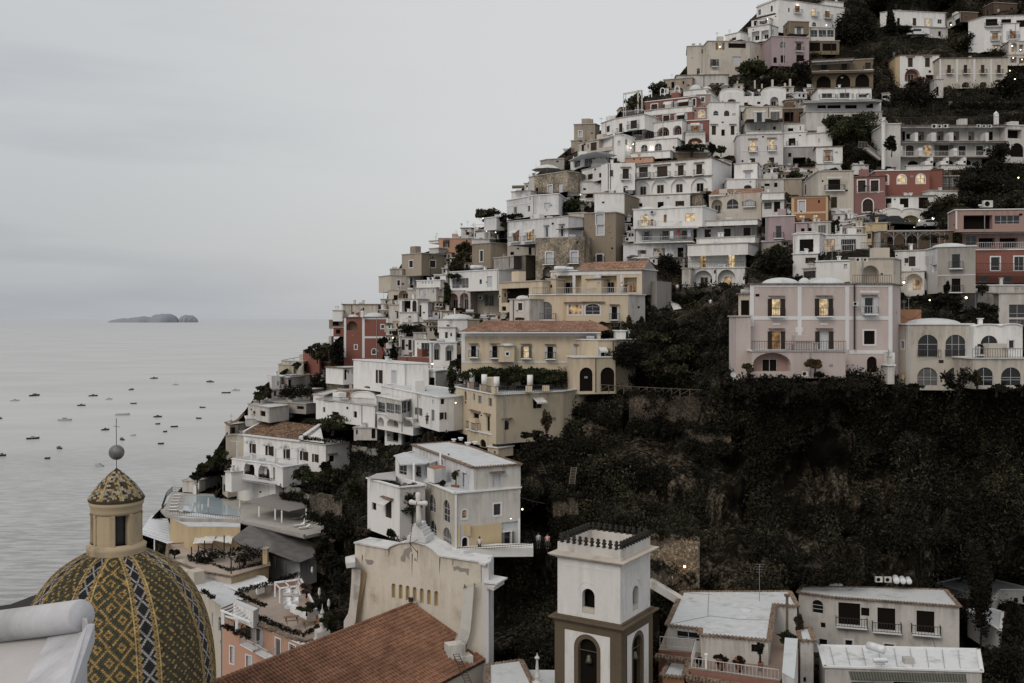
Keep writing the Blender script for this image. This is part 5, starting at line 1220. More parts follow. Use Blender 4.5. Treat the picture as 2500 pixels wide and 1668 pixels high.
left = R1-Vector((dn.x,dn.y,-dn.z)); mb.quad(R1-nr*.06, left, left+rd*34, R2-nr*.06); mb.build('roof_deck', TCH, ch)
mb = MB(); n_ = int(34/.45)
for i in range(n_):
    a = R1+rd*.45*i+Vector((0,0,.06)); mb.tube([a, a+rd*.5+Vector((0,0,.03))], [.15,.17], 7)
a = R1+Vector((0,0,.1)); b = at('V',1078,1150,93.2)+Vector((0,0,.1))
for i in range(16): p = a.lerp(b, i/16); q = a.lerp(b, (i+1.1)/16); mb.tube([p, q+Vector((0,0,.03))], [.16,.18], 7)
mb.build('ridge_tiles', TCH, ch)
mb = MB(); mb.bar(E1-nr*.12+Vector((0,0,-.05)), E2+Vector((0,0,-.17)), .16, .16); mb.build('gutter', flat('gutter_dark',(.05,.04,.035),.6), ch)
mb = MB(); mb.quad(E1-Vector((.25,0,.2)), E1+Vector((-.25,0,-16)), E2+Vector((-.25,0,-16)), E2-Vector((.25,0,.2))); mb.build('side_wall', CP, ch)
mb = MB(); a, b = at('V',1038,1305,89.0), at('V',1150,1568,86.0); w = Vector((.5,.12,0)); b = a+(b-a)*1.3
mb.bar(a, b, .05); mb.bar(a+w, b+w, .05)
for i in range(14): p = a.lerp(b, i/14); mb.bar(p, p+w, .035)
single(mb, 'ladder', IRON, 'rusty black ladder lying on the terracotta roof beside the scroll buttress', 'ladder')
mb = MB(); p = at('V',650,808,95.2); mb.box(p, .42, .35, .3, .3); mb.box(p+Vector((0,-.1,.22)), .5, .3, .08); mb.box(p+Vector((0,-.18,-.05)), .3, .04, .2)
single(mb, 'floodlight', IRON, 'small black floodlight on the ridge of the church roof', 'floodlight')
# ================================================================ near white roof edge, bottom left
nr_ = empty('white_house', at('S',100,1568,17), 'smooth white rounded ridge and gable of the roof closest to the camera', 'house')
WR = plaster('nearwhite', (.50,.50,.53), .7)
a = at('S',-160,1262,17.2); b = at('S',470,1180,15.8); rr = 90/2.347/F*16
mb = MB(); d = b-a; mb.tube([a, b-(d.normalized()*.05), b], [rr*1.05, rr, rr*.93], 36); mb.build('ridge_roll', WR, nr_, True)
mb = MB(); 
def Q4(pts, nm, mat): 
    mb = MB(); mb.add([at('S',x,y,D) for x,y,D in pts], [tuple(range(len(pts)))]); return mb.build(nm, mat, nr_)
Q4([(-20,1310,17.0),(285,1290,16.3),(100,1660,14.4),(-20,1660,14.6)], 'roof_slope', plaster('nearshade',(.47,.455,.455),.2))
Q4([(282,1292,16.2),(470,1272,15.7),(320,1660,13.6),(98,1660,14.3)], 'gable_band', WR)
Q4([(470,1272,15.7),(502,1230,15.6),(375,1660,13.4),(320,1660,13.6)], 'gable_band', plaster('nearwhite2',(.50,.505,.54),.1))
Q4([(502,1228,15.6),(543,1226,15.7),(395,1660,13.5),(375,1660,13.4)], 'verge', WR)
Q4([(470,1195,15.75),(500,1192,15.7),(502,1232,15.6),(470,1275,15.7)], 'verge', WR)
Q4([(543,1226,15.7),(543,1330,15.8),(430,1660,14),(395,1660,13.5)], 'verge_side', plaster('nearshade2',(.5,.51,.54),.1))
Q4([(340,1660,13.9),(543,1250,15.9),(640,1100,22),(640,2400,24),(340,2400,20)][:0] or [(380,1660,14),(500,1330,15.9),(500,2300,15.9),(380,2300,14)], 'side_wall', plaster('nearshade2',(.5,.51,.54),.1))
# ================================================================ houses at the lower right
W1 = H('low white roofed house with a brown tiled eave and potted shrubs on its terrace', [
 ('W',92.3,[(328,905),(712,948),(708,1012),(1482,1080),(1512,868),(1545,668),(1812,688),(1722,520),(500,524)],1235,'w','G:565:270:980:1082;k:1330:84:1125:1215',dict(closed=True,cope='t',skirt=.2)),
 ('W',92.0,[(225,1190),(640,1232),(560,1405),(1615,1552),(1830,1180),(1500,960),(330,930)],1700,'o','',dict(closed=True,cope=None,roof=plaster('terrace_floor',(.30,.23,.19),.4))),
])
addrail('low white roofed','W',240,1145,650,1180,91.5,90.5,.9,True); addrail('low white roofed','W',655,1180,600,1385,90.5,87,.9,True); addrail('low white roofed','W',605,1395,1600,1535,87,84,.9,True)
def eave(lbl,t,pts,z0,z1=None,name='tiled_eave'):
    r = find(lbl); mb = MB()
    P_ = [at(t,x,y,D) for x,y,D in pts]
    for a,b in zip(P_,P_[1:]):
        n = max(2,int((b-a).length/.3)); d = (b-a).normalized(); o = Vector((d.y,-d.x,0))
        for i in range(n):
            p = a.lerp(b,(i+.5)/n); mb.tube([p-o*.1, p+o*.45-Vector((0,0,.18))],[.12,.14],6)
        mb.bar(a,b,.35,.12); mb.bar(a-Vector((0,0,.35)),b-Vector((0,0,.35)),.1,.5)
    return mb.build(name,TILEC,r)
eave('low white roofed','W',[(190,1235,91.4),(600,1290,89.6),(545,1475,86.2),(1300,1600,83.6)],0)
W2 = H('white walled flat roofed corridor wall right of the potted terrace', [
 ('W',86.5,[(1640,1450),(1780,1568),(1820,1145),(1672,1130)],2100,'V','',dict(closed=True,cope=None,Ds=[80,78.5,88.5,88.8]))], name='wall', cat='wall', group=None)
H('small tan roofed annex below the terrace railing', [('W',88,[(270,1480),(520,1505),(575,1315),(370,1300)],1900,'O','',dict(closed=True,cope='t'))])
H('narrow white house with a tiled coping between the two terraces', [('W',92,[(1850,1080),(2000,1085),(1950,935),(1830,960)],1900,'w','k:1900:30:1500:1560',dict(closed=True,cope='t'))])
H('long white house with three dark balcony doors and a flat weathered roof', [
 ('X',113.5,[(-235,530),(190,588),(1605,692),(1440,500),(400,470),(-200,468)],1180,'w','Ga:-18:128:615:770;k:45:55:875:935;kO:45:90:1065:1137;kb:345:250:650:900;k:528:94:705:800;kb:770:205:708:960;kb:1218:205:742:990;gf:340:84:1075:1145;kf:800:110:1120:1165;kf:1240:110:1160:1180',dict(closed=True,cope='t',trim='190:196:600:1180')),
 ('X',118,[(-210,440),(270,438)],470,'W','',dict(depth=3,cope=None,reg=False))])
H('low front house with a mossy white roof and a green striped awning', [
 ('X',90,[(65,1382),(1862,1436),(1822,1192),(-2,1145)],1760,'w','k:500:260:1560:1700;k:1100:500:1560:1700',dict(closed=True,cope='w',roof=plaster('mossroof',(.66,.68,.70),1.0,(.09,.075,.04))))])
slab('X',88,[(335,1432),(1680,1462),(1690,1556),(365,1528)],.05,flat('awning_green',(.035,.042,.03),.9),'awning',find('low front house'),Ds=[88.8,87.6,85.8,87])
mb = MB()
for i in range(40):
    a = at('X',345+i*33.5,1434+i*.8,88.7-i*.03); b = at('X',372+i*33.2,1530+i*.75,86.85-i*.03); mb.bar(a,b,.16,.02)
mb.build('awning_stripe', flat('awning_stripe',(.10,.10,.085),.9), find('low front house'))
H('white house at the lower right edge beside the dark conifer', [
 ('X',128,[(2010,612),(2060,497),(2460,500)],760,'w','g:2255:50:590:640;k:2345:30:570:650;k:1:1:1:1',dict(cope='w')),
 ('X',124,[(1700,740),(2075,965),(2100,760),(1870,690)],1010,'V','',dict(closed=True,cope='w'))])
H('cracked white roof beside the slender finial at the bottom edge', [
 ('V',84,[(1362,1402),(1655,1362),(1765,1600),(1362,1640)],1700,'w','',dict(closed=True,Ds=None,cope='t')) if False else ('V',82.5,[(1362,1700),(1790,1640),(1655,1362),(1362,1402)],1900,'w','',dict(closed=True,cope='t')),
 ('V',87,[(1700,1640),(2010,1568),(2020,1450),(1705,1448)],1800,'w','',dict(closed=True,cope=None))])
mb = MB(); mb.lathe(at('V',1806,1568,81), [(.42,0),(.42,.1),(.2,.2),(.16,.3),(.24,.5),(.24,.6),(.16,.7),(.15,1.0),(.08,1.9),(.08,1.95),(.2,2.02),(.22,2.1),(.14,2.2),(.05,2.3),(.02,2.5)], 14)
single(mb,'finial',pal('w'),'slender white plaster finial with a ball top at the bottom edge','finial',smooth=True)
# ================================================================ pink hotel below the pool, with its terraces
H('pink hotel with white framed doors and vine trimmed terraces', [
 ('U',133,[(440,800),(780,882),(1180,1050),(1330,1118),(1400,1125),(1478,1092),(1600,900),(1330,378),(1000,440),(640,535)],1500,'n','gOf:855:56:945:1125;gf:1075:54:1060:1275;gf:1240:66:1130:1260;wf:547:42:1150:1340;wf:740:60:1255:1470;aDo:700:120:885:1040;xb:1:1:1:1',dict(closed=True,cope='w',roof=plaster('rooftiles',(.42,.35,.30),.6),parapet=.9)),
 ('U',132,[(595,612),(850,712),(790,745),(560,640)],800,'W','',dict(closed=True,cope=None,reg=False)),
 ('U',149.5,[(205,375),(440,445),(620,515),(1000,440),(900,350),(320,300)],1500,'C','w:250:40:420:540;aDy:350:80:470:610;aDo:520:120:545:650;gf:270:32:800:960;gf:330:34:760:930;af:408:38:800:960;gf:540:40:760:930',dict(closed=True,cope='w',roof=plaster('hotelroof',(.62,.63,.64),.5))),
 ('U',151,[(-200,330),(205,530),(440,700)],1700,'C','w:330:34:770:930;a:408:36:810:980',dict(cope=None,depth=5)),
], name='hotel', cat='hotel')
addrail('pink hotel','u',445,880,760,1040,133,129,.9)
rt = find('pink hotel'); mb = MB()
for i in range(7): mb.bar(at('u',430+i*50,735+i*18,131), at('u',590+i*45,668+i*16,134.5), .13)
mb.bar(at('u',420,735,131), at('u',760,870,127.5), .2); mb.bar(at('u',590,665,134.5), at('u',770,770,132), .16)
for x,y in ((445,740),(605,835)): mb.bar(at('u',x,y+150,131), at('u',x,y,131), .4)
mb.build('pergola', WHITEP, rt)
eave('pink hotel','u',[(740,825,133.5),(1000,930,130),(1200,1020,127.5),(1330,1075,126),(1400,1085,125.8),(1470,1060,126.5)],0)
eave('pink hotel','u',[(605,610,136.5),(720,670,135),(850,715,134)],0)
for (x,y,D) in ((790,1140,130.5),(960,1230,128)):
    mb = MB(); a = at('u',x-75,y-50,D+1.5); b = at('u',x+75,y+30,D-1.5); o = Vector((-.6,-1.0,0)); mb.add([a,b,b+o,a+o,a-Vector((0,0,.15)),b-Vector((0,0,.15)),b+o-Vector((0,0,.15)),a+o-Vector((0,0,.15))],[(0,1,2,3),(7,6,5,4),(3,2,6,7)])
    bl = mb.build('balcony',COPEW,rt); mb = MB(); rail(mb,a+o,b+o); rail(mb,a,a+o); rail(mb,b,b+o); mb.build('railing',RAILW,bl)
# pool hotel
H('cream terrace hotel with a vine pergola and a rooftop swimming pool', [
 ('P',158,[(362,1000),(745,1150),(1100,1215),(1530,1085),(1480,850),(900,800),(380,840)],1600,'C','aDk:440:120:1030:1200;w:570:36:1165:1265;w:690:36:1235:1400',dict(closed=True,cope='t',seg={2:'y'},parapet=.7,roof=plaster('rooftiles',(.42,.35,.30),.6))),
 ('P',174,[(400,540),(615,640),(1030,640),(1205,650),(1205,560),(700,480)],735,'y','',dict(closed=True,cope=None,skirt=3,trim='')),
 ('P',164,[(1535,960),(1890,1060),(2080,1000),(2000,900)],1210,'V','',dict(closed=True,cope=None)),
 ('P',168,[(1940,775),(2165,860),(2150,1060),(2300,800),(2100,720)][:2]+[(2280,800),(2050,700)],1080,'y','',dict(closed=True,cope='t')),
], name='hotel', cat='hotel')
ph = find('cream terrace hotel')
zd = onz('P',540,555,0).z; zd = at('P',540,550,174).z
def pl(t,pts,z): return [onz(t,x,y,z) for x,y in pts]
def flatslab(t,pts,z,th,mat,nm,parent):
    P_ = pl(t,pts,z); mb = MB(); n = len(P_)
    mb.add(P_+[p-Vector((0,0,th)) for p in P_],[tuple(range(n)),tuple(range(2*n-1,n-1,-1))]+[(i,n+i,n+(i+1)%n,(i+1)%n) for i in range(n)]); return mb.build(nm,mat,parent)
deck = [(305,452),(350,500),(545,560),(1000,565),(1200,575),(1500,640),(1940,745),(2200,690),(2050,470),(1700,275),(1000,270),(720,255),(430,235),(350,390)]
flatslab('P',deck,zd,.5,plaster('pooldeck',(.42,.40,.37),.6),'pool_deck',ph)
xs = [px('P',*p) for p in deck]; REG.append((min(q[0] for q in xs),max(q[0] for q in xs),min(q[1] for q in xs),max(q[1] for q in xs),192))
POOL = flat('pool_water',(.36,.43,.47),.06,.5,var=.08,scale=.4)
flatslab('P',[(548,440),(585,300),(610,287),(940,287),(1110,430),(1200,440),(1200,500),(1000,520),(680,500)],zd+.06,.1,POOL,'pool_water',ph)
mb = MB(); ed_ = pl('P',[(305,452),(350,500),(545,560),(1000,565),(1200,575),(1500,640),(1940,745)],zd+.45)
for a,b in zip(ed_,ed_[1:]): mb.bar(a,b,.45,.5); 
mb.build('parapet',plaster('deckedge',(.36,.34,.32),.9),ph)
mb = MB(); e2 = pl('P',[(305,452),(360,300),(430,235),(560,250)],zd)
for a,b in zip(e2,e2[1:]): rail(mb,a,b,1.0,.4)
rail(mb,ed_[1],ed_[4],.8,.5); mb.build('railing',IRON,ph)
for x in (470,540,620,740,870,1000): mb = MB(); a = at('p',x,575+(x<600)*(-15),165); b = at('p',x,650+(x<600)*(-20),166); mb.bar(a+Vector((0,-.3,0)),b+Vector((0,.6,0)),.35,.7); mb.build('corbel',pal('y'),ph)
def canopy(t,pts,Ds,mat,lbl,posts=(),name='canopy',cat='canopy'):
    mb = MB(); P_ = [at(t,x,y,D) for (x,y),D in zip(pts,Ds)]; n = len(P_); c = sum(P_,Vector())/n
    e = empty(name,(c.x,c.y,c.z-2.5),lbl,cat)
    mb.add(P_+[p-Vector((0,0,.12)) for p in P_],[tuple(range(n)),tuple(range(2*n-1,n-1,-1))]+[(i,n+i,n+(i+1)%n,(i+1)%n) for i in range(n)]); mb.build('canopy_top' if name=='canopy' else 'roof',mat,e)
    for x,y0,y1,D in posts: m = MB(); m.bar(at(t,x,y1,D),at(t,x,y0,D),.22); m.build('post',WHITEP,e)
    return e
SLAT = plaster('slatwhite',(.62,.64,.68),.35)
c1 = canopy('p',[(48,712),(190,505),(360,515),(410,640),(690,745),(385,832)],[172,186,186,176,166,163],SLAT,'white slatted canopy beyond the church dome',[(80,720,880,172),(222,780,950,168),(372,830,1000,163)])
mb = MB()
for i in range(9): t_ = i/9; a = at('p',60+130*t_*1.05,705-190*t_,172.2+14*t_)+Vector((0,0,.1)); b = at('p',400-30*t_,800-270*t_,164.5+20*t_)+Vector((0,0,.1)); mb.bar(a,b,.15,.12)
mb.build('canopy_slat',COPEW,c1)
GREYC = flat('canopy_grey',(.13,.122,.118),.9,var=.25,scale=.6,bump=.3)
c2 = canopy('p',[(1110,770),(1335,600),(1950,752),(1860,885),(1560,830)],[152,160,157,152,151],GREYC,'big grey fabric canopy sloping over the restaurant terrace')
mb = MB(); mb.add([at('p',x,y,D) for x,y,D in ((1110,770,152),(1560,830,151),(1860,885,152),(1830,1040,147),(1560,935,148.5),(1200,840,150))],[(5,4,3,2,1,0)]); mb.add([at('p',x,y,D) for x,y,D in ((1860,885,152),(1950,752,157),(2090,965,150),(1890,1048,147),(1830,1040,147))],[(0,4,3,2,1)]); mb.build('canopy_flap',GREYC,c2)
mb = MB(); mb.bar(at('p',1605,1210,147),at('p',1605,980,147.5),.12); mb.bar(at('p',1730,1200,147),at('p',1730,1020,147.5),.12); mb.build('post',IRON,c2)
canopy('P',[(1265,345),(1590,262),(1990,318),(1960,420),(1770,460),(1500,405)],[176,182,178,172,169,172],plaster('canopygrey2',(.24,.225,.215),.5),'flat grey pergola roof beside the swimming pool',[(1420,410,525,173),(1605,430,560,171),(1680,455,590,169),(1960,430,520,172)])
canopy('p',[(662,832),(705,706),(935,706),(905,790),(880,830)],[156,160,160,156,156],CLOTH,'pale cloth awning below the yellow pool terrace wall')
canopy('p',[(905,790),(1000,708),(1160,720),(1115,770),(1100,830)],[156,160,160,156,155],CLOTH,'second pale cloth awning joining the grey canopy')
# grove of vines on the hotel terrace
pg = empty('pergola', at('p',1000,1000,150), 'dark vine covered iron pergola on the cream hotel terrace', 'pergola'); mb = MB()
for x,y0,y1,D in ((645,870,1010,152),(725,850,1090,150),(795,800,1080,151),(885,830,1050,150),(1100,1000,1180,143),(1020,740,1100,152),(1195,980,1140,146),(1455,870,1080,147)): mb.bar(at('p',x,y1,D),at('p',x,y0,D),.16)
for x0,y0,x1,y1 in ((920,840,1110,1000),(1060,820,1210,980),(1160,810,1310,960),(1230,800,1390,945),(1100,1000,1450,900),(730,870,1100,1000)): mb.bar(at('p',x0,y0,152),at('p',x1,y1,146),.1)
mb.build('frame',IRON,pg)
H('small yellow chimney tower on the hotel terrace', [('P',155,[(1460,895),(1515,895)],1070,'y','',dict(depth=.9,reg=False))],name='chimney',cat='chimney',group=None)

H('grey flat roofed terrace house stepping along the left cliff', [
 ('N',208,[(790,462),(930,470),(1395,500)],560,'g','k:1060:160:525:560;k:1330:80:525:560',dict(depth=8,roof=plaster('greyroof',(.30,.29,.28),.5))),
 ('N',204,[(730,500),(830,520),(975,545)],650,'w','k:900:60:580:640;x:800:30:580:630',dict(depth=6)),
 ('N',206,[(970,560),(1500,540)],665,'B','kD:1060:160:575:655;kD:1330:120:575:655;k:1220:60:580:655',dict(depth=4)),
 ('N',209,[(1000,335),(1130,330),(1440,340)],440,'g','k:1160:60:365:420;x:1040:30:350:410;k:1300:40:360:400',dict(depth=5)),
 ('N',205,[(1185,450),(1240,450)],640,'W','',dict(depth=1.5,cope=None)),
 ('N',200,[(710,668),(980,660)],745,'w','',dict(depth=5,cope='w')),
 ('N',214,[(1190,200),(1290,190),(1440,170)],350,'g','k:1210:40:220:300',dict(depth=5)),
])
H('little white changing rooms with arched niches behind the swimming pool', [
 ('P',198,[(700,160),(760,110),(990,40)],260,'W','aDB:785:60:195:262;aDB:870:64:170:262;xf:960:36:130:230',dict(depth=4)),
 ('P',195,[(1000,60),(1060,100)],250,'C','k:1020:24:150:240',dict(depth=3)),
 ('P',200,[(540,110),(700,120)],225,'w','',dict(depth=3)),
])

r = find('low white roofed'); mb = MB()
for a,b in (((335,900),(820,802)),((820,802),(1140,840)),((1140,840),(1490,850)),((520,535),(830,560)),((800,515),(790,800))): mb.bar(at('W',*a,92.3*3510/(a[1]+2605))+Vector((0,0,.05)),at('W',*b,92.3*3510/(b[1]+2605))+Vector((0,0,.05)),.06,.04)
mb.build('roof_seam',plaster('seam',(.36,.37,.38),.8),r)
mb = MB(); c = at('W',1225,800,96.8); mb.lathe(c,[(.75,0),(.7,.35),(.55,.5),(.55,.6),(0,.65)],12); mb.build('roof_vent',pal('V'),r)
r = find('low front house'); mb = MB()
for i in range(9): x = 180+i*180; mb.bar(at('X',x,1385+i*5,89.9-i*.1)+Vector((0,0,.04)),at('X',x-60+i*4,1155+i*4,95.2-i*.1)+Vector((0,0,.04)),.05,.04)
mb.build('roof_seam',plaster('seam',(.36,.37,.38),.8),r)
mb = MB(); p = at('X',1020,1345,91); mb.box(p+Vector((0,0,.3)),.9,.7,.6); mb.build('roof_hatch',pal('S'),r)
def wire(t,p,q,D0,D1,sag,label):
    a,b = at(t,*p,D0),at(t,*q,D1); mb = MB(); n = 10; P_ = [a.lerp(b,i/n)-Vector((0,0,sag*4*(i/n)*(1-i/n))) for i in range(n+1)]
    for u,v in zip(P_,P_[1:]): mb.bar(u,v,.045)
    single(mb,'cable',IRON,label,'cable','cables strung between the houses')
wire('X',(-60,350),(400,470),116,114,1.2,'cable drooping over the left end of the long white roof'); wire('X',(1300,1060),(1580,1520),108,89,1.0,'cable hanging from the third balcony to the mossy roof')
wire('K',(2100,560),(2347,520),125,130,.8,'cable between the pink villa and the orange wall'); wire('I',(1290,480),(1390,520),192,189,.5,'cable from the stone tower to the lit balcony house'); wire('J',(1890,640),(2347,760),165,150,2.0,'long cable over the dark slope right of the yellow villa')
# ================================================================ terrain
SKY = [(180,1500),(300,1400),(330,1345),(372,1262),(420,1215),(455,1178),(478,1150),(520,1112),(560,1045),(600,1000),(640,945),(690,905),(740,880),(800,850),(840,812),(880,770),(930,800),(948,700),(975,640),(1000,620),(1060,600),(1130,565),(1180,545),(1240,510),(1252,475),(1300,425),(1400,345),(1480,302),(1520,255),(1580,225),(1640,195),(1690,140),(1780,100),(1850,30),(1900,-10),(2050,-60),(2600,-80)]
MAN = [(330,1420,200),(370,1340,204),(400,1300,204),(430,1260,200),(400,1500,165),(500,1640,150),(700,1660,140),(420,1215,204),(470,1160,200),(540,1080,200),(600,1010,208),(660,950,212),(700,930,215),(745,900,216),
 (1250,1010,150),(1300,1120,146),(1280,1250,135),(1200,1340,128),(1250,1450,122),(1250,1640,112),(1350,1240,128),(1420,1160,136),(1450,1060,140),(1500,1000,142),(1600,940,147),
 (1700,800,150),(1740,760,155),(1700,850,148),(1600,780,163),(1650,700,176),(1550,860,152),(1620,900,148),
 (1650,1000,139),(1750,1050,133),(1800,1000,127),(1850,960,124),(1950,950,123),(2000,920,124.5),(2150,940,126),(2300,945,128),(2450,945,128),
 (1900,1050,126),(1900,1150,127),(1850,1250,124),(1750,1250,124),(1650,1200,127),(1550,1150,131),(1550,1290,120),(1650,1330,115),(1640,1440,110),(1700,1420,111),(1750,1480,109),(1850,1340,117),(1950,1250,123),
 (2050,1100,124),(2200,1100,126),(2350,1050,127),(2480,1050,127),(2050,1250,124),(2200,1250,124),(2350,1250,124),(2480,1250,122),(2050,1380,119),(2200,1350,121),(2350,1350,124),(2480,1350,124),
 (2400,1500,118),(2400,1640,105),(2480,1600,106),(1950,1400,116),(1560,1500,108),(1560,1640,100),(1720,1640,88),(2000,1640,88),(2200,1660,86),
 (1850,660,172),(1900,600,176),(1820,700,160),(1610,650,184),(1640,600,188),(2300,620,176),(2400,460,205),(2450,520,190),(2330,500,192),
 (2250,240,246),(2400,240,246),(2150,260,240),(2200,290,225),(2400,290,222),(2350,180,262),(2200,170,264),(2100,170,262),(2050,100,285),(2150,30,315),(2300,10,325),(2450,-20,335),(2050,-40,340),(2000,50,290),(1960,60,288),
 (1950,180,258),(1850,180,256),(1800,205,247),(2040,100,280),(2250,120,275),(2350,110,280),(2350,60,300),(2450,380,212),(2100,330,222),(2090,300,228),(2110,370,212),(2150,420,206),
 (1940,-10,320),(1850,40,292),(1560,240,258),(1700,170,268),(1540,260,250)]
GX = np.arange(150, 2760, 10.0); NV = 170
ctrl = np.array(CTRL+[(a,b,c) for a,b,c in MAN]); wts = np.concatenate([np.ones(len(CTRL)), np.full(len(MAN), 2.5)])
skyx = np.array([p[0] for p in SKY]); skyy = np.array([p[1] for p in SKY])
YB = 1760.0
def field(X, Y):
    out = np.empty(X.shape)
    for i in range(X.shape[0]):
        dx = X[i][:,None]-ctrl[:,0][None]; dy = (Y[i][:,None]-ctrl[:,1][None])*1.3
        w = wts/(dx*dx+dy*dy+60)**1.9; out[i] = np.exp((w*np.log(ctrl[:,2])).sum(1)/w.sum(1))
    return out
V_ = np.linspace(0, 1, NV); top = np.interp(GX, skyx, skyy)+np.interp(GX, [900,970,1650,1750],[0,9,9,0])
Xg = np.repeat(GX[:,None], NV, 1); Yg = YB+(top[:,None]-YB)*V_[None]
Dg = field(Xg, Yg)
def blur(A):
    B = A.copy(); B[1:-1,1:-1] = (A[1:-1,1:-1]*4+A[:-2,1:-1]+A[2:,1:-1]+A[1:-1,:-2]+A[1:-1,2:])/8; return B
for _ in range(2): Dg = blur(Dg)
# cliff relief in the ravine
for i in range(len(GX)):
    for j in range(NV):
        x, y = Xg[i,j], Yg[i,j]
        m = min(max((x-1230)/80,0),1)*min(max((y-900)/50,0),1)
        a = noise.fractal(Vector((x*.012,y*.006,1.3)), 1.0, 2.0, 5)*3.2; b = noise.noise(Vector((x*.04,y*.012,7)))*1.5
        Dg[i,j] += (a+b)*m + noise.noise(Vector((x*.03,y*.03,3)))*.8*(1-m)
def enforce(Dg):
    for x0,x1,y0,y1,d in REG:
        ii = np.where((GX > x0-11) & (GX < x1+11))[0]
        for i in ii:
            c = (Yg[i] > y0-2) & (Yg[i] < y1-1); Dg[i][c] = np.maximum(Dg[i][c], d+1.6)
    return Dg
Dg = enforce(Dg); 
def P3(x, y, d): return ((x-CX)/F*d, d, CZ-(y-HY)/F*d)
vs = []; nx = len(GX)
cols_ = []
for i in range(nx):
    col = [P3(Xg[i,j],Yg[i,j],Dg[i,j]) for j in range(NV)]
    lx, ly, lz_ = col[-1]
    for k, (dy, dz) in enumerate(((4,-1.5),(15,-8),(40,-30),(110,-90),(200,-200))): col.append((lx*(1+dy/ly*.7), ly+dy, max(lz_+dz, -6)))
    cols_.append(col)
m_ = NV+5; verts = []
# the shore side: fold the first column down to the sea
c0 = cols_[0]; pre = [(x-14, y+10, max(z-25, -6)) for x,y,z in c0]; pre2 = [(x-30, y+22, -6) for x,y,z in c0]
cols_ = [pre2, pre]+cols_; nx2 = len(cols_)
for c in cols_: verts += c
fs = [(i*m_+j, (i+1)*m_+j, (i+1)*m_+j+1, i*m_+j+1) for i in range(nx2-1) for j in range(m_-1)]
TB, nt, b, N, Lk = newmat('hillside_ground'); b.inputs['Roughness'].default_value = 1; b.inputs['Specular IOR Level'].default_value = .05
tc = N('ShaderNodeTexCoord')
def nz(sc, det, mp=None):
    n = N('ShaderNodeTexNoise'); n.inputs['Scale'].default_value = sc; n.inputs['Detail'].default_value = det; n.inputs['Roughness'].default_value = .65
    if mp: q = N('ShaderNodeMapping'); q.inputs['Scale'].default_value = mp; Lk(tc.outputs['Object'], q.inputs[0]); Lk(q.outputs[0], n.inputs['Vector'])
    else: Lk(tc.outputs['Object'], n.inputs['Vector'])
    return n.outputs['Fac']
def mr(x,a,c,d=0,e=1):
    r = N('ShaderNodeMapRange'); r.inputs[1].default_value=a; r.inputs[2].default_value=c; r.inputs[3].default_value=d; r.inputs[4].default_value=e; Lk(x,r.inputs[0]); return r.outputs[0]
def mixc(f,A,B):
    m = N('ShaderNodeMix'); m.data_type='RGBA'; Lk(f,m.inputs['Factor'])
    for k,v in (('A',A),('B',B)):
        if isinstance(v,tuple): m.inputs[k].default_value=(*v,1)
        else: Lk(v,m.inputs[k])
    return m.outputs['Result']
vo = N('ShaderNodeTexVoronoi'); vo.inputs['Scale'].default_value = 1.1; mq = N('ShaderNodeMapping'); mq.inputs['Scale'].default_value = (1.6,1.6,.55)
nw = N('ShaderNodeTexNoise'); nw.inputs['Scale'].default_value = 2.2; nw.inputs['Detail'].default_value = 6; Lk(tc.outputs['Object'],nw.inputs['Vector']); vm = N('ShaderNodeVectorMath'); vm.operation = 'MULTIPLY_ADD'; vm.inputs[1].default_value = (1.2,1.2,1.2); Lk(nw.outputs['Color'],vm.inputs[0]); Lk(tc.outputs['Object'],vm.inputs[2]); Lk(vm.outputs[0],mq.inputs[0]); Lk(mq.outputs[0],vo.inputs['Vector'])
rb_ = N('ShaderNodeRGBToBW'); Lk(vo.outputs['Color'],rb_.inputs[0]); rm_ = N('ShaderNodeMath'); rm_.operation = 'MULTIPLY'; Lk(mr(rb_.outputs[0],.3,.75),rm_.inputs[0]); Lk(mr(nz(2.4,9),.40,.62),rm_.inputs[1])
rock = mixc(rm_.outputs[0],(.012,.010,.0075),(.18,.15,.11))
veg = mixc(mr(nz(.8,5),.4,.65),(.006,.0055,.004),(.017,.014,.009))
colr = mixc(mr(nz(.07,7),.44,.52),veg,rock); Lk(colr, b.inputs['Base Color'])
bp = N('ShaderNodeBump'); bp.inputs['Strength'].default_value = 1; bp.inputs['Distance'].default_value = .5; Lk(nz(2.6,9), bp.inputs['Height']); Lk(bp.outputs[0], b.inputs['Normal'])
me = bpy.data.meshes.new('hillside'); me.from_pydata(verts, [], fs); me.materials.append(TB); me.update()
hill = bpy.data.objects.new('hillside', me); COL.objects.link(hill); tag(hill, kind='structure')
def depth_at(x, y):
    x = min(max(x, GX[0]), GX[-1])
    i = (x-GX[0])/10.0; i0 = int(min(max(i,0),nx-2)); t = min(max(i-i0,0),1); r = 0
    for k, w in ((i0,1-t),(i0+1,t)):
        j = (y-YB)/(top[k]-YB)*(NV-1); j0 = int(min(max(j,0),NV-2)); u = min(max(j-j0,0),1); r += w*(Dg[k,j0]*(1-u)+Dg[k,j0+1]*u)
    return r
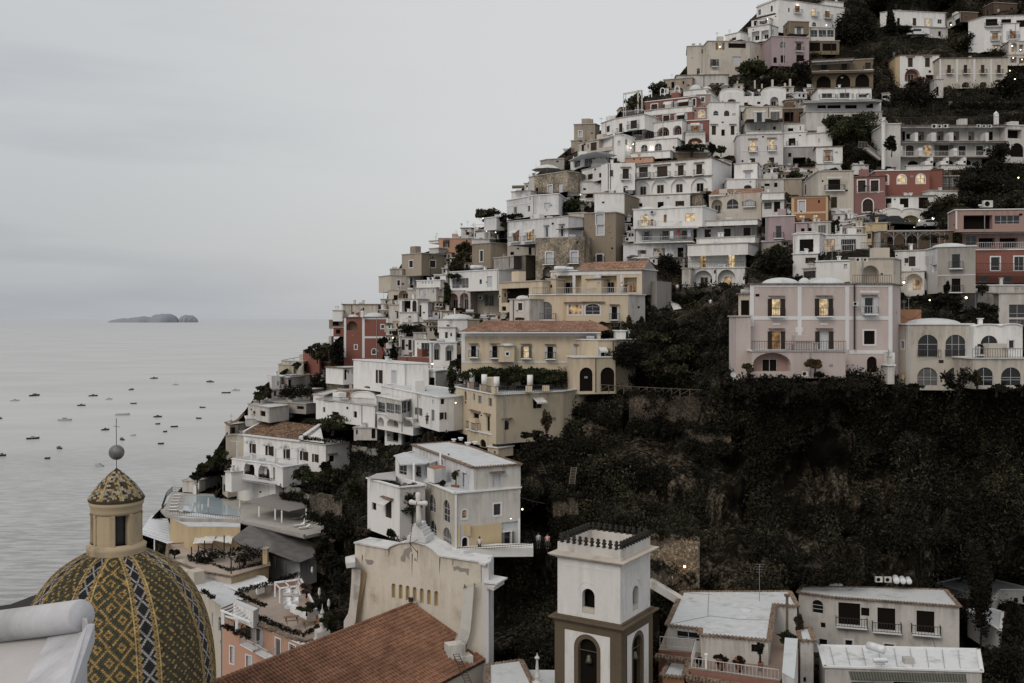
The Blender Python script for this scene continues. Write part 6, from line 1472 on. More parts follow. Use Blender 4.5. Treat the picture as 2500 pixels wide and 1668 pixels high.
# ---------------------------------------------------------------- foliage
def leafmat(key, dark, light, sc=.5):
    nm = 'foliage_'+key
    if nm in MC: return MC[nm]
    m, nt, b, N, Lk = newmat(nm); b.inputs['Roughness'].default_value = .8; b.inputs['Specular IOR Level'].default_value = .15
    tc = N('ShaderNodeTexCoord'); n = N('ShaderNodeTexNoise'); n.inputs['Scale'].default_value = sc; n.inputs['Detail'].default_value = 4; Lk(tc.outputs['Object'], n.inputs['Vector'])
    r = N('ShaderNodeMapRange'); r.inputs[1].default_value = .38; r.inputs[2].default_value = .66; Lk(n.outputs['Fac'], r.inputs[0])
    mx = N('ShaderNodeMix'); mx.data_type = 'RGBA'; Lk(r.outputs[0], mx.inputs['Factor']); mx.inputs['A'].default_value = (*dark,1); mx.inputs['B'].default_value = (*light,1); Lk(mx.outputs['Result'], b.inputs['Base Color'])
    MC[nm] = m; return m
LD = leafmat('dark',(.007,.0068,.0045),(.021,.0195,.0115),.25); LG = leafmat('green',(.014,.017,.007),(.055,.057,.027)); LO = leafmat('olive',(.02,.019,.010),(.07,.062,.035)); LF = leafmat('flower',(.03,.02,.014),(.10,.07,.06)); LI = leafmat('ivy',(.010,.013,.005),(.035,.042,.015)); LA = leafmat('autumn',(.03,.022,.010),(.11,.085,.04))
def leaves(cent, rad, n, size):
    """n leaf faces around each centre; cent (k,3), rad (k,3)"""
    k = len(cent); tot = k*n
    d = rng.normal(size=(tot,3)); d /= np.linalg.norm(d,axis=1)[:,None]; r = rng.random(tot)**.45
    C = np.repeat(cent,n,0)+d*r[:,None]*np.repeat(rad,n,0)
    a = rng.normal(size=(tot,3)); a /= np.linalg.norm(a,axis=1)[:,None]; b = np.cross(a, rng.normal(size=(tot,3))); b /= np.linalg.norm(b,axis=1)[:,None]
    s = size*(.6+.8*rng.random(tot))[:,None]
    V = np.stack([C-a*s, C+b*s*.45, C+a*s, C-b*s*.45],1).reshape(-1,3); return V
def leafobj(name, V, mat, parent=None, loc=None):
    n = len(V)//4; off = parent_loc(parent) if parent is not None else Vector(loc or (0,0,0))
    me = bpy.data.meshes.new(name); me.vertices.add(len(V)); me.vertices.foreach_set('co', (V-np.array(off)).astype(np.float32).ravel())
    me.loops.add(n*4); me.loops.foreach_set('vertex_index', np.arange(n*4,dtype=np.int32)); me.polygons.add(n); me.polygons.foreach_set('loop_start', np.arange(0,n*4,4,dtype=np.int32)); me.polygons.foreach_set('loop_total', np.full(n,4,dtype=np.int32))
    me.materials.append(mat); me.update(calc_edges=True); me.validate()
    o = bpy.data.objects.new(name, me); COL.objects.link(o)
    if parent is not None: o.parent = parent
    else: o.location = off
    return o
BARK = flat('bark',(.022,.017,.013),.9,scale=3,var=.4)
def tree(t, x, y, rx, ry, D, label, mat=None, cat='tree', name='tree', trunk=None, shape='round', group='trees and shrubs between the houses', dens=1.0, shift=12):
    mat = mat or LG; sc = TILES[t][2]; dt = depth_at(*px(t,x,y)) if px(t,x,y)[0] > 400 else 999
    if D > dt-1.5: D = max(dt-1.5, D-shift)
    c = at(t,x,y,D); wx = rx/sc/F*c.y; wz = ry/sc/F*c.y; wy = min(wx, 6)
    base = c.z-wz-(trunk or wz*.12)
    root = empty(name,(c.x,c.y,base),label,cat,group)
    k = int(max(10, min(60, 10*wx*wz*.5+8))); cen = []; rad = []
    for i in range(k):
        while True:
            p = np.array([random.uniform(-1,1) for _ in range(3)])
            if (p**2).sum() < 1: break
        if shape == 'cone': f = 1-(p[2]+1)/2; p = np.array([p[0]*max(f,.06)*1.1, p[1]*max(f,.06)*1.1, p[2]])
        if shape == 'flat': p[2] = abs(p[2])**.7*np.sign(p[2])*.9
        q = .26+.16*random.random()
        if shape == 'cone': q *= .5+.7*(1-(p[2]+1)/2)
        cen.append([c.x+p[0]*wx*.82, c.y+p[1]*wy*.82, c.z+p[2]*wz*.85]); rad.append([wx*q, wy*q, wz*q])
    size = max(.09, min(.42, D*.0017)); vol = wx*wz; n = int(min(14000, max(700, vol*330*dens/(size/.2)**1.5)))//k+1
    leafobj('crown', leaves(np.array(cen), np.array(rad), n, size), mat, root)
    mb = MB(); r0 = max(.1, wx*.07); ctr = Vector((c.x,c.y,base)); mb.tube([ctr-Vector((0,0,.5)), ctr.lerp(c,.5)+Vector((wx*.06,0,0)), c+Vector((0,0,wz*.3))], [r0*1.3, r0, r0*.35], 7)
    for i in range(5): q = Vector(cen[random.randrange(k)]); s_ = ctr.lerp(c,.55+.08*i); mb.tube([s_, s_.lerp(q,.6)+Vector((0,0,.1)), q], [r0*.55, r0*.35, r0*.12], 5)
    mb.build('trunk', BARK, root); return root
# generic small houses filling the chinks, attached to the nearest house as wings
def infill():
    R = random.Random(5); roots = [(o, o.location) for o in COL.objects if o.parent is None and o.get('category') in ('house','hotel','villa','palazzo')]
    def cov(x, y, p=2): return any(x0-p < x < x1+p and y0-p < y < y1+p for x0,x1,y0,y1,d in REG)
    zones = [(1215,430,1780,640),(1500,215,1990,560),(930,560,1260,800),(720,830,1260,1010),(1750,520,2100,600),(880,660,1100,830),(1560,600,1700,640)]
    cnt = 0
    for z in zones:
        for _ in range(1500):
            x, y = R.uniform(z[0],z[2]), R.uniform(z[1],z[3])
            if y < np.interp(x, skyx, skyy)+16 or cov(x,y) or cov(x+5,y+3,0): continue
            d = depth_at(x,y)-1.2; w = R.uniform(16,34); h = R.uniform(10,20); P_ = Vector(P3(x,y,d)); o = min(roots, key=lambda q: (q[1]-P_).length)[0]
            hh = House.__new__(House); hh.root = o; hh.label = hh.name = hh.cat = ''; hh.group = None
            x0, y0 = x-w/2, y-h*.6; k = R.choice(['x','k','g','kb','xh','a']); c = R.choice('WWWVwwcCgtY')
            ww = ';'.join('%s:%.0f:%.0f:%.0f:%.0f' % (k, x0+w*q, R.uniform(4,6), y0+4, y0+4+R.uniform(6,9)) for q in (R.choice([(.3,.7),(.5,),(.25,.5,.75)])))
            hh.vol('_', d, [(x0,y0),(x0+w,y0+R.uniform(-2,2)*(abs(y-HY) > 150))], y0+h, c, ww, depth=4, cope=R.choice(['p','w','t']), skirt=1.0); cnt += 1
    print('infill', cnt)
infill()
# trees and shrubs seen one by one
tree('A',2275,450,345,300,276,'big dark tree on the hilltop, right of the white hotel',LD,dens=2.2)
tree('B',430,320,130,280,283,'tall dark cypress left of the top right white villa',LD,'tree','cypress',shape='cone')
tree('B',640,440,120,60,279,'dark hedge tree hanging under the top right villa',LD)
tree('A',800,1000,220,130,252,'dense green tree below the mauve house',LG,dens=2)
tree('A',1180,1080,220,110,250,'brownish shrub tree right of the dense green tree below the mauve house',LO)
tree('A',1500,1090,160,230,249,'dark round tree left of the three arch loggia house',LD,dens=2)
tree('A',620,1200,170,90,250,'low shrub beside the tiled terrace wall',LG)
tree('B',1620,600,150,170,272,'dark bushy tree below the right edge white house',LD)
tree('B',1450,640,180,140,275,'brownish scrub tree on the slope under the white villa',LO)
tree('B',2150,1250,230,180,238,'large black green tree at the right edge under the palazzo',LD,dens=1.3)
tree('B',760,1400,330,160,236,'wide dark tree below the two door white house',LD)
tree('B',850,1190,190,70,247,'flowering shrub in front of the two door white house',LF)
tree('D',380,640,280,150,218,'leafy green tree in front of the tiered white house',LG,dens=1.2)
tree('D',150,560,120,100,219,'small tree at the left of the leafy green tree',LG)
tree('D',440,530,280,80,222,'vine hanging over the lower terrace of the tiered white house',LG)
tree('D',830,820,72,95,203,'bushy creeper on the wall left of the balcony apartments',LD)
tree('D',2070,900,180,120,204,'dark tree right of the balcony apartments',LD)
tree('D',1950,1080,220,120,200,'dark tree under the right end of the balcony apartments',LD)
tree('D',290,1060,30,50,213,'slim dark potted tree by the white terrace',LD,trunk=.5)
tree('C',500,160,110,70,243,'green bush on the skyline left of the roof arches',LG)
tree('C',250,330,130,110,240,'vine covered bush on the skyline behind the red hotel',LO)
tree('C',880,860,200,40,220.5,'trimmed dark hedge on the red hotel terrace',LD,'hedge','hedge',trunk=.5)
tree('C',1220,870,60,50,222,'round shrub right of the red hotel terrace',LG)
tree('C',1120,870,50,70,221,'dark shrub at the corner of the red hotel terrace',LD)
tree('C',2060,1170,100,50,214,'shrub in the courtyard of the white porch house',LG)
tree('C',2230,1030,70,60,216,'brown shrub under the small white house',LO)
tree('C',1060,1430,100,80,205,'dark shrub left of the orange tiled roof',LD)
tree('G',1450,460,250,90,187,'wide olive shrub right of the vaulted garage house',LO)
tree('G',1700,440,280,130,188,'dark tree above the rose pink villa',LD)
tree('G',1300,560,120,80,184,'dark tree between the garages and the rose villa',LD)
tree('G',1900,220,330,140,192,'large dark tree on the slope at the right',LD,dens=1.2)
tree('G',2250,300,200,150,190,'dark tree at the right edge above the rose villa',LD,dens=1.2)
tree('G',180,720,60,80,175,'creeper on the wall above the white railed terrace',LG)
tree('G',1580,840,40,60,167,'climbing plant at the left corner of the rose villa',LG)
tree('F',1380,1040,170,120,171,'dark shrub below the mauve house',LG)
tree('F',1350,1150,200,130,169,'black green tree between the arch house and the white house',LD,dens=1.2)
tree('F',130,1190,180,160,181,'large dark round tree left of the amber door house',LD,dens=1.4)
tree('F',670,1320,30,70,177,'vine on the pier between the two deep arches',LI,trunk=.5)
tree('F',770,1390,90,35,177.5,'small shrub in the right deep arch',LG,trunk=.3)
tree('I',680,265,140,90,206,'dark green shrub left of the white tower block',LG,dens=1.3)
tree('I',1800,960,160,140,184,'rounded dark tree right of the tiled yellow villa',LD,dens=1.8,shift=0)
tree('H',1370,210,180,85,226,'umbrella shaped tree on the skyline roof terrace',LO,shape='flat',trunk=1.5)
tree('H',1560,320,50,50,224,'thin shrub at the right of the umbrella tree',LO)
tree('H',1090,600,110,80,226,'round tree in front of the pink skyline house',LO,dens=1.3)
tree('H',1060,730,140,100,223,'lower brown green tree left of the tan tower house',LO,dens=1.2)
tree('H',1000,800,90,60,220,'small shrub below the brown green tree',LO)
tree('H',1000,1330,140,60,205,'dark shrub under the pink double arches',LD)
tree('H',900,1150,40,220,206,'ivy column climbing the white arch house',LI,'climbing plant','climbing_plant',trunk=.5)
tree('H',1020,910,130,25,207,'ivy along the roof edge of the white arch house',LI,'climbing plant','climbing_plant',trunk=.2)
tree('E',960,1060,170,85,206,'evergreen shrub mass below the long white wall',LG)
tree('E',320,1165,180,25,209,'dark vine along the palazzo pergola',LD,trunk=.2)
tree('E',870,600,25,30,228,'small round shrub by the curved canopy',LG)
tree('M',560,760,95,160,219,'dark creeper tree between the two red houses',LD,dens=1.3)
tree('M',380,690,130,45,221,'vine roof on the left skyline terrace',LG,shape='flat')
tree('M',350,790,90,60,219,'brown green shrub under the vine roof',LO)
tree('M',380,1130,110,140,214,'large dark green tree left of the stepped white house',LD,dens=1.3)
tree('M',260,740,60,25,223,'small vine pergola at the tip of the skyline',LO)
tree('M',1230,760,60,110,207,'dark cypress right of the red house',LD,shape='cone')
tree('M',1440,480,170,60,208,'hanging creeper below the white terrace wall',LD)
tree('M',1100,640,60,60,210,'dark shrub in the gap right of the red house',LD)
tree('M',620,1520,300,50,178,'trimmed green hedge in front of the low white house',LG,'hedge','hedge',trunk=.5)
tree('M',120,900,50,30,222,'small shrub on top of the tan cottage',LG)
tree('N',900,360,110,60,205,'agave and shrub clump on the left cliff terrace',LO)
tree('N',860,430,80,30,203,'low hedge at the edge of the left cliff',LG)
tree('N',420,1070,90,70,195,'green shrub at the foot of the cream tower',LG)
tree('N',310,1150,80,70,193,'shrub between the cream tower and the sea',LG)
tree('N',210,1240,80,60,191,'spiky palm like shrub near the pool',LO)
tree('N',150,1330,110,40,189,'low dark shrub by the pool railing',LD)
tree('N',1700,740,260,55,179,'clipped hedge roof behind the tiled villa',LG,'hedge','hedge',trunk=.6)
tree('N',1600,1210,70,55,178,'spiky dark palm in front of the tiled villa',LD)
tree('N',1350,1300,150,90,176,'garden shrubs below the tiled villa terrace',LG)
tree('N',1650,1330,200,110,174,'dense garden tree right of the tiled villa terrace',LG,dens=1.2)
tree('N',1950,1300,230,130,170,'wide dark garden tree behind the white building',LD,dens=1.2)
tree('N',1500,1430,200,80,172,'low garden shrubs above the stone wall',LD)
tree('N',2150,1170,170,80,163,'dark tree under the grey terrace wall',LD)
tree('Q',200,700,190,160,150,'dark leafy tree left of the white building',LG,dens=1.2)
tree('Q',420,460,200,70,152,'dark tree behind the left canopy of the white building',LD)
tree('Q',250,1000,200,130,133,'bright green leafy tree beside the lower white house',LG,dens=1.2)
tree('Q',60,1180,150,160,132,'dark tree left of the church gable',LD,dens=1.2)
tree('Q',300,1200,110,60,128,'shrub with white flowers behind the church gable',LF)
tree('Q',830,900,140,140,115.5,'ivy panel on the side of the lower white house',LI,'climbing plant','climbing_plant',trunk=.3)
tree('Q',590,1220,70,60,112,'vine spilling over a white balcony behind the gable',LI)
tree('Q',1330,560,55,70,116,'potted palm on the white building terrace',LA,'potted palm','potted_palm',trunk=.6)
tree('Q',1180,655,40,22,115.5,'low potted shrub on the white building terrace',LD,'potted plant','potted_plant',trunk=.2)
tree('Q',1465,620,25,100,114,'climbing cactus by the terrace door',LI,'climbing plant','climbing_plant',trunk=.2)
tree('P',2150,900,110,190,140,'dark tree at the right of the grey canopy',LD,dens=1.3)
tree('P',2250,650,120,90,146,'dark shrub above the blue covered terrace',LD)
tree('U',1700,200,140,170,122,'dark tree between the pink hotel and the church',LD,dens=1.3)
tree('U',1780,430,120,180,116,'tall dark shrub beside the left scroll buttress',LD,dens=1.3)
tree('u',1620,650,180,100,126,'dark green shrub around the pink hotel terrace planter',LD,dens=1.3)
tree('u',1400,700,110,45,127,'dark green clipped shrub in the white planter',LG)
tree('u',1640,830,110,80,122,'shrub right of the wooden benches',LG)
tree('u',1400,480,80,60,131,'small flowering shrub on the pink hotel terrace',LF)
tree('J',1570,860,110,180,152,'pine sapling cluster at the right corner of the yellow hotel',LO,shape='cone')
tree('J',1720,830,80,120,153,'second pine beside the white stained wall',LO,shape='cone')
tree('J',1600,1150,200,190,145,'large dark tree right of the yellow hotel terrace',LD,dens=1.2)
tree('J',1850,1250,170,100,143,'dark orchard tree on the terraces',LG)
tree('J',2120,1340,170,90,141,'dark orchard tree further right on the terraces',LO)
tree('J',1900,960,200,80,151,'shrubs on the upper terrace right of the villa',LO)
tree('J',2200,910,150,70,151,'dark shrubs below the white ramp',LG)
tree('J',2200,1130,220,120,146,'brown shrubs on the mid terrace',LO)
tree('O',2265,790,70,130,131,'young olive tree beside the yellow corner building',LA,dens=2,trunk=1.5)
tree('O',2150,960,190,60,130,'low shrubs at the foot of the yellow corner building',LD,dens=1.5)
tree('O',2150,1150,240,120,128,'dark shrubs with ladders on the terrace below',LD)
tree('O',1280,140,130,60,152,'round topped green vine at the left end of the yellow hotel terrace',LI,dens=1.4)
tree('O',1190,300,60,200,151,'ivy column at the left of the yellow corner building',LI,'climbing plant','climbing_plant',dens=1.3)
for i,(x,y,rx,ry) in enumerate(((1500,255,290,95),(1850,245,260,95),(2200,255,260,95))):
    tree('O',x,y,rx,ry,147.5-i*.5,('left','middle','right')[i]+' stretch of the dark vine canopy under the yellow hotel',LI,'vine','vine',dens=2.2,trunk=.1,group='vine canopy under the yellow hotel')
tree('K',1120,1120,125,55,118.6,'leafy shrub against the lower wall of the pink villa',LA,trunk=.6)
tree('K',350,1170,75,60,119,'small shrub at the left foot of the pink villa',LO)
tree('K',1180,1240,60,30,118.3,'dark low shrub by the air conditioner of the pink villa',LD)
tree('K',800,1400,250,110,117,'dark shrub mass under the pink villa wall',LD,dens=1.2)
tree('K',350,1420,200,100,118,'dark bush left under the pink villa wall',LD,dens=1.2)
tree('K',1500,1370,300,70,118,'dark bush right under the pink villa wall',LD,dens=1.2)
for i_,(x_,w_) in enumerate(((640,150),(1560,170),(1850,130),(420,90))): tree('L',x_,1400,w_,45,118.5,'low dark bush %s along the foot of the glazed arch houses'%('left of centre','right of centre','farthest right','farthest left')[i_],LD)
tree('L',1130,1290,200,130,119,'dark leafy tree in front of the glazed arches',LD,dens=1.1)
tree('L',1340,1270,60,90,119.4,'pale leaved shrub in front of the third glazed arch',LO)
tree('L',1000,235,55,70,148,'tiered araucaria tree in front of the grey house',LD,'tree','araucaria_tree',shape='cone',dens=.4)
tree('L',1000,420,200,110,143,'black shrub above the low white dome',LD,dens=1.3)
tree('L',1400,540,190,120,140,'dark rounded tree above the vaulted house',LD,dens=1.3)
tree('L',700,400,200,70,146,'dark shrub behind the orange wall',LD)
tree('L',1400,260,90,40,155,'small shrub below the red wall of the rose villa',LO)
tree('X',2230,900,200,320,112,'big black conifer at the lower right edge',LD,'tree','conifer',shape='cone',dens=2)
tree('X',1850,500,130,600,116,'tall dark tree right of the long white house',LD,dens=1.4)
tree('X',2150,1350,300,260,104,'dark tree filling the bottom right corner',LD,dens=1.3)
tree('X',560,400,140,110,118.5,'dark shrub behind the roof of the long white house',LD,dens=1.2)
tree('W',940,1290,88,50,86.5,'round dark potted shrub left of the two on the terrace',LD,'potted plant','potted_shrub',trunk=.25,group='potted plants on the terrace')
tree('W',1150,1300,82,50,86.2,'round dark potted shrub right of the two on the terrace',LD,'potted plant','potted_shrub',trunk=.25,group='potted plants on the terrace')
tree('W',1385,1170,62,62,86.0,'ball shaped potted tree with a bare stem on the terrace',LD,'potted plant','potted_tree',trunk=1.0,group='potted plants on the terrace')
tree('W',685,1310,42,45,87.5,'small potted shrub in the left corner of the terrace',LD,'potted plant','potted_shrub',trunk=.2,group='potted plants on the terrace')
tree('W',1700,1080,110,110,92,'ivy bush between the terrace and the corridor wall',LI,dens=1.2)
tree('W',1830,860,60,110,95,'climbing plant on the wall right of the low roof',LO)
tree('S',640,1540,200,60,54,'small green weed tuft at the edge of the near white roof',LI,trunk=.1) if False else None
tree('p',850,980,210,90,150.5,'vines on the left half of the hotel pergola',LD,dens=.9)
tree('p',1250,960,220,80,148,'vines on the right half of the hotel pergola',LD,dens=.9)
tree('p',450,930,70,25,152,'low planter shrub at the left end of the hotel terrace',LD,trunk=.2)
def hedge_strip(t, pts, w, label, mat=LD, th=.45):
    P_ = [at(t,x,y,D) for x,y,D in pts]; cen = []
    for a, b in zip(P_, P_[1:]):
        n = max(2, int((b-a).length/.5))
        for i in range(n): q = a.lerp(b, i/n); cen.append([q.x,q.y,q.z+random.uniform(-.1,.15)])
    cen = np.array(cen); V = leaves(cen, np.full((len(cen),3), w), 60, .15); loc = cen.mean(0)
    o = leafobj('planter_hedge', V, mat, None, tuple(loc)); tag(o, label, 'hedge', 'planter hedges along the terraces')
hedge_strip('u',[(730,750,134.3),(1000,880,131),(1200,965,128.5),(1355,1005,127)],th,'long dark planter hedge on the pink hotel parapet') if False else hedge_strip('u',[(730,755,134.3),(1000,885,131),(1200,965,128.5),(1355,1010,127)],.4,'long dark planter hedge on the pink hotel parapet')
hedge_strip('u',[(1375,1005,126.8),(1560,910,129)],.35,'short planter hedge with white buds right of the benches')
hedge_strip('u',[(600,540,138.4),(950,695,135.5)],.35,'planter hedge on the upper left parapet of the pink hotel')
hedge_strip('u',[(640,515,139.5),(850,460,141),(1100,380,143.5),(1330,315,146)],.4,'planter hedge along the white passage roof')
hedge_strip('u',[(445,900,132.8),(600,980,130.8),(760,1060,129)],.4,'planter hedge on the pink hotel loggia rail')
hedge_strip('u',[(210,510,139.5),(360,600,137.5)],.35,'planter hedge on the cream hotel loggia rail')
hedge_strip('p',[(620,990,151.3),(745,1110,149),(870,1085,149),(1090,1150,144.6),(1480,1060,149)],.5,'dark planter hedge round the cream hotel terrace')
hedge_strip('N',[(1330,880,184),(1600,925,180.5),(1880,910,183)],.5,'planter hedge along the roof of the tiled villa')
hedge_strip('N',[(620,1280,187.8),(1040,1360,181)],.5,'planter hedge on the arcade of the tiled villa')
hedge_strip('Q',[(440,635,120.3),(690,700,115.8),(900,680,116.4)],.4,'trailing plants along the white building terrace')
hedge_strip('G',[(1200,850,165),(1500,850,165)],.5,'dark planter behind the terrace pergola')
# shrubs clothing the slopes
def clothe():
    cen = []; rad = []; N_ = 0; regs = REG
    def covered(x, y, pad=4):
        for x0,x1,y0,y1,d in regs:
            if x0-pad < x < x1+pad and y0-pad < y < y1+pad: return True
        return False
    for it in range(36000):
        x = random.uniform(330, 2560); y = random.uniform(-40, 1700); ur = it > 30000
        if ur: x = random.uniform(1830, 2560); y = random.uniform(-40, 560)
        ys = np.interp(x, skyx, skyy)
        if y < ys+14: continue
        inr = x > 1230 and 900 < y
        if not inr and covered(x, y): continue
        if inr and covered(x, y, 0): continue
        v = noise.noise(Vector((x*.011,y*.008,5)))
        if inr and (1750 < x < 2080) and 1000 < y < 1230 and v < .15: continue
        if inr and y > 1230 and (1580 < x < 2350) and v < .12: continue
        if inr and 1500 < x < 1800 and 960 < y < 1130 and v < .2: continue
        if inr and v < (-.12 if x < 2080 else -.3): continue
        if 1560 < x < 1800 and 690 < y < 940 and random.random() < .45: continue
        if x < 1230 and y > 1350: continue
        d = depth_at(x, y); p = P3(x, y, d-.3); s = random.uniform(.5,1.5)*(1.25 if inr else 1.7 if ur else .8)
        cen.append(p); rad.append((s*1.2, s*.8, s))
    return np.array(cen), np.array(rad)
cen, rad = clothe(); print('clumps', len(cen))
half = rng.random(len(cen)); 
lum = np.array([(((p[0]/p[1]*F+CX) < 1720) or ((p[0]/p[1]*F+CX) < 2100 and HY+(CZ-p[2])/p[1]*F > 1180)) and (p[0]/p[1]*F+CX) > 1230 for p in cen]); half = np.where(lum, .45+half*.55, half)
for nm, sel, mat in (('hillside_shrubs', half < .62, LD), ('hillside_scrub', (half >= .62) & (half < .86), leafmat('scrub',(.013,.012,.008),(.045,.041,.025),.2)), ('hillside_brush', half >= .86, leafmat('brush',(.024,.021,.013),(.085,.075,.047),.2))):
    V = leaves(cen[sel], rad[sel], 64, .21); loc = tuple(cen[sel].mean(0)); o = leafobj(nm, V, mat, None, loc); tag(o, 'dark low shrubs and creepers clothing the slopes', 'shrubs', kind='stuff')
# ---------------------------------------------------------------- retaining walls, fences, ladders, stairs
def rwall(pts, h, label, D=None, key='terr', col=(.20,.165,.125), thick=.8, name='retaining_wall', cat='retaining wall', mat=None, crp=True):
    """pts: photo px of the TOP edge with a depth"""
    q_, hq = [], []
    for (p, p2), (g0, g1) in zip(zip(pts, pts[1:]), zip(h, h[1:])):
        n = max(1, int(abs(p2[0]-p[0])/7))
        for k in range(n+(p2 is pts[-1])):
            t = k/n; j = random.uniform(-2.2,2.2); q_.append((p[0]+(p2[0]-p[0])*t, p[1]+(p2[1]-p[1])*t+j, p[2]+(p2[2]-p[2])*t)); hq.append(max(2, g0+(g1-g0)*t+random.uniform(-.12,.12)*g0-j))
    h = hq; mb = MB(); P_ = [at('_',x,y,d) for x,y,d in q_]
    for (a, b), (q0, q1) in zip(zip(P_,P_[1:]), zip(h, h[1:])):
        ha = q0/F*a.y; hb = q1/F*b.y; o = Vector((0,thick,0))
        mb.add([a,b,b-Vector((0,0,hb)),a-Vector((0,0,ha)),a+o,b+o,b+o-Vector((0,0,hb)),a+o-Vector((0,0,ha))],[(3,2,1,0),(0,1,5,4),(4,5,6,7),(1,2,6,5),(0,4,7,3)])
    o = single(mb, name, mat or stone('%.2f'%col[0],[c*.8 for c in col],3.6,.4), label, cat, 'stone walls on the slopes'); cen = []
    if crp:
        for p, g in zip(P_, h):
            H_ = g/F*p.y
            for k in range(3): cen.append([p.x+random.uniform(-.4,.4), p.y-.2, p.z-H_+random.uniform(-.5,.5)])
            if random.random() < .3: cen.append([p.x, p.y-.15, p.z-random.random()**.6*H_])
            if random.random() < .6: cen.append([p.x, p.y, p.z+.15])
        cen = np.array(cen); leafobj('creeper', leaves(cen, np.full((len(cen),3), .75), 60, .2), LD, o)
    return o
rwall([(1578,1304,107),(1640,1306,107),(1708,1312,107)],[150,170,160],'rubble wall with a lamp behind the bell tower',col=(.30,.25,.19))
rwall([(1537,962,140.5),(1660,968,137),(1785,972,134)],[75,75,78],'long dark rubble wall below the wooden fence',col=(.14,.115,.09))
rwall([(1675,1050,130),(1785,1056,128)],[42,38],'short stone wall on the middle of the ravine slope',col=(.16,.13,.10))
rwall([(1800,927,119.8),(1925,932,119.4),(2110,935,119.4)],[26,24,20],'stone wall at the foot of the pink villa',col=(.13,.105,.085))
rwall([(1350,1215,120),(1378,1214,119.6),(1412,1220,119)],[65,60,52],'narrow stone wall left of the bell tower top',col=(.20,.165,.125))
rwall([(756,1198,163),(800,1208,160),(835,1222,157)],[60,60,55],'stone wall with small holes above the sun loungers',col=(.22,.19,.155))
rwall([(858,1088,158),(925,1098,154),(986,1118,150)],[22,26,28],'grey stained terrace wall left of the white building',mat=plaster('greywall',(.24,.225,.20),.9))
rwall([(693,1186,178),(730,1194,176),(755,1210,174)],[26,20,18],'grey wall end beside the flat pergola roof',mat=plaster('greywall',(.24,.225,.20),.9))
rwall([(1655,703,172),(1740,700,172),(1830,702,170)],[26,24,22],'rubble terrace wall under the amber door house',col=(.24,.205,.165))
rwall([(1540,640,182),(1600,655,180)],[10,12],'small stone step on the dark slope',col=(.10,.085,.07)) if False else None
rwall([(2320,247,226),(2420,248,225),(2560,246,224)],[11,11,11],'long pale retaining wall across the dark slope at the upper right',mat=plaster('greywall2',(.17,.15,.125),.9))
rwall([(1605,706,173),(1660,712,171),(1690,716,170)],[20,18,18],'rubble wall left of the white ramp',col=(.15,.125,.10))
rwall([(1585,1380,104),(1640,1390,103)],[80,80],'arched stone base of the footpath right of the tower',col=(.18,.15,.115))
rwall([(1862,1372,113.5),(1960,1365,114),(2090,1372,113.5)],[40,40,30],'dark stepped stone slope behind the low white roof',col=(.12,.098,.075))
rwall([(1612,795,151),(1700,800,150),(1790,803,149)],[5,5,5],'thin terrace edge right of the pines',mat=plaster('greywall',(.24,.225,.20),.9))
rwall([(690,950,205),(760,948,204)],[14,12],'low stone wall on the left cliff terrace',col=(.2,.17,.14))
for i_,(pts_,h_) in enumerate((([(1592,815),(1680,818),(1790,815)],6),([(1600,858),(1700,862),(1785,858)],9),([(1480,862),(1540,870),(1600,868)],8),([(1375,985),(1440,1000),(1500,1015)],10),([(1300,1065),(1380,1075),(1450,1078)],8),([(1560,1150),(1640,1155),(1700,1150)],12),([(1880,1255),(1980,1250),(2080,1262)],14),([(2100,1290),(2200,1300),(2330,1290)],12),([(1480,1245),(1560,1240),(1640,1250)],12),([(1480,905),(1560,910),(1640,912)],9))):
    rwall([(x,y,depth_at(x,y)-(2.6 if i_ < 4 else 1.0)) for x,y in pts_],[h_*1.5,h_*1.9,h_*1.5],('first','second','third','fourth','fifth','sixth','seventh','eighth','ninth','tenth')[i_]+' low terrace wall, counted down the ravine slope',col=(.155,.13,.10))
mb = MB(); a, b, c = at('_',1585,1416,103), at('_',1650,1455,101), at('_',1720,1502,98); dz = Vector((0,0,.8)); o = Vector((.4,1.0,0))
for p, q in ((a,b),(b,c)): mb.add([p,q,q-dz,p-dz,p+o,q+o,q+o-dz,p+o-dz],[(3,2,1,0),(0,1,5,4),(4,5,6,7),(0,4,7,3)])
single(mb,'ramp_wall',pal('w'),'sloping pale parapet of the footpath right of the bell tower','wall')
mb = MB(); pts = [at('I',x,y,depth_at(*px('I',x,y))-.8) for x,y in ((1775,1262),(1838,1255),(1945,1425),(1850,1440))]; mb.add(pts,[(3,2,1,0)]); 
single(mb,'ramp',pal('W'),'white plastered ramp on the slope right of the yellow villa','ramp')
mb = MB(); pts = [(1468,946,143),(1560,952,140),(1660,957,137),(1782,962,134)]
P_ = [at('_',x,y,d) for x,y,d in pts]
for p,q in zip(P_,P_[1:]):
    n = 5
    for i in range(n):
        u,v = p.lerp(q,i/n), p.lerp(q,(i+1)/n); mb.bar(u-Vector((0,0,.7)),u+Vector((0,0,.5)),.12); mb.bar(u+Vector((0,0,.4)),v+Vector((0,0,.4)),.09); mb.bar(u-Vector((0,0,.4)),v+Vector((0,0,.35)),.07)
single(mb,'wooden_fence',flat('fence',(.10,.08,.06),.9),'rustic wooden cross rail fence above the dark rubble wall','fence')
def ladder(t,x0,y0,x1,y1,D,w,label):
    mb = MB(); a, b = at(t,x0,y0,D), at(t,x1,y1,D-.6); s = Vector((w,0,0)); mb.bar(a,b,.08); mb.bar(a+s,b+s,.08); n = 11
    for i in range(n): p = a.lerp(b,(i+.5)/n); mb.bar(p,p+s,.06)
    single(mb,'ladder',flat('oldwood',(.16,.13,.10),.9),label,'ladder','ladders on the terraces')
